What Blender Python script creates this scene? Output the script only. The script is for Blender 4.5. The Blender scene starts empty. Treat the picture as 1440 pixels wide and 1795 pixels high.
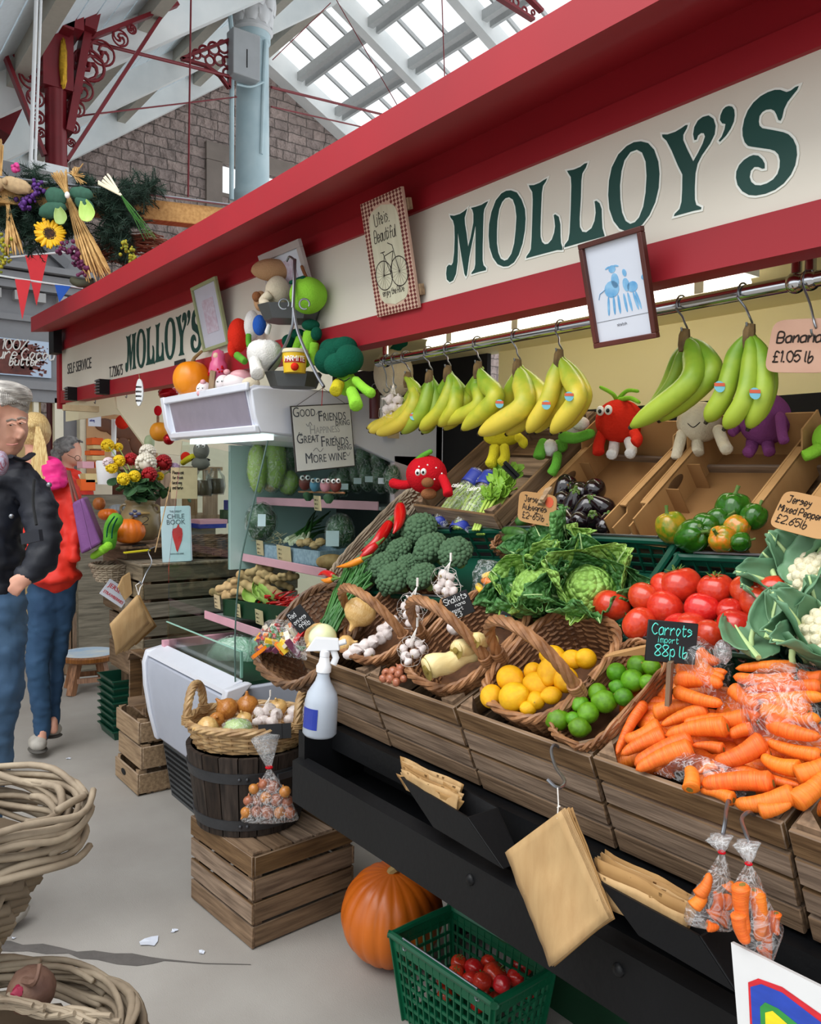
import bpy,bmesh,math,random
from mathutils import Vector as V,Matrix,noise as mnoise
rnd=random.Random(7)
scene=bpy.context.scene
# ------------------------------------------------------------------ camera
F,CX,CY,H=1440.0,720.0,897.5,1.40          # pixels of a 1440 x 1795 frame, eye height in metres
def _cam_basis():
    v=V(((-371-CX)/F,(822-CY)/F,1.0)).normalized()
    dx,dy=-0.012,1.0
    d=V((dx,dy,-(dx*v.x+dy*v.y)/v.z)).normalized()
    xc=-v;zc=-d;yc=zc.cross(xc)
    return xc,yc,zc                                # world axes seen in camera space (right, down, forward)
_XC,_YC,_ZC=_cam_basis()
EYE=V((0,0,H))
def ray(x,y):
    q=V(((x-CX)/F,(y-CY)/F,1.0))
    return V((q.dot(_XC),q.dot(_YC),q.dot(_ZC)))
def at(x,y,X=None,Y=None,Z=None,t=None):
    d=ray(x,y)
    s=X/d.x if X is not None else Y/d.y if Y is not None else (Z-H)/d.z if Z is not None else t
    return EYE + d*s
TAN=math.tan(math.radians(38))
def on(x,y,off=0.0):                               # point on the sloping face of the produce display
    n=V((0,-math.sin(math.radians(38)),math.cos(math.radians(38))))
    p0=V((0,1.05,.93)) + n*off
    d=ray(x,y)
    return EYE + d*((p0-EYE).dot(n)/d.dot(n))
def depth(p):
    p=V(p)-EYE
    return _XC.z*p.x+_YC.z*p.y+_ZC.z*p.z
cd=bpy.data.cameras.new('camera');cam=bpy.data.objects.new('camera',cd);scene.collection.objects.link(cam)
cd.sensor_fit='HORIZONTAL';cd.sensor_width=36;cd.lens=36;cd.clip_start=.05;cd.clip_end=200
r_=V((_XC.x,_YC.x,_ZC.x));u_=-V((_XC.y,_YC.y,_ZC.y));b_=-V((_XC.z,_YC.z,_ZC.z))
cam.matrix_world=Matrix(((r_.x,u_.x,b_.x,0),(r_.y,u_.y,b_.y,0),(r_.z,u_.z,b_.z,H),(0,0,0,1)))
scene.camera=cam
# ------------------------------------------------------------------ light
scene.view_settings.view_transform='Standard';scene.view_settings.look='None'
scene.view_settings.gamma=1;scene.view_settings.use_curve_mapping=False
scene.view_settings.exposure=0.22
W=bpy.data.worlds.new('overcast_sky');scene.world=W;W.use_nodes=True
bg=W.node_tree.nodes['Background'];bg.inputs[0].default_value=(0.93,0.97,1.0,1);bg.inputs[1].default_value=1.25
def area(name,loc,tgt,sx,sy,power,col=(1,1,1)):
    l=bpy.data.lights.new(name,'AREA');l.shape='RECTANGLE';l.size=sx;l.size_y=sy;l.energy=power;l.color=col
    o=bpy.data.objects.new(name,l);scene.collection.objects.link(o);o.location=loc
    o.rotation_euler=(V(tgt)-V(loc)).to_track_quat('-Z','Y').to_euler();return o
area('roof_daylight',(-1.2,-2.2,6.0),(-1.4,1.2,.9),6,4,300,(1,.985,.96))
# ------------------------------------------------------------------ helpers
def lin(h):
    if isinstance(h,(tuple,list)): return tuple(h)[:3]
    h=h.lstrip('#');o=[]
    for i in (0,2,4):
        c=int(h[i:i+2],16)/255;o.append(c/12.92 if c <= .04045 else ((c+.055)/1.055)**2.4)
    return tuple(o)
MATS={}
def mat(name,col,rough=.55,var=.18,scale=18,col2=None,bump=0,bscale=60,metal=0,spec=.4,rand=0,trans=0,alpha=1,emit=0,
        stretch=(1,1,1),coat=0,sss=0,detail=4,band=None):
    if name in MATS: return MATS[name]
    m=bpy.data.materials.new(name);m.use_nodes=True;MATS[name]=m
    nt=m.node_tree;N=nt.nodes;L=nt.links;b=N['Principled BSDF']
    c=lin(col);c2=lin(col2) if col2 else tuple(x*(1-var) for x in c)
    tc=N.new('ShaderNodeTexCoord');mp=N.new('ShaderNodeMapping');mp.inputs['Scale'].default_value=stretch
    L.new(tc.outputs['Object'],mp.inputs[0])
    nz=N.new('ShaderNodeTexNoise');nz.inputs['Scale'].default_value=scale;nz.inputs['Detail'].default_value=detail
    L.new(mp.outputs[0],nz.inputs['Vector'])
    rp=N.new('ShaderNodeValToRGB');rp.color_ramp.elements[0].position=.32;rp.color_ramp.elements[1].position=.68
    rp.color_ramp.elements[0].color=(*c2,1);rp.color_ramp.elements[1].color=(*c,1)
    L.new(nz.outputs[0],rp.inputs[0]);out=rp.outputs[0]
    if rand:
        oi=N.new('ShaderNodeObjectInfo');hs=N.new('ShaderNodeHueSaturation')
        mr=N.new('ShaderNodeMapRange');mr.inputs[3].default_value=1-rand;mr.inputs[4].default_value=1+rand
        L.new(oi.outputs['Random'],mr.inputs[0]);L.new(mr.outputs[0],hs.inputs['Value']);L.new(out,hs.inputs['Color'])
        mr2=N.new('ShaderNodeMapRange');mr2.inputs[3].default_value=.5-rand*.06;mr2.inputs[4].default_value=.5+rand*.06
        ml=N.new('ShaderNodeMath');ml.operation='FRACT';m3=N.new('ShaderNodeMath');m3.operation='MULTIPLY';m3.inputs[1].default_value=7.31
        L.new(oi.outputs['Random'],m3.inputs[0]);L.new(m3.outputs[0],ml.inputs[0]);L.new(ml.outputs[0],mr2.inputs[0]);L.new(mr2.outputs[0],hs.inputs['Hue'])
        out=hs.outputs[0]
    L.new(out,b.inputs['Base Color'])
    b.inputs['Roughness'].default_value=rough;b.inputs['Metallic'].default_value=metal
    b.inputs['Specular IOR Level'].default_value=spec
    if coat: b.inputs['Coat Weight'].default_value=coat;b.inputs['Coat Roughness'].default_value=.08
    if trans: b.inputs['Transmission Weight'].default_value=trans
    if sss: b.inputs['Subsurface Weight'].default_value=sss;b.inputs['Subsurface Radius'].default_value=(.02,.012,.006)
    if emit:
        b.inputs['Emission Color'].default_value=(*c,1);b.inputs['Emission Strength'].default_value=emit
    if bump:
        n2=N.new('ShaderNodeTexNoise');n2.inputs['Scale'].default_value=bscale;n2.inputs['Detail'].default_value=5
        L.new(mp.outputs[0],n2.inputs['Vector'])
        bp=N.new('ShaderNodeBump');bp.inputs['Strength'].default_value=bump;bp.inputs['Distance'].default_value=.01
        L.new(n2.outputs[0],bp.inputs['Height']);L.new(bp.outputs[0],b.inputs['Normal'])
    return m
def film(name,tint=(1,1,1),gloss=.25,rough=.08,wr=0,wscale=25,haze=.0):
    """clear plastic or glass sheet: see-through with a fresnel sheen and creases"""
    m=bpy.data.materials.new(name);m.use_nodes=True;MATS[name]=m
    nt=m.node_tree;N=nt.nodes;L=nt.links;N.remove(N['Principled BSDF'])
    tr=N.new('ShaderNodeBsdfTransparent');tr.inputs[0].default_value=(*tint,1)
    gl=N.new('ShaderNodeBsdfGlossy');gl.inputs['Roughness'].default_value=rough
    df=N.new('ShaderNodeBsdfDiffuse');df.inputs[0].default_value=(.9,.92,.93,1)
    lw=N.new('ShaderNodeLayerWeight');lw.inputs[0].default_value=.3
    ad=N.new('ShaderNodeMath');ad.operation='MULTIPLY_ADD';ad.inputs[1].default_value=.6;ad.inputs[2].default_value=gloss*.15;ad.use_clamp=True
    L.new(lw.outputs['Fresnel'],ad.inputs[0])
    m1=N.new('ShaderNodeMixShader');m2=N.new('ShaderNodeMixShader')
    m1.inputs[0].default_value=haze;L.new(tr.outputs[0],m1.inputs[1]);L.new(df.outputs[0],m1.inputs[2])
    L.new(ad.outputs[0],m2.inputs[0]);L.new(m1.outputs[0],m2.inputs[1]);L.new(gl.outputs[0],m2.inputs[2])
    if wr:
        tc=N.new('ShaderNodeTexCoord');nz=N.new('ShaderNodeTexNoise');nz.inputs['Scale'].default_value=wscale;nz.inputs['Distortion'].default_value=2.5
        L.new(tc.outputs['Object'],nz.inputs['Vector'])
        bp=N.new('ShaderNodeBump');bp.inputs['Strength'].default_value=wr*.6;bp.inputs['Distance'].default_value=.02
        L.new(nz.outputs[0],bp.inputs['Height']);L.new(bp.outputs[0],gl.inputs['Normal'])
        # milky creases where the film is folded
        rp=N.new('ShaderNodeValToRGB');e=rp.color_ramp.elements;e[0].position=.44;e[0].color=(haze,haze,haze,1);e[1].position=.56;e[1].color=(haze,haze,haze,1)
        k=e.new(.5);k.color=(haze+.30,haze+.30,haze+.30,1)
        L.new(nz.outputs[0],rp.inputs[0]);L.new(rp.outputs[0],m1.inputs[0]);ad.inputs[1].default_value=.22
    L.new(m2.outputs[0],N['Material Output'].inputs[0]);return m
def wood(name,c1,c2,axis=0,scale=7,rough=.75,bump=.25,rand=0):
    st=[14,14,14];st[axis]=1.2
    new=name not in MATS
    m=mat(name,c1,rough,col2=c2,scale=scale,stretch=st,bump=bump,bscale=scale*1.6,detail=7,spec=.25,rand=rand)
    if new:                                            # every board weathered its own way
        nt=m.node_tree;N=nt.nodes;L=nt.links;b=N['Principled BSDF'];src=b.inputs['Base Color'].links[0].from_socket
        g=N.new('ShaderNodeNewGeometry');hs=N.new('ShaderNodeHueSaturation');mr=N.new('ShaderNodeMapRange');mr.inputs[3].default_value=.68;mr.inputs[4].default_value=1.28
        ms=N.new('ShaderNodeMapRange');ms.inputs[3].default_value=1.1;ms.inputs[4].default_value=.68
        L.new(g.outputs['Random Per Island'],mr.inputs[0]);L.new(g.outputs['Random Per Island'],ms.inputs[0]);L.new(mr.outputs[0],hs.inputs['Value']);L.new(ms.outputs[0],hs.inputs['Saturation']);L.new(src,hs.inputs['Color']);L.new(hs.outputs[0],b.inputs['Base Color'])
    return m
def frame_of(o,u,v):
    o,u,v=V(o),V(u).normalized(),V(v);n=u.cross(v).normalized();v=n.cross(u).normalized()
    return Matrix(((u.x,v.x,n.x,o.x),(u.y,v.y,n.y,o.y),(u.z,v.z,n.z,o.z),(0,0,0,1)))
def rotz(a): return Matrix.Rotation(a,4,'Z')
def axis_frame(p,q):
    d=(V(q)-V(p)).normalized();a=V((0,0,1)) if abs(d.z) < .9 else V((1,0,0))
    u=a.cross(d).normalized();v=d.cross(u)
    return Matrix(((u.x,v.x,d.x,p[0]),(u.y,v.y,d.y,p[1]),(u.z,v.z,d.z,p[2]),(0,0,0,1)))
class MB:
    def __init__(s,M=None): s.v=[];s.f=[];s.mi=[];s.m=0;s.M=M
    def add(s,vs,fs,M=None):
        o=len(s.v);T=s.M if M is None else (s.M @ M if s.M else M)
        s.v += [T @ V(p) if T else V(p) for p in vs]
        s.f += [tuple(o+i for i in f) for f in fs];s.mi += [s.m]*len(fs);return s
    def hexa(s,p,M=None):
        return s.add(p,[(0,3,2,1),(4,5,6,7),(0,1,5,4),(1,2,6,5),(2,3,7,6),(3,0,4,7)],M)
    def box(s,c,d,M=None,taper=1):
        x,y,z=d[0]/2,d[1]/2,d[2]/2;t=taper
        return s.hexa([(c[0]+a*x*k,c[1]+b*y*k,c[2]+e*z) for e,k in ((-1,1),(1,t)) for a,b in ((-1,-1),(1,-1),(1,1),(-1,1))],M)
    def bar(s,p,q,w,h,up=(0,0,1),M=None):
        p,q=V(p),V(q);d=(q-p).normalized();u=V(up).cross(d)
        if u.length < 1e-4: u=V((1,0,0)).cross(d)
        u.normalize();n=d.cross(u);a,b=u*w/2,n*h/2
        return s.hexa([p-a-b,p+a-b,p+a+b,p-a+b,q-a-b,q+a-b,q+a+b,q-a+b],M)
    def prism(s,poly,z0,z1,M=None):
        n=len(poly)
        return s.add([(x,y,z0) for x,y in poly]+[(x,y,z1) for x,y in poly],
                     [tuple(range(n-1,-1,-1)),tuple(range(n,2*n))]+[(i,(i+1) % n,n+(i+1) % n,n+i) for i in range(n)],M)
    def tube(s,pts,r,seg=8,closed=False,M=None,flat=1.0):
        pts=[V(p) for p in pts];n=len(pts);vs=[];fs=[]
        R=r if isinstance(r,(list,tuple)) else [r]*n
        pu=None
        for i in range(n):
            d=(pts[(i+1) % n]-pts[i-1]) if closed else (pts[min(i+1,n-1)]-pts[max(i-1,0)])
            if d.length < 1e-9: d=V((0,0,1))
            d.normalize()
            if pu is None:
                a=V((0,0,1)) if abs(d.z) < .9 else V((1,0,0));u=a.cross(d).normalized()
            else:
                u=pu-d*pu.dot(d);u=u.normalized() if u.length > 1e-6 else pu
            pu=u;w=d.cross(u)
            for k in range(seg):
                a=2*math.pi*k/seg;vs.append(pts[i]+(u*math.cos(a)+w*math.sin(a)*flat)*R[i])
        for i in range(n if closed else n-1):
            j=(i+1) % n
            for k in range(seg):
                l=(k+1) % seg;fs.append((i*seg+k,i*seg+l,j*seg+l,j*seg+k))
        if not closed: fs += [tuple(range(seg-1,-1,-1)),tuple((n-1)*seg+k for k in range(seg))]
        return s.add(vs,fs,M)
    def lathe(s,prof,seg=24,M=None,fn=None):
        vs=[];fs=[];n=len(prof)
        for i,(r,z) in enumerate(prof):
            for k in range(seg):
                a=2*math.pi*k/seg;rr=r*(fn(a,i/(n-1)) if fn else 1);vs.append((rr*math.cos(a),rr*math.sin(a),z))
        for i in range(n-1):
            for k in range(seg):
                l=(k+1) % seg;fs.append((i*seg+k,i*seg+l,(i+1)*seg+l,(i+1)*seg+k))
        if prof[0][0] > 1e-5: fs.append(tuple(range(seg-1,-1,-1)))
        if prof[-1][0] > 1e-5: fs.append(tuple((n-1)*seg+k for k in range(seg)))
        return s.add(vs,fs,M)
    def ball(s,c,r,seg=16,rings=10,M=None,fn=None):
        r=(r,r,r) if not isinstance(r,(tuple,list)) else r;vs=[];fs=[]
        for i in range(rings+1):
            th=math.pi*i/rings
            for k in range(seg):
                a=2*math.pi*k/seg;d=V((math.sin(th)*math.cos(a),math.sin(th)*math.sin(a),-math.cos(th)))
                q=fn(d) if fn else 1
                vs.append((c[0]+d.x*r[0]*q,c[1]+d.y*r[1]*q,c[2]+d.z*r[2]*q))
        for i in range(rings):
            for k in range(seg):
                l=(k+1) % seg;fs.append((i*seg+k,i*seg+l,(i+1)*seg+l,(i+1)*seg+k))
        return s.add(vs,fs,M)
    def grid(s,fn,nu,nv,M=None,thick=0):
        vs=[V(fn(i/nu,j/nv)) for i in range(nu+1) for j in range(nv+1)];w=nv+1
        fs=[(i*w+j,(i+1)*w+j,(i+1)*w+j+1,i*w+j+1) for i in range(nu) for j in range(nv)]
        if thick:
            nn=[V((0,0,0)) for _ in vs]
            for f in fs:
                q=(vs[f[2]]-vs[f[0]]).cross(vs[f[3]]-vs[f[1]])
                for i in f: nn[i] += q
            o=len(vs);vs2=[p-(q.normalized() if q.length > 0 else V((0,0,1)))*thick for p,q in zip(vs,nn)]
            edge=[i*w for i in range(nu)]+[nu*w+j for j in range(nv)]+[i*w+nv for i in range(nu,0,-1)]+[j for j in range(nv,0,-1)]
            fs2=[tuple(o+i for i in reversed(f)) for f in fs];m=len(edge)
            fs2 += [(edge[(i+1) % m],edge[i],o+edge[i],o+edge[(i+1) % m]) for i in range(m)]
            return s.add(vs+vs2,fs+fs2,M)
        return s.add(vs,fs,M)
    def text(s,txt,size,M,ext=.0008,sx=1.0,shear=0,align='CENTER',weight=0):
        cu=bpy.data.curves.new('t','FONT');cu.body=txt;cu.size=size;cu.extrude=ext;cu.align_x=align;cu.shear=shear;cu.offset=weight
        cu.resolution_u=3
        o=bpy.data.objects.new('t',cu);me=o.to_mesh()
        vs=[(v.co.x*sx,v.co.y,v.co.z) for v in me.vertices];fs=[tuple(p.vertices) for p in me.polygons]
        s.add(vs,fs,M);o.to_mesh_clear();bpy.data.objects.remove(o);bpy.data.curves.remove(cu);return s
    def mesh(s,name,mats,smooth=True,org=V((0,0,0))):
        me=bpy.data.meshes.new(name);me.from_pydata([p-org for p in s.v],[],s.f)
        for m in (mats if isinstance(mats,(list,tuple)) else [mats]): me.materials.append(m)
        if any(s.mi): me.polygons.foreach_set('material_index',s.mi)
        if smooth:
            me.polygons.foreach_set('use_smooth',[True]*len(me.polygons))
            if smooth != 'all' and hasattr(me,'set_sharp_from_angle'): me.set_sharp_from_angle(angle=math.radians(40))
        me.validate();me.update();return me
    def build(s,name,mats,parent=None,org=None,smooth=True):
        """links ONE mesh object; children are given in their parent's frame"""
        og=V(org) if org is not None else V((0,0,0))
        if parent is not None and org is None:
            p=parent
            while p is not None: og=og+p.location;p=p.parent
            o=bpy.data.objects.new(name,s.mesh(name,mats,smooth,og));o.parent=parent
        else:
            o=bpy.data.objects.new(name,s.mesh(name,mats,smooth,og));o.location=og
            if parent is not None: o.parent=parent
        scene.collection.objects.link(o);return o
def bevel(o,w=.004,seg=2):
    m=o.modifiers.new('bevel','BEVEL');m.width=w;m.segments=seg;m.limit_method='ANGLE';m.angle_limit=math.radians(50);return o
def remesh(o,vox=.01,sm=6,fn=None):
    """melts the shells of a mesh object into one continuous skin"""
    m=o.modifiers.new('r','REMESH');m.mode='VOXEL';m.voxel_size=vox
    if sm: m2=o.modifiers.new('s','SMOOTH');m2.iterations=sm;m2.factor=.5
    me=bpy.data.meshes.new_from_object(o.evaluated_get(bpy.context.evaluated_depsgraph_get()))
    o.modifiers.clear();old=o.data;mats=list(old.materials);o.data=me
    if not me.materials:
        for x in mats: me.materials.append(x)
    if fn:
        for v in me.vertices: v.co=fn(v.co,v.normal)
    me.polygons.foreach_set('use_smooth',[True]*len(me.polygons));me.update();bpy.data.meshes.remove(old);return o
def tag(o,label=None,cat=None,group=None,kind=None):
    if label: o['label']=label
    if cat: o['category']=cat
    if group: o['group']=group
    if kind: o['kind']=kind
    return o
def thing(name,label,cat,loc=(0,0,0),rot=(0,0,0),group=None):
    o=bpy.data.objects.new(name,None);scene.collection.objects.link(o);o.empty_display_size=.05
    o.location=loc;o.rotation_euler=rot;return tag(o,label,cat,group)
def struct(o): o['kind']='structure';return o
def pose(o,M):
    o.matrix_world=M;o.location=M.to_translation();o.rotation_euler=M.to_euler();o.scale=M.to_scale();return o
def dup(root,M=None,label=None,group=None):
    def cp(o,p):
        c=o.copy();scene.collection.objects.link(c);c.parent=p
        for ch in KIDS(o): cp(ch,c)
        return c
    r=cp(root,None)
    if M is not None: pose(r,M)
    if label: r['label']=label
    if group: r['group']=group
    return r
def KIDS(o): return [c for c in scene.collection.objects if c.parent == o]
def TRS(loc,rot=(0,0,0),sc=1):
    from mathutils import Euler
    S=Matrix.Diagonal((sc,sc,sc,1)) if not isinstance(sc,(tuple,list)) else Matrix.Diagonal((*sc,1))
    return Matrix.Translation(loc) @ Euler(rot).to_matrix().to_4x4() @ S
def nz(p,s=1.0): return mnoise.noise(V(p)*s)
def arc(c,r,a0,a1,n,u=(1,0,0),v=(0,0,1)):
    return [V(c)+V(u)*r*math.cos(a0+(a1-a0)*i/n)+V(v)*r*math.sin(a0+(a1-a0)*i/n) for i in range(n+1)]
def spline(pts,n=6,closed=False):
    P=[V(p) for p in pts];out=[];m=len(P)
    for i in range(m if closed else m-1):
        p0=P[(i-1) % m] if closed or i > 0 else P[0];p1=P[i];p2=P[(i+1) % m];p3=P[(i+2) % m] if closed or i+2 < m else P[-1]
        for k in range(n):
            t=k/n;out.append(.5*((2*p1)+(p2-p0)*t+(2*p0-5*p1+4*p2-p3)*t*t+(3*p1-p0-3*p2+p3)*t**3))
    if not closed: out.append(P[-1])
    return out
# monoline handwriting: strokes on a 4 x 6 body, baseline 0
GL={'A': '00-26-40 12-32','B': '00-06-36-44-33-03 33-42-30-00','C': '45-26-04-02-20-41','F': '00-06-46 03-33','G': '45-26-04-02-20-41-43-33',
 'J': '06-46 36-31-10-01','M': '00-06-23-46-40','S': '45-26-05-04-42-41-20-01','R': '00-06-36-44-33-03 23-40','P': '00-06-36-44-33-03','W': '06-10-24-30-46','H': '00-06 40-46 03-43','L': '06-00-40',
 'E': '46-06-00-40 03-33','D': '00-06-25-43-21-00','I': '00-06','N': '00-06-40-46','O': '26-05-02-20-41-44-26','T': '06-46 26-20','Y': '06-23-46 23-20','K': '00-06 46-03-40','V': '06-20-46','U': '06-01-20-41-46',
 'a': '33-24-03-01-10-31-34-30','b': '06-00-20-32-23-02','c': '33-14-02-10-31','d': '36-30 33-14-02-10-31','e': '02-32-33-14-02-10-31','f': '35-26-15-10 03-33','g': '33-14-02-11-32 34-3a-1b-0a','h': '06-00 02-24-32-30',
 'i': '04-00 05.5-05','j': '24-2a-0b','k': '06-00 34-02-30','l': '06-01-10','m': '04-00 02-14-23-20 23-34-43-40','n': '04-00 02-24-33-30','o': '14-02-10-21-33-14','p': '04-0b 03-24-32-20-01','q': '33-14-02-10-31 34-3b','r': '04-00 02-24-33',
 's': '33-14-03-32-21-00','t': '16-11-20-31 04-34','u': '04-01-10-31-34-30','v': '04-10-34','w': '04-10-22-30-44','x': '04-30 34-00','y': '04-12-33 34-2a-0b','z': '04-34-00-30',
 '0': '26-05-02-20-41-44-26','1': '05-16-10','2': '05-26-45-43-00-40','3': '05-26-45-23-42-20-01','4': '36-02-42 30-36','5': '46-06-03-24-42-20-01','6': '46-13-01-20-42-23-02','7': '06-46-10','8': '23-05-26-45-23-01-20-41-23','9': '44-26-04-23-44-30',
 '£': '45-26-15-11-00-40 03-33','-': '03-33','.': '00-10',"'": '06-05','%': '00-46 06-15 30-41',' ': ''}
def hand_fit(mb,txt,M,cx,y,width,h,r,**k):
    # lettering squeezed or stretched to a given width, centred on cx
    w=hand(MB(),txt,None,h,r,**k)
    t=MB();hand(t,txt,None,h,r,**k);f=width/max(w,1e-6)
    mb.add([((p.x-w/2)*f+cx,p.y+y,p.z) for p in t.v],t.f,M)
def hand(mb,txt,M,h,r,seg=4,sx=1.0,slant=0.0,wob=.15,seed=1,lines=None):
    """hand lettering: each stroke a thin round ridge of marker or chalk"""
    R=random.Random(seed);x=0;val=lambda ch: {'a': -1,'b': -2}.get(ch) if ch in 'ab' else float(ch)
    for ch in txt:
        wmax=1
        for st in GL.get(ch,'00-06-46-40-00').split():
            pts=[]
            for q in st.split('-'):
                px,py=float(q[0]),(val(q[1]) if len(q) == 2 else 5.5);wmax=max(wmax,px)
                px += R.uniform(-wob,wob);py += R.uniform(-wob,wob)
                pts.append((x*h/6+(px*sx+py*slant)*h/6,py*h/6,r*.3))
            if len(pts) > 1:
                mb.tube(spline(pts,4) if len(pts) > 2 else pts,r,seg,M=M)
        x += (wmax+1.3)*sx if ch != ' ' else 2.2*sx
    return x*h/6
# ------------------------------------------------------------------ materials of the place
m_conc=mat('concrete','#a5a19b',.9,col2='#948f89',scale=2.2,bump=.12,bscale=260,detail=14)
m_crack=mat('damp_concrete','#625e5b',.8,var=.2,scale=20,bump=.2)
m_red=mat('red_paint','#a01c28',.5,col2='#941b26',scale=2,spec=.36)
m_redd=mat('iron_red_paint','#7c1c26',.4,var=.2,scale=6)
m_cream=mat('cream_board','#ded8cb',.5,col2='#d6d0c2',scale=2)
m_green=mat('sign_green','#06423a',.5,var=.15,scale=5)
m_blackt=mat('black_lettering','#2a2a2c',.5)
m_yel=mat('yellow_wall_paint','#f3e7b4',.6,col2='#ecdfa8',scale=2)
m_black=mat('black_paint','#0b0c0f',.5,var=.3,scale=8,bump=.08,spec=.3)
m_dark=mat('dark_void_board','#0c0c0e',.8)
m_dkgreen=mat('dark_green_skirt','#0c3b22',.6,var=.3,scale=10)
m_white=mat('white_paint','#e6eaec',.4,var=.05)
m_roofw=mat('white_roof_paint','#f3f5f4',.5,col2='#e6eaea',scale=3)
m_boards=mat('pale_blue_boards','#dde8ee',.5,var=.06)
m_bluecol=mat('pale_blue_iron','#bcd0d6',.4,col2='#aac2ca',scale=4)
m_capw=mat('white_iron','#d9dadc',.45,var=.12,scale=8)
m_grey=mat('grey_joinery','#8d8e92',.5,var=.05)
m_metal=mat('steel','#b9bcc0',.25,metal=1,var=.1)
m_chrome=mat('chrome','#c9ccd0',.12,metal=1,var=.05)
m_wire=mat('galvanised_wire','#8e9298',.35,metal=.9,var=.15)
m_glassp=film('roof_glass',(1,1,1),.0,.1)
for n_ in m_glassp.node_tree.nodes:
    if n_.type == 'MATH': n_.inputs[1].default_value=.05
def stone_mat():
    m=mat('rock_faced_stone','#a08c84',.9,col2='#7a6a64',scale=1.6,detail=8);nt=m.node_tree;N=nt.nodes;L=nt.links;b=N['Principled BSDF']
    tc=N.new('ShaderNodeTexCoord');sp=N.new('ShaderNodeSeparateXYZ');cb=N.new('ShaderNodeCombineXYZ')
    L.new(tc.outputs['Object'],sp.inputs[0]);L.new(sp.outputs['Y'],cb.inputs['X']);L.new(sp.outputs['Z'],cb.inputs['Y'])
    br=N.new('ShaderNodeTexBrick');br.inputs['Scale'].default_value=1;br.inputs['Brick Width'].default_value=.34;br.inputs['Row Height'].default_value=.155
    br.inputs['Mortar Size'].default_value=.009;br.inputs['Mortar Smooth'].default_value=.6;br.offset=.37;br.squash=.7;br.squash_frequency=3
    br.inputs['Color1'].default_value=(.40,.31,.28,1);br.inputs['Color2'].default_value=(.31,.245,.225,1);br.inputs['Mortar'].default_value=(.20,.165,.15,1)
    nz_=N.new('ShaderNodeTexNoise');nz_.inputs['Scale'].default_value=7;nz_.inputs['Detail'].default_value=6;L.new(tc.outputs['Object'],nz_.inputs['Vector'])
    mx=N.new('ShaderNodeMixRGB');mx.inputs[0].default_value=.06;L.new(cb.outputs[0],mx.inputs[1]);L.new(nz_.outputs['Color'],mx.inputs[2])
    L.new(mx.outputs[0],br.inputs['Vector'])
    mul=N.new('ShaderNodeMixRGB');mul.blend_type='OVERLAY';mul.inputs[0].default_value=.55;L.new(br.outputs['Color'],mul.inputs[1]);L.new(nz_.outputs[0],mul.inputs[2])
    L.new(mul.outputs[0],b.inputs['Base Color'])
    ma=N.new('ShaderNodeMath');ma.operation='MULTIPLY_ADD';ma.inputs[1].default_value=-1.4;L.new(br.outputs['Fac'],ma.inputs[0]);L.new(nz_.outputs[0],ma.inputs[2])
    bp=N.new('ShaderNodeBump');bp.inputs['Strength'].default_value=1.0;bp.inputs['Distance'].default_value=.14;L.new(ma.outputs[0],bp.inputs['Height']);L.new(bp.outputs[0],b.inputs['Normal'])
    return m
m_stone=stone_mat()
m_dress=mat('dressed_stone','#8c8078',.85,var=.2,scale=3,bump=.2,bscale=15)
# ------------------------------------------------------------------ floor
b=MB();b.box((-5,-1,-.05),(26,20,.1));struct(b.build('floor',m_conc))
b=MB()                                                      # patched crack in the concrete
pts_t=[(-20,1648),(18,1649),(40,1656),(75,1654),(108,1661),(135,1668),(165,1666),(200,1671),(232,1671),(262,1677),(290,1681),(360,1688),(440,1690)];pts_b=[(-20,1666),(20,1668),(48,1667),(80,1672),(120,1671),(140,1680),(170,1682),(205,1690),(240,1693),(268,1689),(288,1684),(360,1689.5),(440,1691)]
poly=[at(*p,Z=.0015) for p in pts_t+pts_b[::-1]]
b.add(poly,[tuple(range(len(poly)))]);o=struct(b.build('floor_patch',m_crack,smooth=False))
# ------------------------------------------------------------------ stone gable, with its window
XW=-13.0;YA,ZA=6.486,8.675;PL,PR=.747,.504
def zr(y): return ZA-PL*(YA-y) if y < YA else ZA-PR*(y-YA)
b=MB()
def wallq(y0,y1,z0,f1): b.hexa([(XW-.12,y0,z0),(XW,y0,z0),(XW,y1,z0),(XW-.12,y1,z0),(XW-.12,y0,f1(y0)),(XW,y0,f1(y0)),(XW,y1,f1(y1)),(XW-.12,y1,f1(y1))])
wy0,wy1,wz0,wz1=5.82,7.0,6.05,6.56
wallq(-4,wy0,0,zr);wallq(wy0,YA,wz1,zr);wallq(YA,wy1,wz1,zr);wallq(wy0,wy1,0,lambda y: wz0);wallq(wy1,16,0,zr)
struct(b.build('wall_gable',m_stone,smooth=False))
b=MB()
for c,d in (((XW+.02,wy0-.14,6.06),(.06,.28,.99)),((XW+.02,wy1+.14,6.06),(.06,.28,.99)),((XW+.025,6.41,wz1+.14),(.07,1.75,.28)),((XW-.05,6.41,wz0),(.14,1.17,.06))): b.box(c,d)
w=struct(b.build('window_1',m_dress))
b=MB();b.box((XW-.08,6.41,6.3),(.01,1.17,.5));b.build('window_pane',m_glassp,w)
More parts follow.
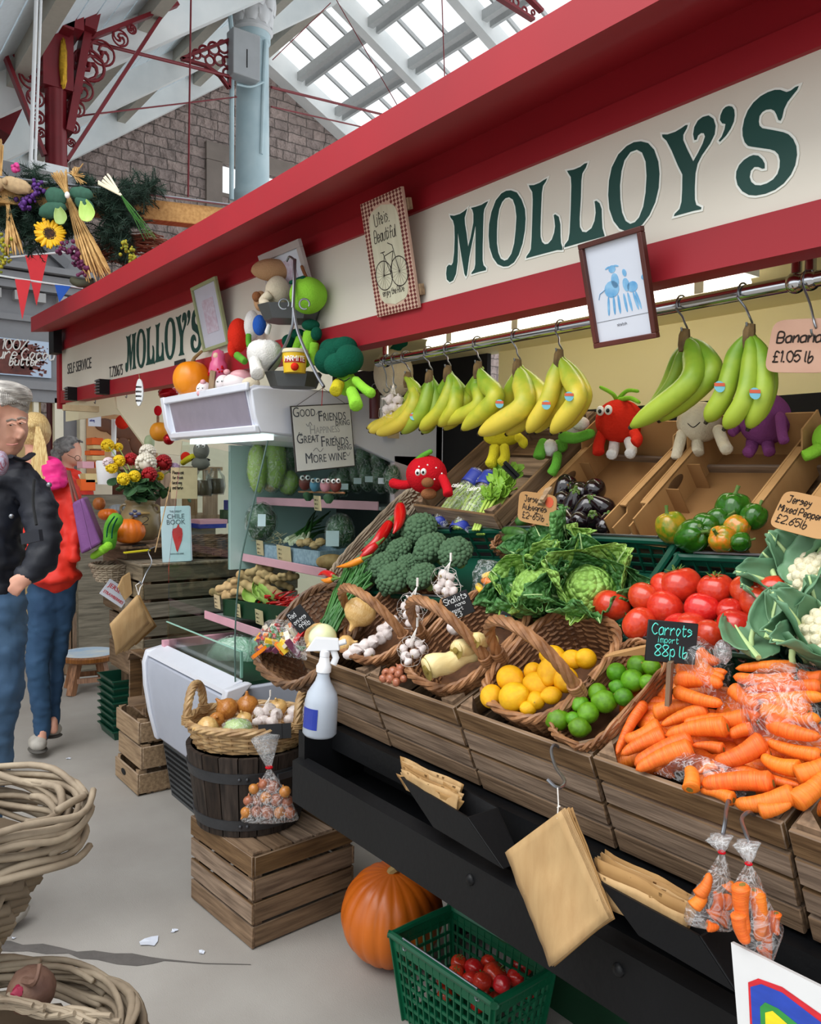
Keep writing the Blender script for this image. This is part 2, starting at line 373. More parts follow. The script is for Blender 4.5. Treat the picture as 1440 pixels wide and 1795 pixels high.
# ------------------------------------------------------------------ roof: boarded slope on the left, glazed slope on the right
def onslope(x,y,right=True,off=0.0):
    P=PR if right else PL;s=-1 if right else 1;n=V((0,-s*P,1)).normalized();d=ray(x,y);p0=V((0,YA,ZA))+n*off
    return EYE+d*((p0-EYE).dot(n)/d.dot(n))
X0,X1=XW,4.0
b=MB()
nrm=V((0,-PL,1)).normalized()
for i in range(46):                                           # tongue-and-groove boards, each running along the hall
    y0=YA-.2*i;y1=y0-.185;b.hexa([(X0,y1,zr(y1)),(X1-8,y1,zr(y1)),(X1-8,y0,zr(y0)),(X0,y0,zr(y0)),(X0,y1,zr(y1)+.05),(X1-8,y1,zr(y1)+.05),(X1-8,y0,zr(y0)+.05),(X0,y0,zr(y0)+.05)])
struct(b.build('ceiling_boards',m_boards,smooth=False))
def rafter(name,X,y0,y1,w,h,m):
    b=MB();b.bar((X,y0,zr(y0)-h/2),(X,y1,zr(y1)-h/2),w,h);return tag(b.build(name,m),kind='structure')
for X in (-12.85,-10.6,-8.4): struct(rafter('ceiling_rafter',X,YA,-2.5,.14,.34,m_roofw))
m_purl=mat('grey_purlin_paint','#b9b4a8',.6,var=.08)
for y in (5.3,4.1,2.9,1.7): 
    b=MB();b.box(((X0+X1-8)/2,y,zr(y)-.1),(X1-8-X0,.12,.2));struct(b.build('ceiling_purlin',m_purl))
XR=(XW+.1,XW+.45)
b=MB();b.bar((XW+.12,YA,zr(YA)-.17),(XW+.12,12,zr(12)-.17),.3,.34);struct(b.build('ceiling_rafter',m_roofw))
m_frame=mat('roof_frame_grey','#b9bbbb',.5,var=.08)
ym=[onslope(660,80).x,onslope(755,145).x]
for X in (onslope(690,80).x,onslope(860,40).x+.0):
    b=MB();b.bar((X,YA,zr(YA)-.14),(X,12,zr(12)-.14),.16,.28);struct(b.build('ceiling_rafter',m_roofw))
for px in ((590,75),(700,110+5)):
    y=onslope(*px).y
    b=MB();b.box(((X0+X1)/2,y,zr(y)-.1),(X1-X0,.1,.14));b.box(((X0+X1)/2,y+.13,zr(y+.13)-.1),(X1-X0,.05,.1));struct(b.build('ceiling_purlin',m_frame))
b=MB()
for i in range(1,30):
    X=XW+.2+.52*i;b.bar((X,YA,zr(YA)+.0),(X,12,zr(12)+.0),.035,.06)
struct(b.build('ceiling_glazing_bars',m_frame))
b=MB();b.hexa([(X0,YA,ZA+.05),(X1,YA,ZA+.05),(X1,13,zr(13)+.05),(X0,13,zr(13)+.05),(X0,YA,ZA+.058),(X1,YA,ZA+.058),(X1,13,zr(13)+.058),(X0,13,zr(13)+.058)])
struct(b.build('ceiling_glass',m_glassp,smooth=False))
b=MB();b.box(((X0+X1-8)/2,YA,ZA-.1),(X1-8-X0,.16,.36));struct(b.build('ceiling_ridge',m_purl))
# ------------------------------------------------------------------ the stall: canopy, fascia, sign boards
ST=[(-5.704,0.0459),(-3.844,0.0124),(-2.158,0),(1.116,0)]
def lift(X):
    for (a,p),(c,q) in zip(ST,ST[1:]):
        if X <= c: return p+(q-p)*max(0,(X-a)/(c-a))
    return 0
def sweep(b,poly,xs,skew=None):
    """a Y-Z profile drawn along the stall, lifted where its far end rises"""
    n=len(poly);vs=[];fs=[]
    for k,X in enumerate(xs):
        for (y,z) in poly:
            XX=X+(skew(y) if skew and k == 0 else 0);vs.append((XX,y,z+lift(XX)))
    for k in range(len(xs)-1):
        for i in range(n): fs.append((k*n+i,k*n+(i+1) % n,(k+1)*n+(i+1) % n,(k+1)*n+i))
    fs += [tuple(range(n-1,-1,-1)),tuple((len(xs)-1)*n+i for i in range(n))]
    return b.add(vs,fs)
stall=thing('market_stall','cream and red greengrocer stall with sloping canopy, sign boards and yellow back wall','market stall',(-1.8,1.15,0))
b=MB();sweep(b,[(1.128,2.1688),(1.128,2.2519),(1.984,2.4416),(1.984,2.3424),(1.426,2.2742)],[-5.134,-3.844,-2.158,1.116],lambda y: -(y-1.1284)*2.0);b.build('canopy',m_red,stall)
b=MB();sweep(b,[(1.426,2.2035),(1.426,2.2804),(1.488,2.2804),(1.488,2.2035)],[-5.729,-3.844,-2.158,1.116]);sweep(b,[(1.417,2.1428),(1.417,2.1998),(1.488,2.1998),(1.488,2.1428)],[-5.729,-3.844,-2.158,1.116])
b.build('upper_fascia_board',m_red,stall)
b=MB();sweep(b,[(1.429,1.8774),(1.429,2.1465),(1.488,2.1465),(1.488,1.8774)],[-5.654,-3.844,-2.158,1.116]);sign=b.build('sign_board',m_cream,stall)
b=MB();sweep(b,[(1.42,1.803),(1.42,1.8836),(1.488,1.8836),(1.488,1.803)],[-5.729,-3.844,-2.158,1.116]);b.build('lower_fascia_board',m_red,stall)
b=MB();b.box((-5.704,1.445,2.02),(.062,.06,.41));b.build('end_post',m_red,stall)
LET={
'M': (6,770,300,['118,465 160,470 225,450 270,420 298,395 285,440 270,490 275,560 290,650 308,800 335,700 365,540 365,450 355,410 340,388 390,375 450,355 490,330 518,318 500,355 478,400 470,450 465,600 460,800 460,940 470,990 497,1020 495,1042 420,1060 345,1083 345,1070 375,1030 385,980 387,800 388,560 360,700 320,900 295,1090 285,1110 270,1080 240,900 215,740 200,630 200,800 197,950 180,1080 150,1150 115,1168 85,1140 78,1080 85,1010 105,985 135,990 150,960 163,850 168,700 165,580 150,520 125,490']),
'O': (6,770,300,['760,203 820,225 870,300 905,400 912,500 905,620 880,760 840,880 790,960 730,1000 680,1005 620,980 570,910 535,800 525,680 530,560 555,430 600,310 660,235 710,208','740,275 780,300 805,370 818,480 810,620 795,760 765,870 725,930 690,942 650,920 625,860 610,760 610,640 615,520 635,400 665,325 700,285']),
'L': (6,770,300,['948,150 1000,148 1060,125 1105,95 1138,78 1125,110 1095,155 1083,230 1075,400 1068,600 1070,690 1085,745 1115,770 1150,765 1190,720 1215,650 1225,580 1218,510 1210,465 1225,455 1260,480 1278,560 1280,680 1285,760 1300,800 1298,830 1245,830 1100,868 920,917 925,895 955,855 970,820 978,700 985,500 990,300 985,220 960,180']),
'l': (4.8,960,200,['168,478 225,468 280,445 315,418 338,412 325,450 295,500 287,560 283,700 272,880 275,950 295,990 330,995 375,960 400,900 410,830 405,770 400,735 415,730 440,750 458,800 460,880 465,960 484,1028 300,1078 145,1122 150,1100 180,1060 190,1000 200,800 205,600 200,530 180,500']),
'o': (4.8,960,200,['790,230 850,245 900,300 935,400 945,500 938,620 910,740 860,850 800,930 740,975 670,988 610,965 560,900 525,800 515,680 522,560 545,450 600,340 670,270 730,238','755,300 800,325 830,400 838,520 830,660 810,780 775,870 740,910 700,925 660,900 630,830 615,720 612,600 625,480 650,390 700,320']),
'Y': (4.8,960,200,['968,172 1015,172 1080,150 1130,120 1165,95 1183,92 1175,120 1145,175 1145,220 1180,300 1230,400 1270,330 1310,250 1330,190 1320,162 1295,160 1270,180 1258,215 1240,220 1230,170 1240,110 1270,55 1310,25 1360,12 1400,40 1418,100 1410,170 1370,250 1300,350 1265,420 1248,500 1242,620 1243,720 1255,765 1298,785 1295,802 1230,815 1068,860 1075,840 1115,800 1132,740 1138,640 1140,510 1100,430 1050,310 1005,225 972,195']),
"'": (7.2,1240,130,['280,403 320,412 345,450 352,520 340,600 300,690 240,780 165,855 152,840 190,790 225,700 238,630 195,622 168,580 175,520 205,450 240,415']),
'S': (7.2,1240,130,['1160,150 1120,165 1060,210 1010,228 970,215 930,200 860,200 770,230 680,280 590,360 520,460 475,570 452,690 455,780 480,860 520,905 560,915 700,935 800,950 860,970 905,1015 925,1090 920,1180 895,1260 840,1330 760,1380 680,1405 610,1400 560,1360 540,1300 555,1220 600,1172 650,1172 700,1195 730,1190 730,1130 700,1075 650,1030 590,1022 540,1040 470,1085 410,1150 375,1230 370,1310 390,1400 450,1480 530,1525 620,1532 740,1510 860,1460 970,1380 1060,1270 1115,1150 1138,1020 1130,910 1090,820 1030,760 970,735 850,710 700,683 665,650 655,600 665,530 700,480 750,450 810,443 855,465 880,510 905,580 930,588 950,550 975,440 1020,350 1090,260 1140,200'])}
def outline(b,contours,y,ext,off=0.0,M=None):
    """closed outlines in X-Z filled (holes kept) and given a thickness"""
    cu=bpy.data.curves.new('t','CURVE');cu.dimensions='2D';cu.fill_mode='BOTH';cu.extrude=ext;cu.offset=off
    for c in contours:
        sp=cu.splines.new('POLY');sp.points.add(len(c)-1);sp.use_cyclic_u=True
        for p,q in zip(sp.points,c): p.co=(q[0],q[1],0,1)
    o=bpy.data.objects.new('t',cu);me=o.to_mesh()
    b.add([(v.co.x,y-v.co.z,v.co.y) for v in me.vertices],[tuple(p.vertices) for p in me.polygons],M);o.to_mesh_clear();bpy.data.objects.remove(o);bpy.data.curves.remove(cu)
near=[]
for k,(s,ox,oy,cs) in LET.items():
    near.append([[(lambda p: (p.x,p.z))(at(ox+float(q.split(',')[0])/s,oy+float(q.split(',')[1])/s,Y=1.427)) for q in c.split()] for c in cs])
a0,a1=at(790,377,Y=1.427),at(1231,367,Y=1.427);f0,f1=at(221.3,588.8,Y=1.427),at(323.1,622,Y=1.427)
KX=(f1.x-f0.x)/(a1.x-a0.x);KZ=(f1.z-f0.z)/(a1.z-a0.z)
bl,bh,bf_=MB(),MB(),MB()
for contours in near:
    outline(bl,contours,1.427,.0012);outline(bh,contours,1.4275,.0007,.0042)
    far=[[(f0.x+(x-a0.x)*KX,f0.z+(z-a0.z)*KZ) for x,z in c] for c in contours]
    outline(bf_,far,1.427,.0012)
bl.build('green_lettering',m_green,sign);bf_.build('green_lettering',m_green,sign);bh.build('lettering_halo',mat('lettering_halo','#eef2ea',.5,var=.02),sign)
b=MB()
def onboard(x,y,Y=1.4275): p=at(x,y,Y=Y);return p
def board_text(b,txt,p0,p1,Y=1.4275,hsc=1.0,top=None):
    """printed words from pixel baseline p0 to p1 on the sign board"""
    A,B=at(*p0,Y=Y),at(*p1,Y=Y);T=at(*top,Y=Y);hgt=(T-A).z
    t=MB().text(txt,hgt/.7,None,.0008,align='LEFT');wd=max(v.x for v in t.v)
    b.add([(v.x*(B-A).length/wd,v.y,v.z) for v in t.v],t.f,frame_of(A,B-A,(0,0,1)))
board_text(b,'SELF SERVICE',(118,656),(160,645),top=(118,638));b.build('black_lettering',m_blackt,sign);b=MB();board_text(b,'T.720675',(191.5,662),(215,657),top=(191.5,643))
b.build('black_lettering',m_blackt,sign)
b=MB();b.box(at(315,636,Y=1.423),(.12,.004,.025));b.build('name_plate',m_blackt,sign)
# back wall, ceiling and the black board below the yellow
b=MB();sweep(b,[(1.488,1.8836),(1.488,1.9084),(2.232,1.9084),(2.232,1.8836)],[-3.224,-2.158,1.116]);b.build('soffit',m_yel,stall)
b=MB();b.box((-.55,2.21,1.77),(3.6,.02,.28));b.build('yellow_back_wall',m_yel,stall)
b=MB();b.box((-.75,2.19,.82),(3.9,.02,1.63));b.box((-2.98,2.2,1.0),(1.15,.02,1.8));b.build('black_back_board',m_dark,stall)
# black counter carcass: ledge, trough, kick board and green skirt
b=MB();sweep(b,[(1.10,.70),(1.10,.755),(1.8,.755),(1.8,.70)],[-1.92,-1.74,.9]);b.build('counter_ledge',m_black,stall)
b=MB();sweep(b,[(1.2,.56),(1.2,.70),(1.24,.70),(1.24,.56)],[-1.86,-1.74,.9]);b.build('trough_back_board',m_dark,stall)
b=MB();sweep(b,[(1.0,.578),(1.0,.682),(1.03,.69),(1.03,.578)],[-1.80,-1.74,.9]);sweep(b,[(1.03,.578),(1.03,.60),(1.2,.62),(1.2,.60)],[-1.80,-1.74,.9])
b.box((-1.79,1.12,.66),(.03,.2,.19));tr=b.build('trough',m_black,stall)
for p in ((825,1542),(1085,1700)): q=at(*p,Y=1.0);b=MB();b.ball(q,(.011,.008,.011),10,6);b.build('bolt',m_black,tr)
b=MB();b.box((-.35,1.60,.3),(2.5,.03,.6));b.build('green_skirt',m_dkgreen,stall)
b=MB();b.box((-1.84,1.72,.36),(.04,.3,.68));b.box((-1.0,1.78,.3),(1.7,.03,.6));b.build('carcass_end',m_dark,stall)
# strip lamp under the canopy
m_tube=mat('lamp_diffuser','#fff6e4',.4,var=.01,emit=4.8)
lamp=thing('fluorescent_lamp','long white strip lamp glowing under the canopy behind the banana rail','lamp',(-1.48,1.736,1.86))
b=MB();b.box((-1.615,1.736,1.872),(1.17,.062,.02));b.build('lamp_housing',m_white,lamp)
b=MB();pr=[(.0,-.585),(.022,-.573),(.032,-.54),(.032,.54),(.022,.573),(0,.585)];b.lathe(pr,16,Matrix.Translation((-1.615,1.736,1.8427)) @ Matrix.Rotation(math.pi/2,4,'Y'));b.build('lamp_diffuser',m_tube,lamp)
for x in (-2.05,-1.75,-1.42,-1.14): b=MB();b.box((x,1.704,1.852),(.025,.012,.037));b.build('lamp_clip',m_white,lamp)
# ------------------------------------------------------------------ grey joinery front at the far end of the hall
XF=-7.5
bld=thing('shop_facade','grey panelled shop front with dentil cornice beyond the far end of the stall','shop front',(XF,0,0))
def fz(x,y): p=at(x,y,X=XF);return p.y,p.z
zc=fz(50,500)[1]
b=MB();b.box((XF-.1,-1.2,3.0),(.2,6.6,1.9));b.build('upper_wall',m_grey,bld)
b=MB()
for z,d,h in ((fz(50,478)[1],.24,.05),(fz(50,492)[1],.18,.05),(fz(50,506)[1],.12,.06),(fz(50,560)[1],.05,.05),(fz(50,676)[1],.1,.07),(fz(50,694)[1],.06,.1)): b.box((XF+d/2,-1.2,z),(d,6.6,h))
cor=b.build('cornice',m_grey,bld)
b=MB();z=fz(50,523)[1]
for i in range(9): b=MB();b.box((XF+.05,2.05-.17*i,z),(.1,.07,.075));b.build('dentil',mat('pale_joinery','#b4b4b4',.5,var=.05),cor)
b=MB();p0,p1=at(69,421,X=XF+.04),at(118,466,X=XF+.04);b.bar(p0,p1,.08,.06,up=(1,0,0));b.bar(p0,(XF+.04,p0.y-1.6,p0.z-1.0),.08,.06,up=(1,0,0));b.build('pediment',mat('dark_grey_joinery','#77787c',.5,var=.05),bld)
b=MB();y0=fz(97,690)[0];b.box((XF-.1,(y0-4.5)/2-.05,1.05),(.06,y0+4.4,2.1));b.build('beige_blind',mat('beige_blind','#d9c08c',.7,var=.06),bld)
b=MB();b.box((XF+.02,fz(101,800)[0],1.0),(.08,.07,2.06));b.box((XF+.02,fz(62,800)[0],1.0),(.05,.04,2.06));b.box((XF+.02,fz(20,800)[0],1.0),(.05,.04,2.06));b.build('cream_mullion',mat('cream_joinery','#e8e2cd',.5,var=.04),bld)
b=MB();b.box((XF-.02,fz(124,800)[0]+.02,1.05),(.08,.26,2.1));b.build('grey_pilaster',m_grey,bld)
b=MB();b.box((XF+.0,fz(147,800)[0],1.0),(.08,.06,2.06));b.build('cream_door_post',MATS['cream_joinery'],bld)
# chocolate poster
A,B_=at(-80,583,X=XF+.03),at(90,663,X=XF+.03)
po=thing('poster','large brown poster about pure cocoa butter on the grey shop front','poster',(XF+.03,(A.y+B_.y)/2,B_.z))
b=MB();b.box((XF+.02,(A.y+B_.y)/2,(A.z+B_.z)/2),(.02,B_.y-A.y,A.z-B_.z));b.build('poster_sheet',mat('poster_blue_white','#c3d6ee',.4,var=.1,scale=4),po)
m_choc=mat('chocolate_print','#4d2420',.45,col2='#7a3f36',scale=9)
b=MB();R=random.Random(3);yc,zc2=A.y+(B_.y-A.y)*.38,(A.z+B_.z)/2
hw,hh=(B_.y-A.y)/2,(A.z-B_.z)/2
ring=[]
for i in range(120):
    a=2*math.pi*i/120;rr=1+.16*R.uniform(-1,1);
    ring.append((XF+.032,max(A.y+.01,min(B_.y-.02,yc+math.cos(a)*hw*1.1*rr)),max(B_.z+.01,min(A.z-.01,zc2+math.sin(a)*hh*1.15*rr))))
b.add([(XF+.032,yc,zc2)]+ring,[(0,i+1,(i+1) % 120+1) for i in range(120)])
for i in range(90):
    y=R.uniform(.55,.97);z=R.uniform(.06,.94);s=R.uniform(.006,.022);y=A.y+(B_.y-A.y)*y;z=B_.z+(A.z-B_.z)*z
    b.box((XF+.031,y,z),(.002,s,s*R.uniform(.6,1.6)),Matrix.Identity(4))
b.build('chocolate_picture',m_choc,po,smooth=False)
m_whl=mat('white_lettering','#f4f1ec',.5,var=.02)
b=MB()
for tx,p,h in (('100%',(2,612),.085),('Pure Cocoa',(-20,628),.09),('butter',(16,640),.07)):
    q=at(*p,X=XF+.036);hand(b,tx,frame_of(q,(0,1,0.06),(0,0,1)),h,.005,sx=.8,slant=.25,seed=5)
b.build('poster_lettering',m_whl,po)
# grey wall behind the interior of the stall and shop beyond
b=MB();b.box((-7.4,4.0,1.4),(.1,4.0,2.8));struct(b.build('wall_far',mat('cream_plaster','#cfc6ae',.7,var=.06)))
# ------------------------------------------------------------------ sloping display: crates, baskets, produce
b=MB();sweep(b,[(1.11,.75),(1.80,.75),(1.80,1.045),(1.13,.752)],[-1.9,-1.74,.9]);b.build('sloping_shelf',m_black,stall)
m_wood=wood('crate_wood','#8f7152','#5f4730',0,5);m_woody=wood('crate_wood_end','#84684a','#57412c',1,5);m_woodz=wood('crate_wood_upright','#8a6c4e','#594430',2,5)
m_woodl=wood('pale_crate_wood','#a88a64','#7c6144',0,5);m_woodlz=wood('pale_crate_wood_upright','#a88a64','#7c6144',2,5)
m_wick=mat('wicker','#a87850',.5,col2='#6d4526',scale=30,spec=.5,rand=0,bump=.15,bscale=90)
m_wickd=mat('dark_wicker','#7d5c40',.5,col2='#4b331f',scale=30,spec=.5)
m_wickl=mat('pale_wicker','#c9a878',.5,col2='#94714a',scale=30,spec=.5)
m_willow=mat('grey_willow','#ab9c86',.75,col2='#6e5f4e',scale=9,stretch=(1,1,1),bump=.3,bscale=40)
SL=math.radians(23.6)
def crate(name,label,w,d,h,M,n=4,m=None,group=None,cat='crate',post=.035,lidslats=False,seed=0):
    """bushel crate: origin at the middle of the front bottom edge, depth along +y"""
    R=random.Random(seed);m=m or (m_wood,m_woody,m_woodz)
    t=thing(name,label,cat,group=group);T=.009;hs=h/n
    for nm,y in (('front_panel',0),('back_panel',d-T)):
        b=MB()
        for i in range(n):
            g=hs*R.uniform(.09,.2);b.box((R.uniform(-.002,.002),y+T/2,hs*(i+.5)),(w,T,hs-g),Matrix.Rotation(R.uniform(-.006,.006),4,'Y'))
        bevel(b.build(nm,m[0],t,V((0,0,0))),.0015,1)
    for s in (-1,1):
        b=MB()
        for i in range(n):
            g=hs*R.uniform(.09,.2);b.box((s*(w/2-T/2),d/2,hs*(i+.5)),(T,d-2*T,hs-g),Matrix.Rotation(R.uniform(-.006,.006),4,'X'))
        bevel(b.build('side_panel',m[1],t,V((0,0,0))),.0015,1)
        for y,e in ((T,1),(d-T,-1)):
            b=MB();x=s*(w/2-T);b.prism([(x,y),(x-s*post,y),(x,y+e*post)][::s*e],.002,h+.004);b.build('corner_post',m[2],t,V((0,0,0)),smooth=False)
    b=MB()
    for i in range(5): b.box((0,d*(i+.5)/5,(h-.006) if lidslats else .006),(w-2*T,d/5-.012,.009))
    b.build('base_slats',m[0],t,V((0,0,0)))
    pose(t,M);return t
def crate_at(xa,xb,zb,yb=1.13,tilt=SL,d=.40,h=.2,label='',seed=0,n=4):
    return crate('produce_crate',label,xb-xa-.004,d,h,Matrix.Translation(((xa+xb)/2,yb,zb)) @ Matrix.Rotation(tilt,4,'X'),n=n,seed=seed,group='slatted crates along the counter front')
crate_at(-1.86,-1.556,.757,label='slatted wooden crate at the far end of the counter under the onions',seed=1)
crate_at(-1.553,-1.238,.758,label='slatted wooden crate under the parsnip basket and shallots',seed=2)
crate_at(-1.234,-.889,.758,label='slatted wooden crate under the lemon basket and limes',seed=3)
crate_at(-.884,-.556,.760,label='slatted wooden crate filled with loose carrots',seed=4)
crate_at(-.552,-.24,.757,label='slatted wooden crate at the frame edge next to the carrots',seed=5)
# ---- baskets
def rrect(a,bb,n=48,p=3.2,k=1.0):
    out=[]
    for i in range(n):
        t=2*math.pi*i/n;c,s=math.cos(t),math.sin(t)
        out.append((a*k*math.copysign(abs(c)**(2/p),c),bb*k*math.copysign(abs(s)**(2/p),s)))
    return out
def basket(name,label,a,bb,h,M,base=.78,rows=11,m=None,handle=None,handles=None,p=3.0,r=.0033,rim=.009,hr=.0105,group=None,stakes=30,hh=.14,cat='basket',rope=3):
    m=m or m_wick;t=thing(name,label,cat,group=group);NN=stakes*2
    w=MB()
    for i in range(rows):
        z=h*(i+.5)/rows;k=base+(1-base)*(i/rows)**.8
        ring=rrect(a,bb,NN,p,k)
        pts=[]
        for j,(x,y) in enumerate(ring):
            q=1+.0052*math.cos(math.pi*(j/2+i))/max(a,bb)
            pts.append((x*q,y*q,z))
        w.tube(pts,r*(1.15 if rows < 9 else 1),5,True)
    for j in range(stakes):
        t0=rrect(a,bb,stakes,p,base)[j];t1=rrect(a,bb,stakes,p,1)[j];w.tube([(*t0,0),(*t1,h)],r*.85,5)
    w.build('woven_body',m,t,V((0,0,0)))
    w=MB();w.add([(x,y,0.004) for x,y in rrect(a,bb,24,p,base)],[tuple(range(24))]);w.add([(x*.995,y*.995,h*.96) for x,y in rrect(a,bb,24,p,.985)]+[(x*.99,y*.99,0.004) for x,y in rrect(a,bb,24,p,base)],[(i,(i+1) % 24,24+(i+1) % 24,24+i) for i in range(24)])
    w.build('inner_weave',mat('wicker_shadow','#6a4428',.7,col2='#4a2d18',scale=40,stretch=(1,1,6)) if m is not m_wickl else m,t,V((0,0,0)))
    w=MB();NR=72;base_r=rrect(a,bb,NR,p,1)
    for s in range(rope):
        pts=[]
        for j,(x,y) in enumerate(base_r):
            ph=2*math.pi*(j*9/NR+s/rope);q=1+math.cos(ph)*rim*.6/max(a,bb);pts.append((x*q,y*q,h+math.sin(ph)*rim*.6))
        w.tube(pts,rim*.55,6,True)
    w.build('rim',m,t,V((0,0,0)))
    for (p0,p1,hh_) in (handles or ([((-a,handle,h),(a,handle,h),hh)] if handle is not None else [])):
        w=MB();p0,p1=V(p0),V(p1);cen=(p0+p1)/2;ax=(p1-p0)/2;core=[]
        for i in range(33):
            th=math.pi*(1-i/32);core.append(cen+ax*math.cos(th)*(1.0)+V((0,0,1))*hh_*math.sin(th)**.9)
        for s in range(4):
            pts=[]
            for i,c in enumerate(core):
                d=(core[min(i+1,32)]-core[max(i-1,0)]).normalized();u=V((0,1,0)) if abs(ax.normalized().y) < .7 else V((1,0,0));v=d.cross(u).normalized();ph=2*math.pi*(i/9+s/4)
                pts.append(c+(u*math.cos(ph)+v*math.sin(ph))*hr*.55)
            w.tube(pts,hr*.62,6)
        w.build('handle',m,t,V((0,0,0)))
        for e in (p0,p1):
            w=MB()
            for k in range(5): w.tube(arc(e+V((0,0,.006*k-.004)),hr*1.25,0,2*math.pi,10,(1,0,0),(0,1,0)),.003,5)
            w.build('binding',m,t,V((0,0,0)))
    pose(t,M);return t
def slope_frame(cx,cy,yaw=0,off=0,tilt=38):
    """frame lying on the display: x along the stall, y up the slope"""
    c=on(cx,cy,off);return Matrix.Translation(c) @ rotz(yaw) @ Matrix.Rotation(math.radians(tilt),4,'X')
def rim_frame(fl,fr,br,bl_,h,off=.02):
    P=[on(*q,off) for q in (fl,fr,br,bl_)];c=sum(P,V((0,0,0)))/4
    u=((P[1]-P[0])+(P[2]-P[3]));v=((P[3]-P[0])+(P[2]-P[1]));a,bb=u.length/4,v.length/4
    M=frame_of(c,u,v);return M @ Matrix.Translation((0,0,-h)),a*1.1,bb*1.08
M,a,bb=rim_frame((822,1212),(958,1268),(1098,1112),(985,1066),.10);basket('handled_basket','brown wicker basket with arched handle full of lemons',a,bb,.10,M,handle=-.035,rows=17,hh=.14,group='handled wicker baskets')
M,a,bb=rim_frame((690,1168),(800,1208),(950,1065),(850,1028),.09);basket('handled_basket','brown wicker basket with arched handle holding parsnips',a,bb,.09,M,handle=-.045,rows=16,hh=.145,group='handled wicker baskets')
M,a,bb=rim_frame((578,1128),(668,1160),(800,1035),(720,1003),.08);basket('handled_basket','brown wicker basket with arched handle holding white garlic',a,bb,.08,M,handle=-.05,rows=14,hh=.135,group='handled wicker baskets')
M,a,bb=rim_frame((942,1262),(1020,1292),(1195,1165),(1125,1130),.055,.015);basket('shallow_basket','low oblong wicker tray of limes between lemon basket and carrots',a,bb,.055,M,rows=11,p=5,base=.88,rim=.006,rope=2)
# big dark basket overhanging the far end of the counter
def big_frame():
    P=[at(428,1158,Y=1.0),at(545,1228,Y=.98),on(640,1060,.03),on(560,1010,.03)]
    u=(P[1]-P[0])+(P[2]-P[3]);v=(P[3]-P[0])+(P[2]-P[1]);return frame_of(sum(P,V((0,0,0)))/4,u,v) @ Matrix.Translation((0,0,-.13)),u.length/4,v.length/4
M,a,bb=big_frame();basket('large_basket','big dark wicker basket with vegetable salad hanging over the far counter end',a,bb,.13,M,base=.6,rows=16,m=m_wickd,r=.0048,rim=.012,stakes=30)
# ---- fruit and vegetable makers (each returns a thing at the origin, later copies are placed)
def place(proto,p,rot,sc,label,group,first):
    M=TRS(p,rot,sc)
    if first: pose(proto,M);proto['label']=label;proto['group']=group;return proto
    return dup(proto,M,label,group)
m_car=mat('carrot_skin','#ee7c26',.42,col2='#e2661a',scale=14,stretch=(3,.4,.4),rand=.12,bump=.25,bscale=22,spec=.45)
m_crown=mat('carrot_crown','#8f7a34',.7,var=.4,scale=60)
def mk_carrot(seed=0,L=1.0,tipk=.45):
    R=random.Random(seed);n=16;pts=[];rr=[];bend=R.uniform(-.05,.05)
    for i in range(n+1):
        s=i/n;pts.append(((s-.5)*L,math.sin(s*math.pi)*bend*L,R.uniform(-.003,.003)))
        r=1-(1-tipk)*s**1.1
        if s < .06: r *= .62+.38*(s/.06)**.5
        if s > .82: r *= max(.12,math.sqrt(max(0,1-((s-.82)/.18)**2)))
        rr.append(r*(1+.025*nz((s*9,seed*3.1,0))))
    t=thing('carrot','carrot','carrot');b=MB();b.tube(pts,[x*.105 for x in rr],14);b.build('root',m_car,t,V((0,0,0)),smooth='all')
    b=MB();b.lathe([(.0,-.008),(.045,-.006),(.05,0),(0,.004)],10,Matrix.Translation((-.5*L,0,0)) @ Matrix.Rotation(-math.pi/2,4,'Y'));b.build('crown',m_crown,t,V((0,0,0)));return t
cprot=[mk_carrot(1),mk_carrot(2,tipk=.6),mk_carrot(3,tipk=.35),mk_carrot(4,tipk=.7)];used=set()
def carrot(p,q,wpx,label,group,k,off=0,roll=0):
    P,Q=(on(*p,off),on(*q,off)) if len(p) == 2 else (V(p),V(q))
    w=wpx if wpx < 1 else wpx*depth((P+Q)/2)/F
    d=Q-P;L=d.length;u=d.normalized();n=V((0,-.6,.78));v=n.cross(u).normalized();n=u.cross(v)
    sx=L;sy=w/.178
    M=Matrix(((u.x*sx,v.x*sy,n.x*sy,0),(u.y*sx,v.y*sy,n.y*sy,0),(u.z*sx,v.z*sy,n.z*sy,0),(0,0,0,1)));M.translation=(P+Q)/2
    k=k % 4;pr=cprot[k]
    if k in used: return dup(pr,M,label,group)
    used.add(k);pose(pr,M);pr['label']=label;pr['group']=group;return pr
LOOSE=[(1130,1232,1081,1323,20,0),(1159,1271,1095,1298,29,.012),(1168,1289,1089,1323,32,.012),(1214,1295,1113,1341,30,.014),(1216,1312,1115,1350,34,.02),(1147,1252,1226,1234,27,.01),
 (1242,1243,1159,1272,28,.016),(1260,1264,1199,1268,20,.012),(1277,1274,1167,1289,33,.022),(1315,1256,1238,1258,30,.012),(1331,1265,1300,1235,20,.02),(1322,1277,1279,1289,22,.01),(1270,1313,1214,1307,18,.014),
 (1340,1297,1253,1338,34,.024),(1260,1341,1224,1356,18,.016),(1211,1384,1210,1345,26,.03),(1352,1320,1300,1329,20,.012),(1403,1347,1335,1326,28,.016),(1276,1345,1407,1378,28,.006),(1357,1371,1230,1375,33,.022),
 (1288,1402,1227,1385,22,.014),(1394,1390,1288,1410,33,.02),(1331,1421,1390,1408,27,.02),(1395,1360,1460,1335,34,.016),(1389,1407,1450,1352,37,.016),(1441,1325,1337,1295,24,.016)]
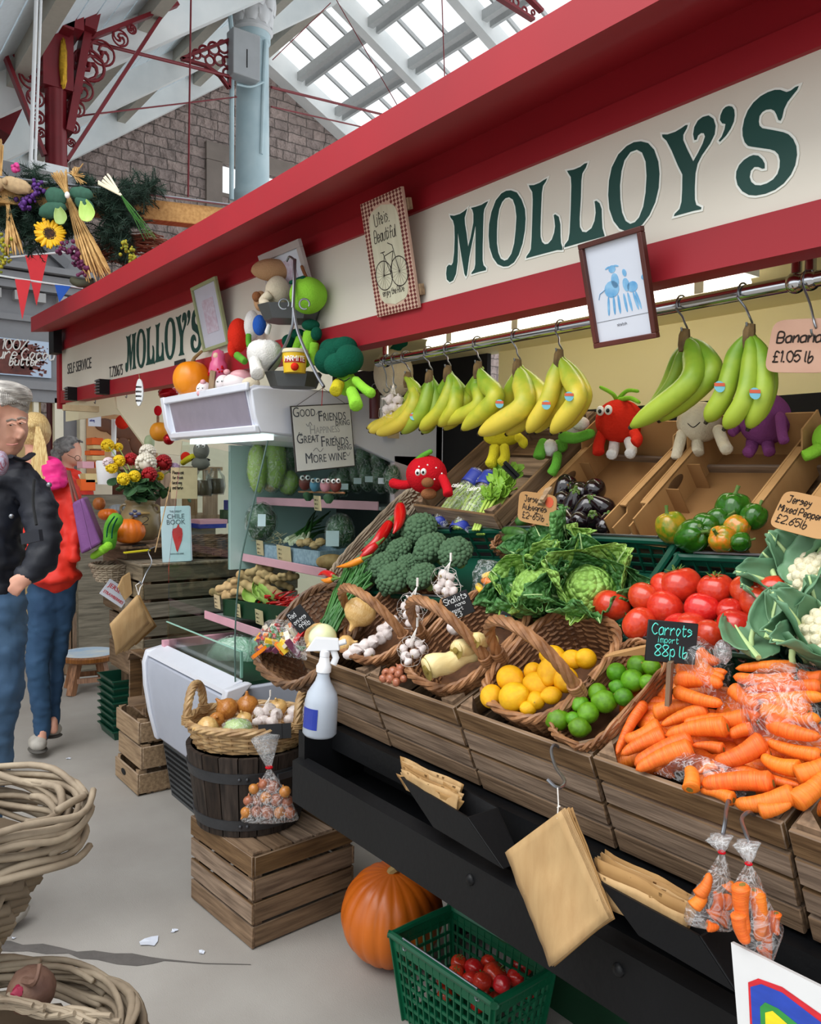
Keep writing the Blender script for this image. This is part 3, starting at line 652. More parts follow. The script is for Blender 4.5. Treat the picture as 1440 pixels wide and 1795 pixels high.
SPEC={0: 'long thin carrot standing against the left side of the carrot crate',15: 'short stubby cut carrot upright in the bag at the crate front',22: 'carrot with dark hollow crown at front right corner of the crate',23: 'thick carrot showing its crown at the frame edge',4: 'fat carrot pair member lying at left front of the pile',19: 'fat orange carrot lying level near the middle of the crate front'}
for i,(x0,y0,x1,y1,w,off) in enumerate(LOOSE):
    carrot((x0,y0),(x1,y1),w,SPEC.get(i,'loose orange carrot in the heap in the carrot crate'),'loose carrots in the crate',i,off)
R=random.Random(11)
for i in range(60):                                            # the layer underneath, glimpsed in the gaps
    px=1125+R.uniform(0,320);py=1250+(px-1120)*.30+R.uniform(-75,78)-((px-1120)*.05)
    c=on(px,py,-.028);a_=R.uniform(-.6,.6);d=V((math.cos(a_),math.sin(a_)*.79,math.sin(a_)*.61))*.065
    carrot(tuple(c-d),tuple(c+d),.028,'carrot buried in the lower layer of the carrot crate','buried carrots in the crate',i,0)
BAG=[(1398,1172,1290,1172,24),(1395,1192,1286,1186,26),(1441,1204,1306,1209,24),(1285,1207,1331,1240,24),(1349,1265,1440,1292,32),(1361,1234,1446,1222,26),(1398,1228,1300,1222,26),(1337,1243,1440,1262,28),(1420,1250,1330,1222,26),(1445,1190,1400,1180,28)]
for i,(x0,y0,x1,y1,w) in enumerate(BAG): carrot((x0,y0),(x1,y1),w,'carrot inside the clear bag at the back right of the carrot crate','carrots in the large clear bag',i,.03+.006*(i % 3))
BAG2=[(1190,1172,1276,1178,26),(1187,1193,1268,1200,30),(1227,1148,1263,1160,28),(1184,1211,1268,1234,22),(1222,1160,1270,1190,28)]
for i,(x0,y0,x1,y1,w) in enumerate(BAG2): carrot((x0,y0),(x1,y1),w,'carrot inside the small clear bag behind the chalk sign','carrots in the small clear bag',i,.035)
m_film=film('clear_bag',(1,.985,.97),.3,.1,.9,30,.03)
m_filmw=film('clear_bag_hazy',(.98,.98,.99),.4,.14,.9,40,.12)
def sheet(name,label,cat,quad,off=.05,n=26,amp=.012,seed=1,m=None,bulge=.03,group=None):
    P=[on(*q,0) if len(q) == 2 else V(q) for q in quad];nn=(P[1]-P[0]).cross(P[3]-P[0]).normalized();nn=nn if nn.z > 0 else -nn
    b=MB()
    def fn(s,t):
        p=(P[0]*(1-s)+P[1]*s)*(1-t)+(P[3]*(1-s)+P[2]*s)*t
        e=min(1,5*min(s,1-s,t,1-t));h=off*e+bulge*math.sin(math.pi*s)*math.sin(math.pi*t)
        h += amp*(abs(nz(p*28+V((seed,0,0))))+.6*abs(nz(p*60+V((seed,5,0)))))
        return p+nn*h
    b.grid(fn,n,n);o=b.build(name,m or m_film,org=P[0],smooth='all');return tag(o,label,cat,group)
sheet('clear_plastic_bag','large clear plastic bag of carrots at back right of the carrot crate','plastic bag',[(1275,1235),(1330,1320),(1470,1330),(1440,1165)],.045,30,.014,3)
sheet('clear_plastic_bag','small clear plastic bag of carrots behind the carrots chalk sign','plastic bag',[(1180,1205),(1270,1250),(1290,1165),(1215,1135)],.05,22,.012,7)
sheet('clear_plastic_bag','clear plastic bag spread at the front edge of the carrot crate','plastic bag',[(1150,1360),(1300,1405),(1330,1370),(1200,1318)],.02,22,.008,9,bulge=.012)
b=MB();b.ball((0,0,0),(.014,.014,.02),12,8,fn=lambda d: 1+.25*nz(d*4));o=b.build('bag_knot',m_filmw);o.location=on(1268,1142,.05);tag(o,'scrunched clear plastic knot of the carrot bag below the tomatoes','bag knot')
# tomatoes
m_tom=mat('tomato_skin','#d23a22',.22,col2='#c02a1c',scale=5,rand=.13,spec=.5,coat=.25,sss=.05)
m_calyx=mat('green_calyx','#5b7a34',.6,var=.3)
def mk_tomato(seed,calyx):
    R=random.Random(seed);t=thing('tomato','tomato','tomato');b=MB();k=R.choice((4,5,6))
    def fn(d):
        a=math.atan2(d.y,d.x);pole=max(0,d.z);return 1+.035*math.cos(k*a)*(1-abs(d.z))-.16*max(0,d.z-.8)*4
    b.ball((0,0,0),(1,1,.88),28,18,fn=fn);b.build('flesh',m_tom,t,V((0,0,0)),smooth='all')
    if calyx:
        b=MB()
        for i in range(6):
            a=2*math.pi*i/6+R.uniform(-.2,.2);u=V((math.cos(a),math.sin(a),0));pts=[V((0,0,.72)),u*.25+V((0,0,.76)),u*.5+V((0,0,.86+R.uniform(-.05,.1)))];b.tube(spline(pts,3),[.05,.07,.08,.07,.06,.04,.015],5,flat=.4)
        b.tube([(0,0,.7),(.02,0,.9),(.06,.02,1.02)],.05,6);b.build('calyx',m_calyx,t,V((0,0,0)))
    return t
TP=[mk_tomato(1,True),mk_tomato(2,False)];tu=set()
TOM=[(1073,1062,31,1,'reddest tomato resting on the cabbage leaf edge'),(1131,1048,28,0,0),(1122,1094,30,1,'tomato at front left of the tomato crate beside the chalk sign'),(1193,1026,35,0,'large tomato with spiky stalk at the back of the heap'),(1168,1028,26,1,0),(1168,1067,32,1,0),(1233,1068,31,1,0),(1256,1032,30,0,0),(1310,1033,28,1,0),(1280,1070,22,1,0),
 (1332,1058,33,1,0),(1358,1036,28,0,'tomato with stalk touching the cauliflower leaves'),(1292,1098,33,1,'tomato with pale scar above the carrot bag'),(1245,1113,27,0,'tomato with green stalk just right of the chalk sign'),(1211,1097,26,1,0),(1190,1100,26,1,0)]
for i,(x,y,r,k,lb) in enumerate(TOM):
    p=on(x,y,.03 if y < 1050 else .02);s=1.06*r*depth(p)/F;lb=lb or 'round red tomato in the heap in the green crate'
    place(TP[k],p,(R.uniform(-.6,.9),R.uniform(-.7,.7),R.uniform(0,6)),s,lb,'tomatoes in the green crate',k not in tu);tu.add(k)
# lemons and limes
m_lem=mat('lemon_skin','#f2b908',.38,col2='#eaa806',scale=4,rand=.06,bump=.35,bscale=34,spec=.5)
m_lime=mat('lime_skin','#5f9a14',.3,col2='#477a0c',scale=2.2,rand=.22,bump=.25,bscale=36,spec=.5)
def mk_citrus(name,m,el):
    t=thing(name,name,name);b=MB()
    def fn(d):
        q=1+.0*d.x
        if d.z > .86: q += (d.z-.86)*1.1
        if d.z < -.9: q += (-d.z-.9)*.8
        return q
    b.ball((0,0,0),(1,1,el),24,18,fn=fn);b.build('rind',m,t,V((0,0,0)),smooth='all')
    b=MB();b.lathe([(0,-.03),(.07,-.03),(.09,.02),(.05,.05),(0,.04)],10,Matrix.Translation((0,0,-el*1.06)));b.build('stem_scar',mat('stem_scar','#a58a3a',.7),t,V((0,0,0)));return t
lem,lim=mk_citrus('lemon',m_lem,1.12),mk_citrus('lime',m_lime,1.05)
LEM=[(630,1080,78),(650,1185,85),(520,1180,65),(875,955,68),(860,1040,78),(760,1040,55),(785,1120,78),(945,1085,75),(985,970,58),(1062,965,60),(775,1205,55),(865,1175,52),(730,1250,45)]
for i,(x,y,r) in enumerate(LEM):
    p=on(703+x/3.273,860+y/3.273,.018+(.012 if i in (1,4) else 0));s=1.0*r/3.273*depth(p)/F
    lb={1: 'lemon at the very front of the lemon basket',3: 'lemon highest against the back of the basket',6: 'lemon with its stem scar facing out mid basket',2: 'lemon at the left front corner of the lemon basket',9: 'lemon half hidden behind the basket handle'}.get(i,'yellow lemon in the heap in the wicker basket')
    place(lem,p,(R.uniform(.8,2.2),R.uniform(-1,1),R.uniform(0,6)),s,lb,'lemons in the basket',i == 0)
LIM=[(910,1315,65),(1000,1310,42),(1085,1275,62),(1035,1360,58),(1040,1225,52),(1140,1160,55),(1180,1210,66),(1255,1130,45),(1290,1185,52),(1340,1090,66),(1370,1005,62),(1250,1045,58),(1425,1100,46),(1450,1015,50)]
for i,(x,y,r) in enumerate(LIM):
    p=on(700+x/3.273,860+y/3.273,.008);s=r/3.273*depth(p)/F
    lb={0: 'bright green lime at the front left corner of the tray',9: 'palest yellow-green lime near the chalk sign post',6: 'darkest large lime in the middle of the tray',11: 'dark green lime under the brown card'}.get(i,'green lime in the wicker tray')
    place(lim,p,(R.uniform(.6,2.4),R.uniform(-1,1),R.uniform(0,6)),s,lb,'limes in the tray',i == 0)
# green plastic crates behind
m_gpl=mat('green_plastic','#0f4a38',.35,var=.12,scale=6,spec=.5)
def gcrate(name,label,w,d,h,M,m=None,taper=.9,rim=.014,cols=9,rws=3,cat='crate',group=None,metal=None,base=True):
    """open plastic crate with slotted walls: origin at the middle of the base"""
    m=m or m_gpl;t=thing(name,label,cat,group=group);T=.004
    cor=lambda sx,sy,z: V((sx*w/2*(taper+(1-taper)*z/h),sy*d/2*(taper+(1-taper)*z/h),z))
    for (s0,s1) in (((-1,-1),(1,-1)),((1,-1),(1,1)),((1,1),(-1,1)),((-1,1),(-1,-1))):
        b=MB();L=(cor(*s1,h)-cor(*s0,h)).length;nc=max(4,int(cols*L/max(w,d)))
        for i in range(rws+1):
            z=h*(.06+.80*i/rws);b.bar(cor(*s0,z),cor(*s1,z),T,.012 if i in (0,rws) else .008)
        for i in range(nc+1):
            k=i/nc;b.bar(cor(*s0,0).lerp(cor(*s1,0),k),cor(*s0,h).lerp(cor(*s1,h),k),.007 if 0 < i < nc else .02,T,up=(s1[0]-s0[0],s1[1]-s0[1],.001))
        b.bar(cor(*s0,h*.93),cor(*s1,h*.93),T,h*.14)
        b.build('side_wall',m,t,V((0,0,0)))
    b=MB();q=[cor(-1,-1,h),cor(1,-1,h),cor(1,1,h),cor(-1,1,h)];b.tube(spline([q[0].lerp(q[1],.06),q[0].lerp(q[1],.94),q[1].lerp(q[2],.06),q[1].lerp(q[2],.94),q[2].lerp(q[3],.06),q[2].lerp(q[3],.94),q[3].lerp(q[0],.06),q[3].lerp(q[0],.94)],5,True),rim*.6,8,True);b.build('rim',m,t,V((0,0,0)))
    if base: b=MB();b.box((0,0,.004),(w*taper,d*taper,.006));b.build('base',m,t,V((0,0,0)))
    if metal:
        for s in (-1,1):
            b=MB();y=s*(d/2+.003);x=w*.36;b.tube(spline([(-x,y,h-.012),(-x,y,h+.01),(-x+.02,y,h+.012),(x-.02,y,h+.012),(x,y,h+.01),(x,y,h-.012)],4),.0025,6)
            for e in (-1,1): b.tube(arc((e*x,y-s*.002,h-.012),.007,0,6.28,10),.002,5)
            b.build('wire_handle',metal,t,V((0,0,0)))
    pose(t,M);return t
def gc_on(label,fl,fr,d,h=.09,yaw=0,off=.0):
    A,B_=on(*fl,off),on(*fr,off);c=(A+B_)/2;u=(B_-A);M=frame_of(c,u,V((0,.79,.61)));w=u.length
    return gcrate('plastic_crate',label,w,d,h,M @ Matrix.Translation((0,d/2,-h)),group='green plastic crates',metal=m_wire)
gc_on('dark green plastic crate holding tomatoes',(1098,1118),(1335,1150),.235)
gc_on('dark green plastic crate holding savoy cabbages',(890,1062),(1090,1090),.24)
gc_on('dark green plastic crate holding broccoli and bagged peppers',(650,1040),(870,1058),.26)
gc_on('dark green plastic crate holding cauliflowers at the frame edge',(1342,1155),(1600,1225),.25)
# ------------------------------------------------------------------ more vegetables on the display
m_broc=mat('broccoli_florets','#688663',.8,col2='#45664c',scale=55,bump=.5,bscale=140,spec=.2)
m_stalk=mat('pale_green_stalk','#93ad62',.55,var=.15)
def mk_broccoli(seed):
    R=random.Random(seed);t=thing('broccoli','b','broccoli');b=MB();b.ball((0,0,.1),(.86,.86,.66),20,12,fn=lambda d: 1+.06*nz(d*3+V((seed,0,0))))
    n=85
    for i in range(n):                                         # golden-angle bunches of tiny florets
        z=1-1.25*(i+.5)/n;a=i*2.39996;r=math.sqrt(max(0,1-z*z));d=V((r*math.cos(a),r*math.sin(a),z));s=R.uniform(.13,.22)
        b.ball((d.x*.86,d.y*.86,.1+d.z*.66),(s,s,s*.85),8,6,fn=lambda q: 1+.3*nz(q*4+d*9))
    b.build('florets',m_broc,t,V((0,0,0)),smooth='all')
    b=MB();b.lathe([(.5,.1),(.3,-.3),(.26,-.9),(.2,-.92)],10);b.build('stalk',m_stalk,t,V((0,0,0)));return t
BP=[mk_broccoli(1),mk_broccoli(2),mk_broccoli(5)];bu=set()
BRO=[(699,925,26),(737,931,32),(665,961,26),(702,969,27),(757,966,33),(800,972,31),(644,993,25),(673,996,29),(693,1018,33),(716,993,22),(742,1014,28),(640,1012,22)]
for i,(x,y,r) in enumerate(BRO):
    p=on(x,y,.04);s=r*1.02*depth(p)/F
    lb={0: 'broccoli head at the top of the heap nearest the red chillies',4: 'large broccoli head at the upper right of the heap',5: 'greenest broccoli head at the right end above the netted garlic',8: 'biggest broccoli head at the front of the heap above the garlic basket',6: 'broccoli head at the left edge by the spring onion tops'}.get(i,'dark green broccoli head in the heap')
    place(BP[i % 3],p,(R.uniform(.5,.95),R.uniform(-.3,.3),R.uniform(-.3,.3)),s,lb,'broccoli heads in the heap',i % 3 not in bu);bu.add(i % 3)
# savoy cabbage
def cab_mat(name,c1,c2):
    m=mat(name,c1,.5,col2=c2,scale=6,spec=.4);nt=m.node_tree;N=nt.nodes;L=nt.links;b=N['Principled BSDF']
    tc=N.new('ShaderNodeTexCoord');vo=N.new('ShaderNodeTexVoronoi');vo.inputs['Scale'].default_value=85;vo.feature='F1';L.new(tc.outputs['Object'],vo.inputs['Vector'])
    bp=N.new('ShaderNodeBump');bp.inputs['Strength'].default_value=1;bp.inputs['Distance'].default_value=.012;bp.invert=True;L.new(vo.outputs['Distance'],bp.inputs['Height']);L.new(bp.outputs[0],b.inputs['Normal'])
    return m
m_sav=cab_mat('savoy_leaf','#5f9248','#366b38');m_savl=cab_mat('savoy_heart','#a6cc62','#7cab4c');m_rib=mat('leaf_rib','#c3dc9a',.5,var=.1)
def leaf(b,br,L,Wd,cup,curl,M,seed=0,ruff=.05,n=18,thick=.0012,crinkle=.0):
    """a cupped leaf from its base outwards with a ruffled edge"""
    def fn(s,t):
        y=t*L;w=Wd*math.sin(math.pi*min(1,.12+.80*t**.75))**.7;x=(s-.5)*2*w
        z=cup*(abs(s-.5)*2)**2*Wd+curl*L*t*t;e=max(abs(s-.5)*2,t**2)
        z += ruff*L*e**3*math.sin(s*26+seed)*.5+ruff*L*e**3*nz((s*5+seed,t*5,0))*1.5
        z += crinkle*nz((x*70,y*70,seed))
        return (x,y,z)
    b.grid(fn,n,n,M,thick)
    if br is not None:
        br.tube([M @ V((0,fn(.5,t/8)[1],fn(.5,t/8)[2]+.001)) for t in range(9)],[.006*(1-t/9.5)*L/.14 for t in range(9)],6)
def mk_cabbage(name,label,M,leaves,R0,group=None):
    t=thing(name,label,'cabbage',group=group);b=MB();b.ball((0,0,0),R0,28,18,fn=lambda d: 1+.06*nz(d*3)+.02*nz(d*14));b.build('heart',m_savl,t,V((0,0,0)),smooth='all')
    for k,(az,tilt,L,Wd,cup,curl,lit) in enumerate(leaves):
        b,br=MB(),MB();Ml=rotz(az) @ Matrix.Translation((0,R0*.55,-R0*.75)) @ Matrix.Rotation(tilt,4,'X');leaf(b,br,L,Wd,cup,curl,Ml,k*1.7,.07,26,.0012,.004)
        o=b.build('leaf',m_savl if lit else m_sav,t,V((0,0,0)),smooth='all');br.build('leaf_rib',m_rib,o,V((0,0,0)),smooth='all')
    pose(t,M);return t
def pf(x,y,off,rx,ry,rz): return Matrix.Translation(on(x,y,off)) @ rotz(rz) @ Matrix.Rotation(ry,4,'Y') @ Matrix.Rotation(rx,4,'X')
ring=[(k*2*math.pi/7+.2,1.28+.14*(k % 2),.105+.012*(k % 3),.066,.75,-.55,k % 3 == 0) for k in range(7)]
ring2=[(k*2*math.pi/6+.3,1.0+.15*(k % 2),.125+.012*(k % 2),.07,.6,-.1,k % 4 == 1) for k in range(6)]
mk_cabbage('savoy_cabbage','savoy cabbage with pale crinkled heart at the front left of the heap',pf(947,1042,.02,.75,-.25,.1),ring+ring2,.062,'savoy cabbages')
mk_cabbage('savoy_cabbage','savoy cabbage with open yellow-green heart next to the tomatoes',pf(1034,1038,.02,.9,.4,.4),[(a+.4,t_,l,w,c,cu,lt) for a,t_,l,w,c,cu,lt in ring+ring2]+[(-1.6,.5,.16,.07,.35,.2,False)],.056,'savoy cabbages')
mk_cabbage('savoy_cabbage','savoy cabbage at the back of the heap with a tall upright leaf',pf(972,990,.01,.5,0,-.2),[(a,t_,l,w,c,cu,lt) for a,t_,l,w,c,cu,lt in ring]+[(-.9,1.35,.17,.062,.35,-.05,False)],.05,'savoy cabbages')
# cauliflowers at the frame edge
m_curd=mat('cauliflower_curd','#ede3c2',.7,var=.12,scale=30,bump=.6,bscale=90)
m_caul=mat('cauliflower_leaf','#7ba07a',.5,col2='#55805e',scale=5,bump=.15,bscale=30)
def mk_cauli(label,M,lv,R0):
    t=thing('cauliflower',label,'cauliflower',group='cauliflowers in leaf');b=MB();b.ball((0,0,0),R0,24,16,fn=lambda d: 1+.05*nz(d*5))
    for i in range(70):
        z=1-1.2*(i+.5)/70;a=i*2.39996;r=math.sqrt(1-z*z);b.ball((R0*.93*r*math.cos(a),R0*.93*r*math.sin(a),R0*.93*z),R0*.2,8,6)
    b.build('curd',m_curd,t,V((0,0,0)),smooth='all')
    for k,(az,tilt,L,Wd,cup,curl) in enumerate(lv):
        b,br=MB(),MB();Ml=rotz(az) @ Matrix.Translation((0,R0*.75,-R0*.8)) @ Matrix.Rotation(tilt,4,'X');leaf(b,None,L,Wd,cup,curl,Ml,k*2.1,.05,20,.0015)
        f=lambda s: (0,s*L,curl*L*s*s+.002);br.tube([Ml @ V(f(s/8)) for s in range(9)],[.0085*(1-s/10) for s in range(9)],8)
        o=b.build('leaf',m_caul,t,V((0,0,0)),smooth='all');br.build('leaf_rib',m_rib,o,V((0,0,0)),smooth='all')
    pose(t,M);return t
lv=[(k*2*math.pi/7,1.2+.2*(k % 2),.10+.015*(k % 3),.045,.6,-.3-.1*(k % 2)) for k in range(7)]
mk_cauli('cauliflower with long cut leaf stalks reaching over the tomatoes',pf(1440,1022,.02,.8,-.1,.2),lv+[(1.2,.75,.10,.05,.3,.2),(2.0,.6,.12,.05,.3,.3),(.6,.9,.11,.05,.3,.1)],.052)
mk_cauli('cauliflower with pale ribbed leaf curling round it at the frame edge',pf(1462,1122,.02,.7,-.2,.9),lv+[(1.4,1.0,.10,.05,.7,-.2),(.5,.4,.10,.045,.3,.2)],.05)
def stub(x0,y0,x1,y1,w,lb):
    P,Q=on(x0,y0,.03),on(x1,y1,.05);b=MB();r=w*depth(P)/F/2;b.tube([P,P.lerp(Q,.5)+V((0,-.004,.004)),Q],[r,r*.9,r],10);o=b.build('leaf_stalk',m_rib,org=P);return tag(o,lb,'leaf stalk','cut cauliflower leaf stalks')
for a in ((1318,1140,1322,1103,10,'cut pale stalk standing left of the cauliflower leaves'),(1375,1130,1392,1112,9,'cut pale stalk bending right among cauliflower leaves'),(1392,1172,1390,1140,12,'thick cut pale stalk in front of the cauliflower crate'),(1395,1050,1375,1012,8,'slim cut stalk pointing up above the lower leaves'),(1372,1040,1351,993,11,'thick cut stalk pointing up over the last tomato')): stub(*a)
for (x,y,rx,ry,rz,L,lb) in ((1345,1120,.9,.2,.5,.085,'blue-green leaf lying over the green crate corner'),(1380,1085,.8,-.3,-.6,.12,'dark folded leaf beside the lowest tomato'),(1330,1155,.3,.1,1.0,.11,'flat leaf tip drooping towards the carrot bag'),(1400,1030,.9,.1,-.2,.12,'broad veined leaf below the upper curd'),(1420,975,.9,.4,-1.2,.1,'curled leaf at the top of the cauliflowers')):
    b,br=MB(),MB();leaf(b,None,L,L*.42,.35,.1,Matrix.Identity(4),x,.07,18,.0014);o=b.build('cauliflower_leaf',m_caul,smooth='all');br.tube([(0,s*L/8,.1*L*(s/8)**2+.002) for s in range(9)],[.005*(1-s/10) for s in range(9)],6);br.build('leaf_rib',m_rib,o,V((0,0,0)));pose(o,pf(x,y,.045,rx,ry,rz));tag(o,lb,'leaf','loose cauliflower leaves')
# onions, garlic, parsnips, shallots
def onion_mat(name,c1,c2):
    return mat(name,c1,.3,col2=c2,scale=5,stretch=(3,3,.4),spec=.5,coat=.15)
m_on=onion_mat('brown_onion_skin','#c98a42','#a8632a');m_ony=onion_mat('pale_onion_skin','#e3c083','#cf9f58');m_onw=mat('peeled_onion','#e9ecc4',.3,col2='#d5dca4',scale=4,spec=.5)
m_gar=mat('garlic_skin','#e9e2dc',.5,col2='#cbb9b8',scale=9,stretch=(2,2,.5));m_shal=onion_mat('shallot_skin','#b3714e','#8a4a38');m_root=mat('root_fibre','#a58f62',.8)
def mk_onion(name,label,m,p,r,rot,cat='onion',group=None,peel=False):
    t=thing(name,label,cat,group=group);b=MB();pr=[(0,-.86),(.2,-.86),(.55,-.74),(.88,-.4),(1,0),(.92,.38),(.66,.68),(.36,.84),(.2,.98),(.13,1.2),(.1,1.35),(0,1.36)]
    pr2=[(pr[i][0]*(1-k/3)+pr[i+1][0]*k/3,pr[i][1]*(1-k/3)+pr[i+1][1]*k/3) for i in range(len(pr)-1) for k in range(3)]+[pr[-1]]
    if peel: pr2=[q for q in pr2 if q[1] < .8]+[(.0,.82)]
    b.lathe(pr2,28,fn=lambda a,s: 1+.02*math.sin(a*9));b.build('bulb',m,t,V((0,0,0)),smooth='all')
    b=MB()
    for i in range(14):
        a=i*2.4;b.tube([(0.1*math.cos(a),.1*math.sin(a),-.84),(.22*math.cos(a),.22*math.sin(a),-.96),(.3*math.cos(a),.3*math.sin(a),-.98)],.018,4)
    b.build('roots',m_root,t,V((0,0,0)));pose(t,TRS(p,rot,r));return t
def px_r(p,r): return r*depth(p)/F
p=on(632,1072,.06);mk_onion('onion','big golden onion inside the handle of the garlic basket',m_ony,p,px_r(p,29),(2.6,.2,.3),group='onions on the counter')
p=on(560,1118,.05);t=mk_onion('onion','large half-peeled white and brown onion behind the spray bottle',m_ony,p,px_r(p,27),(1.9,.6,.6),group='onions on the counter')
p2=on(566,1118,.058);b=MB();b.ball(p2,(px_r(p2,25),)*3,24,16);o=b.build('peeled_flank',m_onw,org=p2,smooth='all');o.parent=t;o.matrix_parent_inverse=t.matrix_basis.inverted();o['label']='peeled white flank'
p=on(607,1130,.02);mk_onion('onion','pale onion half hidden by the front of the garlic basket',m_ony,p,px_r(p,17),(1.2,.5,2),group='onions on the counter')
gpro=None
def mk_garlic():
    t=thing('garlic_bulb','g','garlic');b=MB();pr=[(0,-.72),(.4,-.72),(.8,-.5),(1,-.1),(.92,.25),(.6,.58),(.3,.8),(.16,1.1),(.12,1.5),(0,1.52)]
    b.lathe(pr,30,fn=lambda a,s: 1+.09*abs(math.cos(a*3.5))-.05);b.build('bulb',m_gar,t,V((0,0,0)),smooth='all');b=MB();b.lathe([(0,-.78),(.25,-.76),(.28,-.7),(0,-.66)],12);b.build('root_plate',m_root,t,V((0,0,0)));return t
gpro=mk_garlic();gfirst=True
def garlic(p,r,lb,group,rot=None):
    global gfirst
    o=place(gpro,p,rot or (R.uniform(.3,1.5),R.uniform(-.6,.6),R.uniform(0,6)),r,lb,group,gfirst);gfirst=False;return o
m_net=mat('white_net','#efeae4',.5,var=.05)
def netbag(label,cells,off=.03,top=None,group='netted garlic bags'):
    """bulbs held in a white net: every bulb a thing, the net another"""
    cs=[on(x,y,off) if len(q) == 3 else V(q[3:]) for q in cells for x,y in [q[:2]]]
    for c,q in zip(cs,cells): garlic(c,px_r(c,q[2]),'garlic bulb in the '+label,'bulbs in the '+label)
    t=sum(cs,V((0,0,0)))/len(cs);b=MB();ext=max((c-t).length for c in cs)+px_r(t,cells[0][2])*1.15
    rs=[]
    for i in range(9):
        th=math.pi*(i+.5)/9
        ring=[]
        for k in range(18):
            a=2*math.pi*k/18;d=V((math.sin(th)*math.cos(a),math.sin(th)*math.sin(a),math.cos(th)))
            far_=max(((c-t).dot(d)+px_r(c,q[2])*1.0) for c,q in zip(cs,cells));ring.append(t+d*far_)
        rs.append(ring)
    for i in range(0,9,2): b.tube(rs[i],.00035,3,True)
    for k in range(0,18,2): b.tube([rs[i][k] for i in range(9)],.00035,3)
    tp=V(top) if top else rs[0][0]+V((0,.01,.03));
    for k in range(0,18,2): b.tube([rs[0][k],rs[0][k].lerp(tp,.5),tp],.0006,4)
    b.tube([tp,tp+V((0,0,.02))],.003,6);o=b.build('garlic_net',m_net,org=t);return tag(o,'white net of the '+label,'net bag',group)
netbag('garlic net in front of the broccoli',[(778,1008,10),(790,1012,9),(775,1022,9),(788,1026,10),(768,1032,9),(782,1038,9),(795,1036,9)],.05)
netbag('garlic net at the back of the garlic basket',[(712,1062,10),(722,1052,9),(727,1068,10),(715,1078,9),(728,1083,9),(742,1060,8),(718,1092,8)],.05)
netbag('garlic net between the garlic and parsnip baskets',[(708,1138,9),(720,1128,10),(735,1130,9),(712,1150,9),(728,1146,10),(742,1138,8),(716,1160,8)],.035)
for i,(x,y,r) in enumerate([(625,1140,13),(640,1132,13),(655,1125,12),(668,1118,12),(648,1146,11),(612,1148,11),(672,1104,12),(683,1098,11),(679,1112,11),(690,1088,10)]):
    p=on(x,y,.022);garlic(p,px_r(p,r),['white garlic bulb in the heap in the middle handled basket','purple tinted garlic bulb at the back of the garlic basket'][i > 5],'loose garlic in the basket' if i < 6 else 'purple garlic in the basket')
p=on(795,1102,.03);garlic(p,px_r(p,13),'single garlic bulb behind the handle of the parsnip basket','loose garlic in the basket')
m_pars=mat('parsnip_skin','#ead9a4',.5,col2='#d7bd7c',scale=16,stretch=(4,.5,.5),bump=.2)
def mk_parsnip(label,p,q,w0,w1,off):
    P,Q=on(*p,off),on(*q,off);P=at(*p,Y=P.y-.055);r0,r1=px_r(P,w0/2),px_r(Q,w1/2);t=thing('parsnip',label,'parsnip',group='parsnips in the basket');b=MB();n=12
    b.tube([P.lerp(Q,i/n)+V((0,0,.003*math.sin(i))) for i in range(n+1)],[(r0+(r1-r0)*i/n)*(.8 if i == 0 else .25 if i == n else 1) for i in range(n+1)],16);b.build('root',m_pars,t,V((0,0,0)),smooth='all')
    b=MB();b.lathe([(r0*.95,0),(r0*.5,-.004),(r0*.32,.004),(0,.006)],14,axis_frame(P,P+(P-Q)));b.build('crown',m_crown,t,V((0,0,0)));return t
mk_parsnip('thick parsnip with its dark crown facing front left',(748,1173),(845,1140),46,26,.03);mk_parsnip('parsnip lying behind the thickest one in the basket',(800,1140),(850,1128),34,22,.03);mk_parsnip('parsnip tip showing at the back of the parsnip basket',(832,1124),(870,1120),28,20,.035)
spro=None
for i,(x,y,r) in enumerate([(678,1180,9),(690,1178,10),(700,1182,9),(685,1190,9),(672,1190,8),(695,1196,8),(708,1190,7),(703,1172,9)]):
    p=on(x,y,.008)
    if spro is None: spro=mk_onion('shallot','long brown shallot at the front of the crate beside the parsnip basket',m_shal,p,px_r(p,r),(1.2,.6,.5),'shallot','shallots in the crate')
    else: dup(spro,TRS(p,(R.uniform(.8,2),R.uniform(-.8,.8),R.uniform(0,6)),px_r(p,r)),'small brown shallot in the heap in front of the parsnip basket','shallots in the crate')
# bagged small peppers or chillies between broccoli and cabbage
m_orp=mat('orange_pepper_skin','#ee8a1c',.25,col2='#e0741a',scale=5,rand=.15,coat=.3);m_yep=mat('yellow_pepper_skin','#e8c33c',.3,var=.15)
def small_pep(x,y,L,w,a,m,lb,group):
    c=on(x,y,.025);b=MB();u=V((math.cos(a),math.sin(a)*.79,math.sin(a)*.61));k=depth(c)/F;P=c-u*L*k/2;Q=c+u*L*k/2
    b.tube([P.lerp(Q,i/8) for i in range(9)],[w*k*(.5+.5*math.sin(math.pi*(i+1)/9)) for i in range(9)],10);return tag(b.build('small_pepper',m,org=c,smooth='all'),lb,'pepper',group)
for i,(x,y) in enumerate([(842,1032),(856,1020),(868,1028),(880,1022),(850,1042),(866,1040),(882,1038),(892,1030),(875,1010),(860,1008)]): small_pep(x,y,30,7,R.uniform(-.8,.8),m_orp if i % 3 else m_yep,'small orange pepper in the clear bag between broccoli and cabbage' if i % 3 else 'small yellow pepper in the clear bag between broccoli and cabbage','orange peppers in the bag' if i % 3 else 'yellow peppers in the bag')
sheet('clear_plastic_bag','clear brownish bag of small peppers between broccoli and cabbage','plastic bag',[(825,1052),(905,1058),(910,1000),(845,995)],.03,20,.01,4)
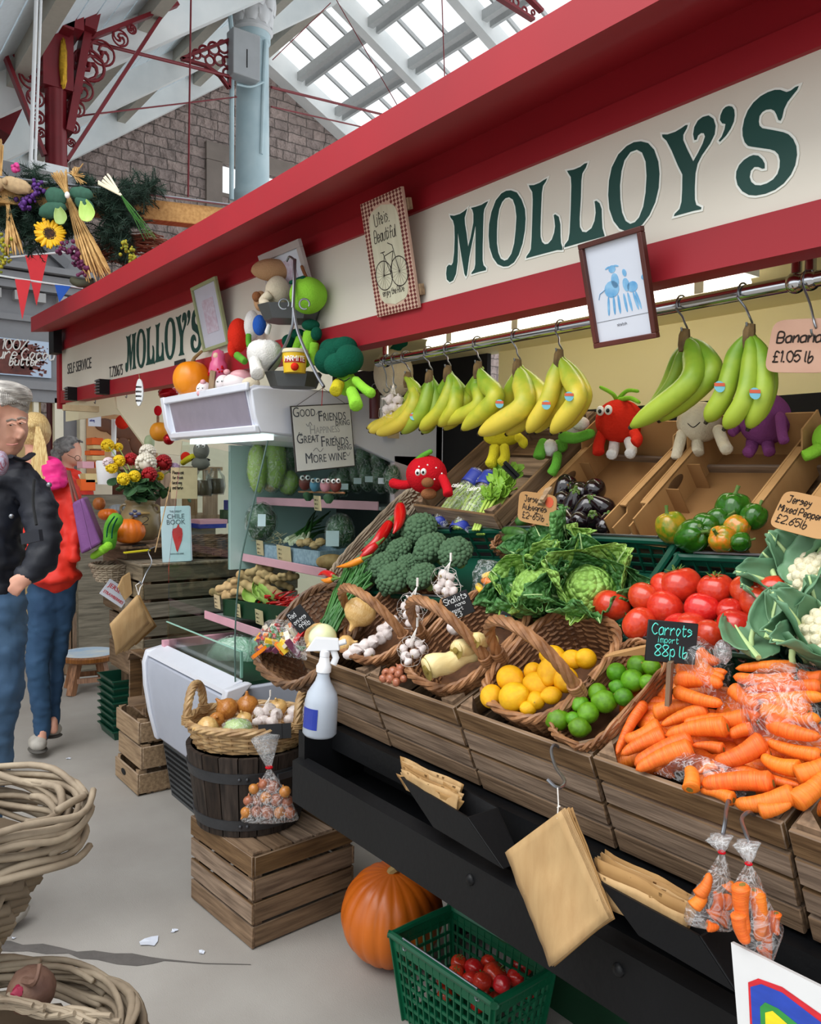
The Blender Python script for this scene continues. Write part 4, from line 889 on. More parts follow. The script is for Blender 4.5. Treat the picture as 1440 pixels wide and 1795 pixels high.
# red pointed peppers along the tall basket, orange ones below
m_chil=mat('red_pepper_skin','#cf1414',.22,col2='#a80c10',scale=5,coat=.3)
def pointed(label,pts,r,m,Y=None):
    P=[on(x,y,.09) for x,y in pts];t=thing('pointed_pepper',label,'pepper',group='long pointed peppers');b=MB();s=spline(P,6);n=len(s);k=depth(P[0])/F
    b.tube(s,[r*k*max(.12,(1-(i/(n-1))**2)*(.75+.25*min(1,i/3))) for i in range(n)],12);b.build('flesh',m,t,V((0,0,0)),smooth='all')
    b=MB();d=(P[0]-s[2]).normalized();b.tube([P[0]-d*.004,P[0]+d*.012,P[0]+d*.03],[r*k*.6,r*k*.35,r*k*.2],8);b.build('stem',m_calyx,t,V((0,0,0)));return t
pointed('red pointed pepper with green stem upright at the tall basket top',[(702,888),(700,915),(690,935)],12,m_chil)
pointed('long red pointed pepper lying diagonally down the tall basket',[(683,918),(660,950),(634,966)],11,m_chil)
pointed('second red pointed pepper lower down the tall basket',[(660,955),(640,972),(630,978)],8,m_chil)
pointed('orange pointed pepper at the bottom of the tall basket',[(636,980),(612,990),(590,994)],7,m_orp)
pointed('short red pepper tip beside the pink shelf edge',[(585,1010),(570,1004),(558,1008)],7,m_chil)
pointed('small orange pepper tip at the end of the pink shelf edge',[(583,1016),(572,1018),(563,1016)],6,m_orp)
# tall willow basket leaning behind them
def tall_basket():
    P=[on(590,1015,.0),on(628,1030,.0),on(740,862,.03),on(700,858,.03)];u=(P[1]-P[0])+(P[2]-P[3]);v=(P[3]-P[0])+(P[2]-P[1])
    return frame_of(sum(P,V((0,0,0)))/4,u,v) @ Matrix.Translation((0,0,-.08)),u.length/4,v.length/4
M,a,bb=tall_basket();basket('long_basket','long willow basket of red pointed peppers leaning up the display',a,bb,.09,M,base=.8,rows=12,m=m_willow,r=.004,rim=.008,stakes=26)
# spring onion tops / chives lying behind the first baskets
m_chive=mat('onion_tops','#3f7a34',.45,col2='#275a28',scale=9,rand=.12)
b=MB()
for i in range(90):
    x0=575+R.uniform(-14,14);y0=1098+R.uniform(-14,14);x1=635+R.uniform(-30,18);y1=995+R.uniform(-14,30)
    P,Q=on(x0,y0,.03+R.uniform(0,.025)),on(x1,y1,.05+R.uniform(0,.03));b.tube([P,P.lerp(Q,.5)+V((R.uniform(-.01,.01),0,R.uniform(0,.012))),Q],.0028,5)
o=b.build('spring_onion_tops',m_chive,org=on(600,1050,.03));tag(o,'bundle of green spring onion tops left of the garlic basket','spring onions',kind='stuff')
# chopped salad in the big basket
cols=[m_orp,m_chil,m_yep,m_chive,mat('chopped_white','#ece6cf',.5),mat('chopped_purple','#7a3f5c',.5)]
for k,(mm,nm) in enumerate(zip(cols,('orange','red','yellow','green','white','purple'))):
    b=MB()
    for i in range(9):
        p=on(488+R.uniform(-36,42),1120+R.uniform(-20,24),.0+R.uniform(0,.03));b.box((0,0,0),(R.uniform(.025,.055),.014,.010),TRS(p,(R.uniform(-1,1),R.uniform(-1,1),R.uniform(0,3))))
    tag(b.build('chopped_vegetables',mm,org=on(488,1120)),nm+' chopped vegetable pieces in the big dark basket','chopped vegetables','chopped salad in the big basket','stuff')
sheet('clear_plastic_bag','clear bag of chopped salad in the big dark basket','plastic bag',[(452,1140),(540,1160),(545,1100),(475,1098)],.03,20,.01,14)
# slate price signs
m_slate=mat('slate_board','#16171a',.6,var=.2);m_chalk=mat('turquoise_chalk','#5fe0d0',.6,var=.05);m_chalkw=mat('white_chalk','#eef0f2',.6,var=.05)
def chalk(label,corners,lines,m,Y=None,off=.06,post=None,name='price_sign',seed=2,back=m_slate):
    P=[on(*q,off) if len(q) == 2 else V(q) for q in corners];c=P[3];u=P[2]-P[3];vv=P[0]-P[3]      # tl, tr, br, bl
    M=frame_of(c,u,vv);w,h=u.length,vv.dot(M.to_3x3().col[1]);t=thing(name,label,'price sign',c);b=MB(M);b.box((w/2,h/2,-.002),(w,h,.004));bevel(b.build('board',back,t),.001,1)
    b=MB()
    for (tx,x,y,s,sx) in lines: hand_fit(b,tx,M @ Matrix.Translation((0,0,.0005)),x*w,y*h,sx*w,s*h,s*h*.055,seed=seed,wob=.1)
    b.build('lettering',m,t)
    if post: b=MB();A,B_=on(*post[0],.085),on(*post[1],off-.03);b.bar(A,B_,.026,.007,up=(0,0,1));b.build('stake',m_woodz,t)
    return t
def upright(x0,y0,x1,y1,tl,Yp): return None
c0=on(1133,1160,.07)
def face(tl,tr,br,bl): 
    """four pixel corners of an upright card standing at the depth of its lower left corner"""
    base=on(*bl,.10);d=depth(base);out=[]
    for q,k in ((tl,.0),(tr,.0),(br,0),(bl,0)):
        rr=ray(*q);out.append(EYE+rr*(d/depth(EYE+rr)))
    return [tuple(v) for v in out]
chalk('black slate sign chalked Carrots import 88p lb on a wooden stake',face((1140,1086),(1226,1094),(1219,1166),(1131,1158)),[('Carrots',.5,.66,.27,.82),('import',.44,.47,.15,.42),('88p lb',.52,.15,.27,.68)],m_chalk,post=((1176,1160),(1172,1235)))
chalk('black slate sign for shallots behind the parsnip basket',face((786,1046),(833,1042),(834,1072),(790,1090)),[('Shallots',.5,.68,.26,.9),('nana',.6,.48,.15,.4),('import',.4,.28,.15,.5),('£3',.4,.04,.22,.3)],m_chalkw)
chalk('black slate sign for red onions standing in the big basket',face((508,1072),(535,1058),(552,1092),(526,1112)),[('Red',.3,.68,.22,.4),('onions',.5,.40,.20,.8),('99lb',.55,.10,.24,.65)],m_chalkw)
chalk('small slate sign with turquoise chalk turned sideways in the lemon basket',face((882,1068),(900,1064),(897,1078),(884,1104)),[('88p',.5,.3,.4,.7)],m_chalk)
m_card=mat('brown_card','#b98f5f',.75,col2='#a67c4c',scale=4);m_ink=mat('black_ink','#2b211c',.6)
b=MB();P=[on(1060,1152,.05),on(1135,1148,.06),on(1132,1134,.075),on(1075,1146,.055)];b.add(P+[p+V((0,.004,.004)) for p in P],[(0,1,2,3),(7,6,5,4),(0,4,5,1),(1,5,6,2),(2,6,7,3),(3,7,4,0)]);tag(b.build('card_strip',m_card,org=P[0],smooth=False),'torn brown card lying over the limes at the back','card')
# ------------------------------------------------------------------ upper tier: boxes, celery, bananas, toys, cards and pictures
m_kraft=mat('corrugated_cardboard','#b48a58',.75,col2='#a67c4b',scale=3,stretch=(1,9,1))
m_kraftd=mat('cardboard_inside','#9a7144',.8,col2='#8c6439',scale=3)
def quad_frame(fl,fr,br,bl_,off=0):
    P=[on(*q,off) for q in (fl,fr,br,bl_)];c=(P[0]+P[1])/2;u=(P[1]-P[0])+(P[2]-P[3]);v=(P[3]-P[0])+(P[2]-P[1])
    return frame_of(c,u,v),u.length/2,v.length/2
def cbox(label,q,h=.085,hf=.03):
    M,w,d=quad_frame(*q,off=-.05);t=thing('cardboard_box',label,'box',group='cardboard boxes on the top tier');T=.004
    b=MB();b.box((0,d/2,T/2),(w,d,T));b.build('base',m_kraftd,t,V((0,0,0)))
    for s in (-1,1):
        b=MB();x=s*w/2;b.prism([(0,0),(d,0),(d,h+.035),(d*.8,h+.035),(d*.74,h),(d*.2,h),(d*.16,h-.02),(0,h-.02)],-T/2,T/2,Matrix.Translation((x,0,0)) @ Matrix(((0,0,1,0),(1,0,0,0),(0,1,0,0),(0,0,0,1))))
        b.box((x-s*.018,d/2,h*.5),(T,d*.98,h));b.box((x-s*.009,d*.47,h-.003),(.022,d*.6,T));o=b.build('side_wall',m_kraft,t,V((0,0,0)),smooth=False)
        b=MB();b.ball((x-s*.021,d*.45,h*.72),(.002,.034,.013),16,10);b.build('hand_hole',mat('hole_shadow','#5d4022',.9),o,V((0,0,0)))
    b=MB();b.box((0,T/2,hf/2),(w,T,hf));b.add([(-w/2,0,hf),(-w*.1,0,hf),(-w*.12,-.03,hf+.012),(-w*.46,-.03,hf+.012)],[(0,1,2,3),(3,2,1,0)]);b.build('front_wall',m_kraft,t,V((0,0,0)),smooth=False)
    b=MB();b.box((0,d-T/2,(h+.03)/2),(w,T,h+.03));b.build('back_wall',m_kraft,t,V((0,0,0)),smooth=False)
    b=MB();
    for k in (.36,.62): b.box((-w*.5+.03+k*.0,d*k,h*.45),(.05,.003,h*.8),Matrix.Rotation(.0,4,'Z'))
    b.build('inner_flap',m_kraftd,t,V((0,0,0)),smooth=False);pose(t,M);return t
cbox('open cardboard box of dark aubergines',((945,935),(1085,965),(1160,810),(1000,805)));cbox('open cardboard box of mixed green and orange peppers',((1122,960),(1322,988),(1402,800),(1215,800)));cbox('cardboard box cut off at the frame edge beside the mixed peppers',((1405,990),(1560,1010),(1640,820),(1480,815)))
M,w,d=quad_frame((765,932),(884,962),(968,792),(815,792),-.05);crate('celery_crate','tilted wooden crate holding bagged celery',w,d,.11,M,n=2,seed=8,group='wooden trays on the top tier')
M,w,d=quad_frame((905,962),(1100,982),(1165,840),(985,815),-.075);crate('wooden_tray','shallow wooden tray under the aubergine box',w,d,.05,M,n=1,seed=9,group='wooden trays on the top tier')
M,w,d=quad_frame((1105,985),(1400,1012),(1465,850),(1180,840),-.075);crate('wooden_tray','long wooden tray under the mixed pepper box',w,d,.05,M,n=1,seed=10,group='wooden trays on the top tier')
M,a,bb=rim_frame((886,952),(915,965),(985,850),(948,850),.05,-.01);basket('small_basket','narrow wicker tray of courgettes between celery crate and aubergines',a,bb,.05,M,rows=8,p=5,base=.9,rim=.006,rope=2,stakes=24)
m_cour=mat('courgette_skin','#3f6b2c',.35,col2='#2f5420',scale=16,stretch=(6,1,1))
for i,(x0,y0,x1,y1) in enumerate(((884,930,925,938),(884,945,920,950),(905,918,930,905))):
    b=MB();P,Q=on(x0,y0,.01),on(x1,y1,.01);b.tube([P.lerp(Q,k/6) for k in range(7)],[.009,.013,.015,.016,.016,.014,.008],10);tag(b.build('courgette',m_cour,org=P,smooth='all'),'green courgette lying in the narrow tray beside the celery crate','courgette','courgettes in the tray')
# aubergines
m_aub=mat('aubergine_skin','#1c1016',.12,col2='#120a10',scale=3,coat=.5,spec=.6);ap=None
for i,(x,y,r) in enumerate([(990,855,24),(1018,862,24),(1042,862,24),(1005,885,24),(1030,890,26),(1058,888,22),(985,880,20),(995,912,20),(1020,915,20),(1045,915,22),(965,925,20),(1060,920,18),(975,905,18)]):
    p=on(x,y,.005);s=px_r(p,r)
    if ap is None:
        ap=thing('aubergine','','aubergine');b=MB();b.lathe([(0,-1.25),(.45,-1.2),(.8,-.95),(1,-.45),(.98,0),(.82,.5),(.6,1),(.42,1.35),(.3,1.5),(0,1.52)],24);b.build('flesh',m_aub,ap,V((0,0,0)),smooth='all')
        b=MB();b.lathe([(.48,1.25),(.42,1.42),(.2,1.55),(.14,1.85),(0,1.86)],10,fn=lambda a,s: 1+.15*math.cos(5*a)*(1-s));b.build('calyx',m_calyx,ap,V((0,0,0)))
    lb={0: 'glossy aubergine at the back left of the cardboard box',4: 'aubergine with the brightest highlight in the middle of the box',10: 'aubergine lowest behind the price card'}.get(i,'glossy dark aubergine in the cardboard box')
    place(ap,p,(R.uniform(-1.2,-.2) if i % 2 else R.uniform(2,2.8),R.uniform(-.6,.6),R.uniform(0,6)),s*.82,lb,'aubergines in the box',i == 0)
# bell peppers
m_gp=mat('green_pepper_skin','#2f6a18',.2,col2='#245210',scale=4,coat=.4);m_gop=mat('turning_pepper_skin','#e07a1e',.22,col2='#5f8a1e',scale=2.2,coat=.4);m_ygp=mat('yellowing_pepper_skin','#b58a1e',.25,col2='#4f7a1c',scale=2,coat=.4)
def pepper(x,y,r,m,rot,lb,el=1.15):
    p=on(x,y,.03);s=px_r(p,r)*1.1;t=thing('bell_pepper',lb,'pepper',group='bell peppers in the box');b=MB()
    def fn(d):
        a=math.atan2(d.y,d.x);q=1+.13*abs(math.cos(2*a))*(1-.3*abs(d.z))-.06;q -= .28*max(0,d.z-.72)*2.2;q -= .12*max(0,-d.z-.8)*2;return q
    b.ball((0,0,0),(1,1,el),32,18,fn=fn);b.build('flesh',m,t,V((0,0,0)),smooth='all');b=MB();b.tube([(0,0,el*.72),(0.03,0,el*.95),(.12,.05,el*1.25)],[.2,.1,.13],8);b.build('stem',m_calyx,t,V((0,0,0)));pose(t,TRS(p,rot,s));return t
pepper(1178,924,24,m_ygp,(.2,-.3,.4),'yellow-green pepper at the left side of the box',1.2);pepper(1215,940,26,m_gp,(.6,1.2,.2),'long green pepper lying at the front of the box',1.4);pepper(1240,925,24,m_gp,(1.3,.9,0),'green pepper with deep lobes in the middle of the box',1.3)
pepper(1286,893,27,m_gp,(.1,.1,.5),'tall dark green pepper standing at the back of the box',1.15);pepper(1262,912,22,m_gp,(1,.4,1.2),'dark green pepper half hidden under the tall one');pepper(1268,945,22,m_gop,(.9,-.8,.5),'orange and green pepper at the front right of the box');pepper(1292,925,20,m_gop,(.3,.5,1),'small orange pepper leaning on the right wall of the box');pepper(1322,905,20,m_gp,(.4,.3,2),'green pepper edge behind the right wall of the box');pepper(1300,950,15,m_gp,(1.3,.2,2),'green pepper stalk end low at the right of the box')
# celery in printed sleeves
m_cel=mat('celery_stalk','#b7cf63',.4,col2='#93b345',scale=7,stretch=(.5,6,1));m_cell=mat('celery_leaf','#8fbc3a',.5,col2='#6f9c2c',scale=14);m_blue=mat('blue_print','#2f3f9c',.35,var=.15);m_filmb=film('celery_sleeve',(.97,.98,1),.3,.1,.7,35,.05)
def celery(label,base,tip,wpx,sleeve=True,leafy=False):
    P,Q=on(*base,.0),on(*tip,.03);u=(Q-P);L=u.length;M=frame_of(P,V((0,0,1)).cross(u) if False else u.cross(V((0,-.6,.8))),u);w=px_r(P,wpx);t=thing('celery_bunch',label,'celery',P,group='celery in the wooden crate');b=MB()
    for i in range(9):
        x=(i/8-.5)*2*w;z=.012*math.cos(i*2.1);pts=[(x*.55,0,z),(x*.8,L*.4,z+.006),(x*1.05,L*.85,z)];b.tube(spline(pts,4),[w*.2]*9,8,M=M,flat=.7)
    b.build('stalks',m_cel,t)
    if leafy:
        b=MB();R2=random.Random(4)
        for i in range(70): leaf(b,None,.03,.012,.4,.3,M @ TRS((R2.uniform(-w,w),L*R2.uniform(.5,1.15),R2.uniform(.0,.03)),(R2.uniform(-.6,.8),R2.uniform(-.6,.6),R2.uniform(-1.5,1.5))),i,.1,4)
        b.build('leaves',m_cell,t,smooth='all')
    if sleeve:
        b=MB();b.grid(lambda s,k: ((s-.5)*2.5*w,L*(-.04+1.12*k),.030*math.sin(math.pi*s)**.5+.006*nz((s*6,k*14,wpx))),14,22,M);sl=b.build('clear_sleeve',m_filmb,t,smooth='all')
        b=MB();b.grid(lambda s,k: ((s-.5)*2.4*w,L*(.80+.25*k),.033*math.sin(math.pi*s)**.5+.002),10,5,M,.0006);b.build('blue_band',m_blue,sl,smooth='all');b=MB();b.grid(lambda s,k: ((s-.5)*2.4*w,L*(-.03+.13*k*(.6+.4*math.sin(s*9))),.033*math.sin(math.pi*s)**.5+.002),10,4,M,.0006);b.build('blue_band',m_blue,sl,smooth='all')
        b=MB();hand(b,'celery',M @ Matrix.Translation((-w*.9,L*.62,.036)) @ Matrix.Rotation(.0,4,'Z'),w*.6,w*.04,sx=.8);b.build('print',m_whl,sl)
    return t
celery('sleeved celery with blue print at the left of the wooden crate',(770,922),(838,838),17);celery('sleeved celery with blue print in the middle of the wooden crate',(808,932),(862,842),18);celery('leafy unsleeved looking celery at the right of the wooden crate',(840,935),(890,845),15,False,True)
# ---- banana rail
rail=thing('banana_rail','chrome rail hung under the canopy with bananas on hooks','rail',(-1.5,1.55,1.77));b=MB();b.tube([(-2.232,1.55,1.772),(1.1,1.55,1.7918)],.0155,16);b.build('tube',m_chrome,rail)
def rail_p(px): 
    lo,hi=-2.3,1.0
    for _ in range(40):
        mid=(lo+hi)/2;q=V((mid,1.55,1.772+.0059*(mid+2.232)));r=q-EYE;x=CX+F*(_XC.dot(V((0,0,0)))+V((_XC.x,_YC.x,_ZC.x)).dot(r))/V((_XC.z,_YC.z,_ZC.z)).dot(r)
        lo,hi=(mid,hi) if x < px else (lo,mid)
    return q
for px in (676,1396,1421):
    q=rail_p(px);b=MB();b.ball(q,.021,14,10);b.tube([q,q+V((0,.0,.1))],[.011,.009],10);b.lathe([(.009,0),(.015,.008),(.037,.015),(.037,.022),(0,.022)],16,Matrix.Translation(q+V((0,0,.083))));b.build('hanger',m_chrome,rail)
def shook(px,q2,label=None,k=[0]):
    """S hook over the rail down to the crown of a hand of bananas"""
    q=rail_p(px);P2=V(q2);pts=arc(q,.0195,-.5,math.pi*1.05,10,(0,-1,0),(0,0,1));pts=[p for p in pts][::-1]
    pts=[V(p) for p in pts]+[q+V((0,-.0205,-.012)),(q+P2)/2+V((0,-.004,.0)),P2+V((0,0,.012))]+arc(P2,.011,math.pi*.0,-math.pi*1.0,6,(0,1,0),(0,0,1))
    b=MB();b.tube(spline(pts,3),.0022,7);o=b.build('hook',m_wire,org=q);return tag(o,label,'hook','hooks on the banana rail')
def ban_mat(name,top,low,z=0):
    m=mat(name,low,.42,col2=low,spec=.4);nt=m.node_tree;N=nt.nodes;L=nt.links;b=N['Principled BSDF'];tc=N.new('ShaderNodeTexCoord');n=N.new('ShaderNodeTexNoise');n.inputs['Scale'].default_value=16;n.inputs['Detail'].default_value=3
    sp=N.new('ShaderNodeSeparateXYZ');L.new(tc.outputs['Object'],sp.inputs[0]);L.new(tc.outputs['Object'],n.inputs['Vector']);ma=N.new('ShaderNodeMath');ma.operation='MULTIPLY_ADD';ma.inputs[1].default_value=3.4;L.new(sp.outputs['Z'],ma.inputs[0]);L.new(n.outputs[0],ma.inputs[2])
    rp=N.new('ShaderNodeValToRGB');e=rp.color_ramp.elements;e[0].position=0;e[0].color=(*lin(low),1);e[1].position=.42;e[1].color=(*lin(top),1);L.new(ma.outputs[0],rp.inputs[0]);L.new(rp.outputs[0],b.inputs['Base Color']);return m
m_bg=ban_mat('banana_green','#6f9826','#a2b83a');m_bm=ban_mat('banana_turning','#7da22a','#c8c63c');m_by=ban_mat('banana_yellow','#93ac30','#e2cb48');m_bt=mat('banana_tip','#2c2415',.8);m_bc=mat('banana_crown','#7a6138',.7,col2='#4e3a20',scale=40);m_stk=[mat('sticker_blue','#7cc3d6',.4),mat('sticker_red','#d8664a',.4)]
def bunch(label,crown,hookpx,m,fingers,Y0=1.531,stickers=()):
    C0=at(*crown,Y=Y0);t=thing('banana_bunch',label,'bananas',C0,group='banana bunches on the rail');k=depth(C0)/F
    for (pts,r,dy) in fingers:
        P=[C0+V((0,dy*.3,-.004))]+[at(x,y,Y=Y0+dy+oy) for x,y,oy in pts];s=spline(P,7);n=len(s);b=MB();rr=[]
        for i in range(n):
            f=i/(n-1);q=.36 if f < .1 else .36+.64*min(1,(f-.1)/.26)**.8;q *= 1 if f < .82 else max(.28,1-((f-.82)/.18)**1.8*.75);rr.append(r*k*q)
        b.tube(s,rr,5 if False else 10)
        o=b.build('banana',m,t,smooth='all');b=MB();d=(s[-1]-s[-2]).normalized();b.tube([s[-1]-d*.002,s[-1]+d*.007],[rr[-1]*1.06,rr[-1]*.7],8);b.build('tip',m_bt,o)
    b=MB();b.tube([C0+V((.003,0,.014)),C0,C0+V((0,-.002,-.02)),C0+V((0,-.002,-.034))],[.009,.0125,.0125,.010],7);b.build('crown',m_bc,t)
    for (x,y,dy) in stickers:
        c=at(x,y,Y=Y0+dy);nrm=(EYE-c).normalized();M=frame_of(c,V((.6,.8,-.0)),V((-.25,.1,1)));b=MB(M);b.lathe([(0,0),(.012,0),(.012,.0008),(0,.001)],14,Matrix.Diagonal((.9,1.0,1,1)));so=b.build('sticker',m_stk[0],t);b=MB(M);b.box((0,.004,.0012),(.021,.007,.0008));b.build('sticker_band',m_stk[1],so)
    shook(hookpx,C0+V((0,0,.016)),'wire S-hook holding the '+label)
    return t
bunch('yellowest single-layer banana hand at the far left end of the rail',(715,660),712,m_by,[([(730,690,0),(712,724,-.02),(650,756,-.03)],15,0),([(724,690,0),(690,735,-.0),(646,750,-.01)],12,.03),([(735,695,.02),(745,720,.01),(712,752,0)],12,.04),([(728,700,0),(705,740,-.02),(662,760,-.02)],12,-.02)])
bunch('green banana hand second from the far left end of the rail',(753,657),752,m_bg,[([(752,685,0),(738,725,-.02),(706,758,-.02)],13,0),([(764,690,0),(760,728,-.01),(742,758,-.01)],13,.02),([(742,690,0),(728,722,0),(712,750,0)],11,.03)],stickers=((725,730,-.04),))
bunch('green to yellow banana hand with four fingers third from the left',(785,649),787,m_bm,[([(790,680,0),(770,722,-.02),(738,752,-.02)],13,0),([(800,682,0),(795,718,-.02),(770,745,-.01)],13,.01),([(810,685,.01),(815,705,0),(795,735,0)],11,.03),([(778,680,0),(752,725,0),(735,745,0)],11,.03)])
bunch('dark green banana hand with one yellow finger at mid rail',(838,642),838,m_bm,[([(852,672,0),(868,700,-.02),(812,752,-.02)],16,0),([(838,675,0),(838,712,-.02),(774,742,-.02)],14,.02),([(828,680,0),(815,715,0),(780,752,0)],13,.05)])
bunch('fat yellow banana hand in the middle of the rail',(907,639),906,m_by,[([(916,672,0),(915,715,-.03),(842,760,-.04)],19,0),([(936,675,0),(950,705,-.01),(890,760,-.02)],17,.03),([(900,675,0),(880,720,0),(850,755,.0)],14,.04)],stickers=((876,708,-.03),))
bunch('yellow banana hand with two stickers beside the blue picture',(980,622),984,m_by,[([(975,655,0),(960,705,-.02),(926,757,-.02)],16,.0),([(998,660,0),(1012,700,-.03),(968,758,-.03)],17,0),([(1010,660,0),(1024,700,-.01),(985,755,-.01)],14,.03),([(985,658,0),(985,700,-.01),(940,757,0)],14,.03)],stickers=((958,710,-.05),(998,695,-.06)))
bunch('large green banana hand sweeping left right of the blue picture',(1200,588),1196,m_bg,[([(1215,620,0),(1205,675,-.04),(1108,748,-.05)],19,0),([(1232,618,0),(1245,660,-.02),(1158,736,-.04)],18,.02),([(1196,625,0),(1170,685,0),(1112,745,0)],12,.05),([(1188,625,0),(1165,680,.02),(1130,735,.0)],11,.08)])
bunch('green banana hand with stickers beside the banana price card',(1314,580),1304,m_bg,[([(1292,620,0),(1270,690,-.03),(1240,738,-.03)],18,0),([(1318,625,0),(1305,700,-.03),(1272,750,-.03)],17,-.01),([(1336,625,0),(1338,690,-.02),(1313,750,-.02)],17,.0),([(1345,630,.02),(1352,680,.02),(1330,740,.02)],12,.04)],stickers=((1262,678,-.055),(1324,690,-.05)))
# ---- soft toys
m_pl={k: mat('plush_'+k,c,.95,var=.12,scale=22,bump=.35,bscale=180,spec=.1) for k,c in dict(red='#d8301f',cream='#d9cdb4',purple='#84457c',green='#63a83a',lime='#8ccb3c',dgreen='#14523f',white='#e4e2de',tan='#b78f6a',yellow='#cfc22e',blue='#2f5fb8',pink='#e58aa8',strawberry='#c81a26',brown='#8a5a3a').items()}
m_eye=mat('eye_white','#f4f4f2',.3,var=.01);m_pup=mat('eye_black','#0c0c0c',.2)
FR=Matrix(((.603,-.798,0,0),(.798,.603,0,0),(0,0,1,0),(0,0,0,1)))
def toy(name,label,Y,parts,cat='soft toy',group='plush vegetable toys',Z=None):
    """parts: (name, material, shapes); shapes are balls and tubes given as the photo shows them, in the plane Y, with a depth offset"""
    t=None
    for nm,m,shapes in parts:
        b=MB()
        for sh in shapes:
            if sh[0] == 'b':
                x,y,rx,ry,dy=sh[1:6];c=at(x,y,Y=Y+dy);k=depth(c)/F;fn=sh[6] if len(sh) > 6 else None
                b.ball((0,0,0),(rx*k,min(rx,ry)*k*.9,ry*k),24,16,Matrix.Translation(c) @ FR,fn)
            else:
                P=[at(x,y,Y=Y+dy) for x,y,dy in sh[1]];k=depth(P[0])/F;s=spline(P,5);n=len(s);r0,r1=(sh[2] if isinstance(sh[2],tuple) else (sh[2],sh[2]));rr=[k*(r0+(r1-r0)*i/(n-1))*(.7 if i in (0,n-1) else 1) for i in range(n)];b.tube(s,rr,10)
        if t is None: t=thing(name,label,cat,at(*parts[0][2][0][1:3],Y=Y) if parts[0][2][0][0] == 'b' else at(*parts[0][2][0][1][0][:2],Y=Y),group=group)
        b.build(nm,m,t,smooth='all')
    return t
def eyes(x,y,d,r,dy): return [('eye',m_eye,[('b',x-d,y,r,r*1.25,dy)]),('eye',m_eye,[('b',x+d,y-d*.2,r,r*1.25,dy)]),('pupil',m_pup,[('b',x-d-1,y+1,r*.45,r*.55,dy-.013),('b',x+d-1,y+1-d*.2,r*.45,r*.55,dy-.013)])]
lobes=lambda k,a: (lambda d: 1+a*math.cos(k*math.atan2(d.y,d.x))*(1-d.z*d.z))
toy('plush_tomato','red tomato soft toy with white legs sitting behind the aubergine box',1.72,[('body',m_pl['red'],[('b',1086,738,42,38,0,lobes(5,.05))]),('arm',m_pl['red'],[('t',[(1058,755,-.03),(1050,780,-.04),(1050,795,-.05)],(9,11))]),('arm',m_pl['red'],[('t',[(1110,755,-.05),(1118,770,-.06),(1112,778,-.07)],(9,10))]),('leg',m_pl['white'],[('t',[(1078,770,0),(1076,790,-.02),(1072,798,-.04)],(9,10))]),('leg',m_pl['white'],[('t',[(1102,770,0),(1108,788,-.02),(1104,797,-.04)],(9,10))]),('stalk_leaves',m_pl['lime'],[('t',[(1082,702,0),(1074,690,-.02),(1052,678,-.03)],(4,3)),('t',[(1084,700,0),(1100,685,0),(1120,686,0)],(4,3)),('t',[(1084,702,0),(1105,698,-.02),(1122,706,-.03)],(5,3))])]+eyes(1060,720,7,7,-.07))
toy('plush_garlic','cream garlic soft toy with stitched smile behind the green bananas',1.72,[('body',m_pl['cream'],[('b',1228,740,40,36,0,lobes(7,.04))]),('arm',m_pl['cream'],[('t',[(1198,755,-.03),(1190,785,-.05),(1185,805,-.06)],(10,9))]),('arm',m_pl['cream'],[('t',[(1258,748,-.03),(1268,775,-.04),(1276,790,-.06)],(10,11))]),('leg',m_pl['cream'],[('t',[(1222,765,0),(1224,785,-.02),(1224,795,-.03)],(10,11))]),('smile',m_pup,[('t',[(1206,742,-.072),(1216,749,-.08),(1228,740,-.08)],1)])])
toy('plush_onion','purple onion soft toy sitting behind the hanging green bananas',1.74,[('body',m_pl['purple'],[('b',1342,735,44,46,0,lobes(9,.025))]),('arm',m_pl['purple'],[('t',[(1368,725,-.04),(1372,760,-.06),(1376,775,-.07)],(9,9))]),('leg',m_pl['purple'],[('t',[(1320,770,0),(1318,785,-.03),(1310,796,-.05)],(11,10))]),('leg',m_pl['purple'],[('t',[(1346,772,0),(1348,786,-.02),(1350,794,-.03)],(11,10))]),('arm',m_pl['purple'],[('t',[(1300,745,-.02),(1288,755,-.04),(1282,760,-.05)],(8,8))])])
toy('plush_cauliflower','green and white cauliflower soft toy flopped between celery crate and aubergine box',1.66,[('head',m_pl['white'],[('b',1000,752,24,15,0,lambda d: 1+.12*nz(d*5)),('b',1018,742,16,12,0),('b',965,785,13,15,-.03,lambda d: 1+.12*nz(d*6))]),('leaf',m_pl['green'],[('t',[(985,765,-.03),(1010,768,-.04),(1040,758,-.04)],(11,8))]),('arm',m_pl['green'],[('t',[(955,772,-.03),(948,790,-.05),(945,803,-.06)],(9,11))]),('leg',m_pl['green'],[('t',[(978,795,-.03),(975,815,-.06),(966,832,-.07)],(8,9))]),('body',m_pl['green'],[('b',982,782,14,12,0)])])
toy('plush_banana','yellow soft toy with dangling feet below the mid rail bananas',1.60,[('body',m_pl['yellow'],[('b',880,768,32,14,0)]),('leg',m_pl['yellow'],[('t',[(868,780,-.02),(866,800,-.03),(860,816,-.05)],(9,11))]),('leg',m_pl['yellow'],[('t',[(884,780,-.02),(886,800,-.03),(880,812,-.05)],(8,10))]),('arm',m_pl['yellow'],[('t',[(908,765,0),(918,775,-.02),(914,782,-.03)],(8,8))])])
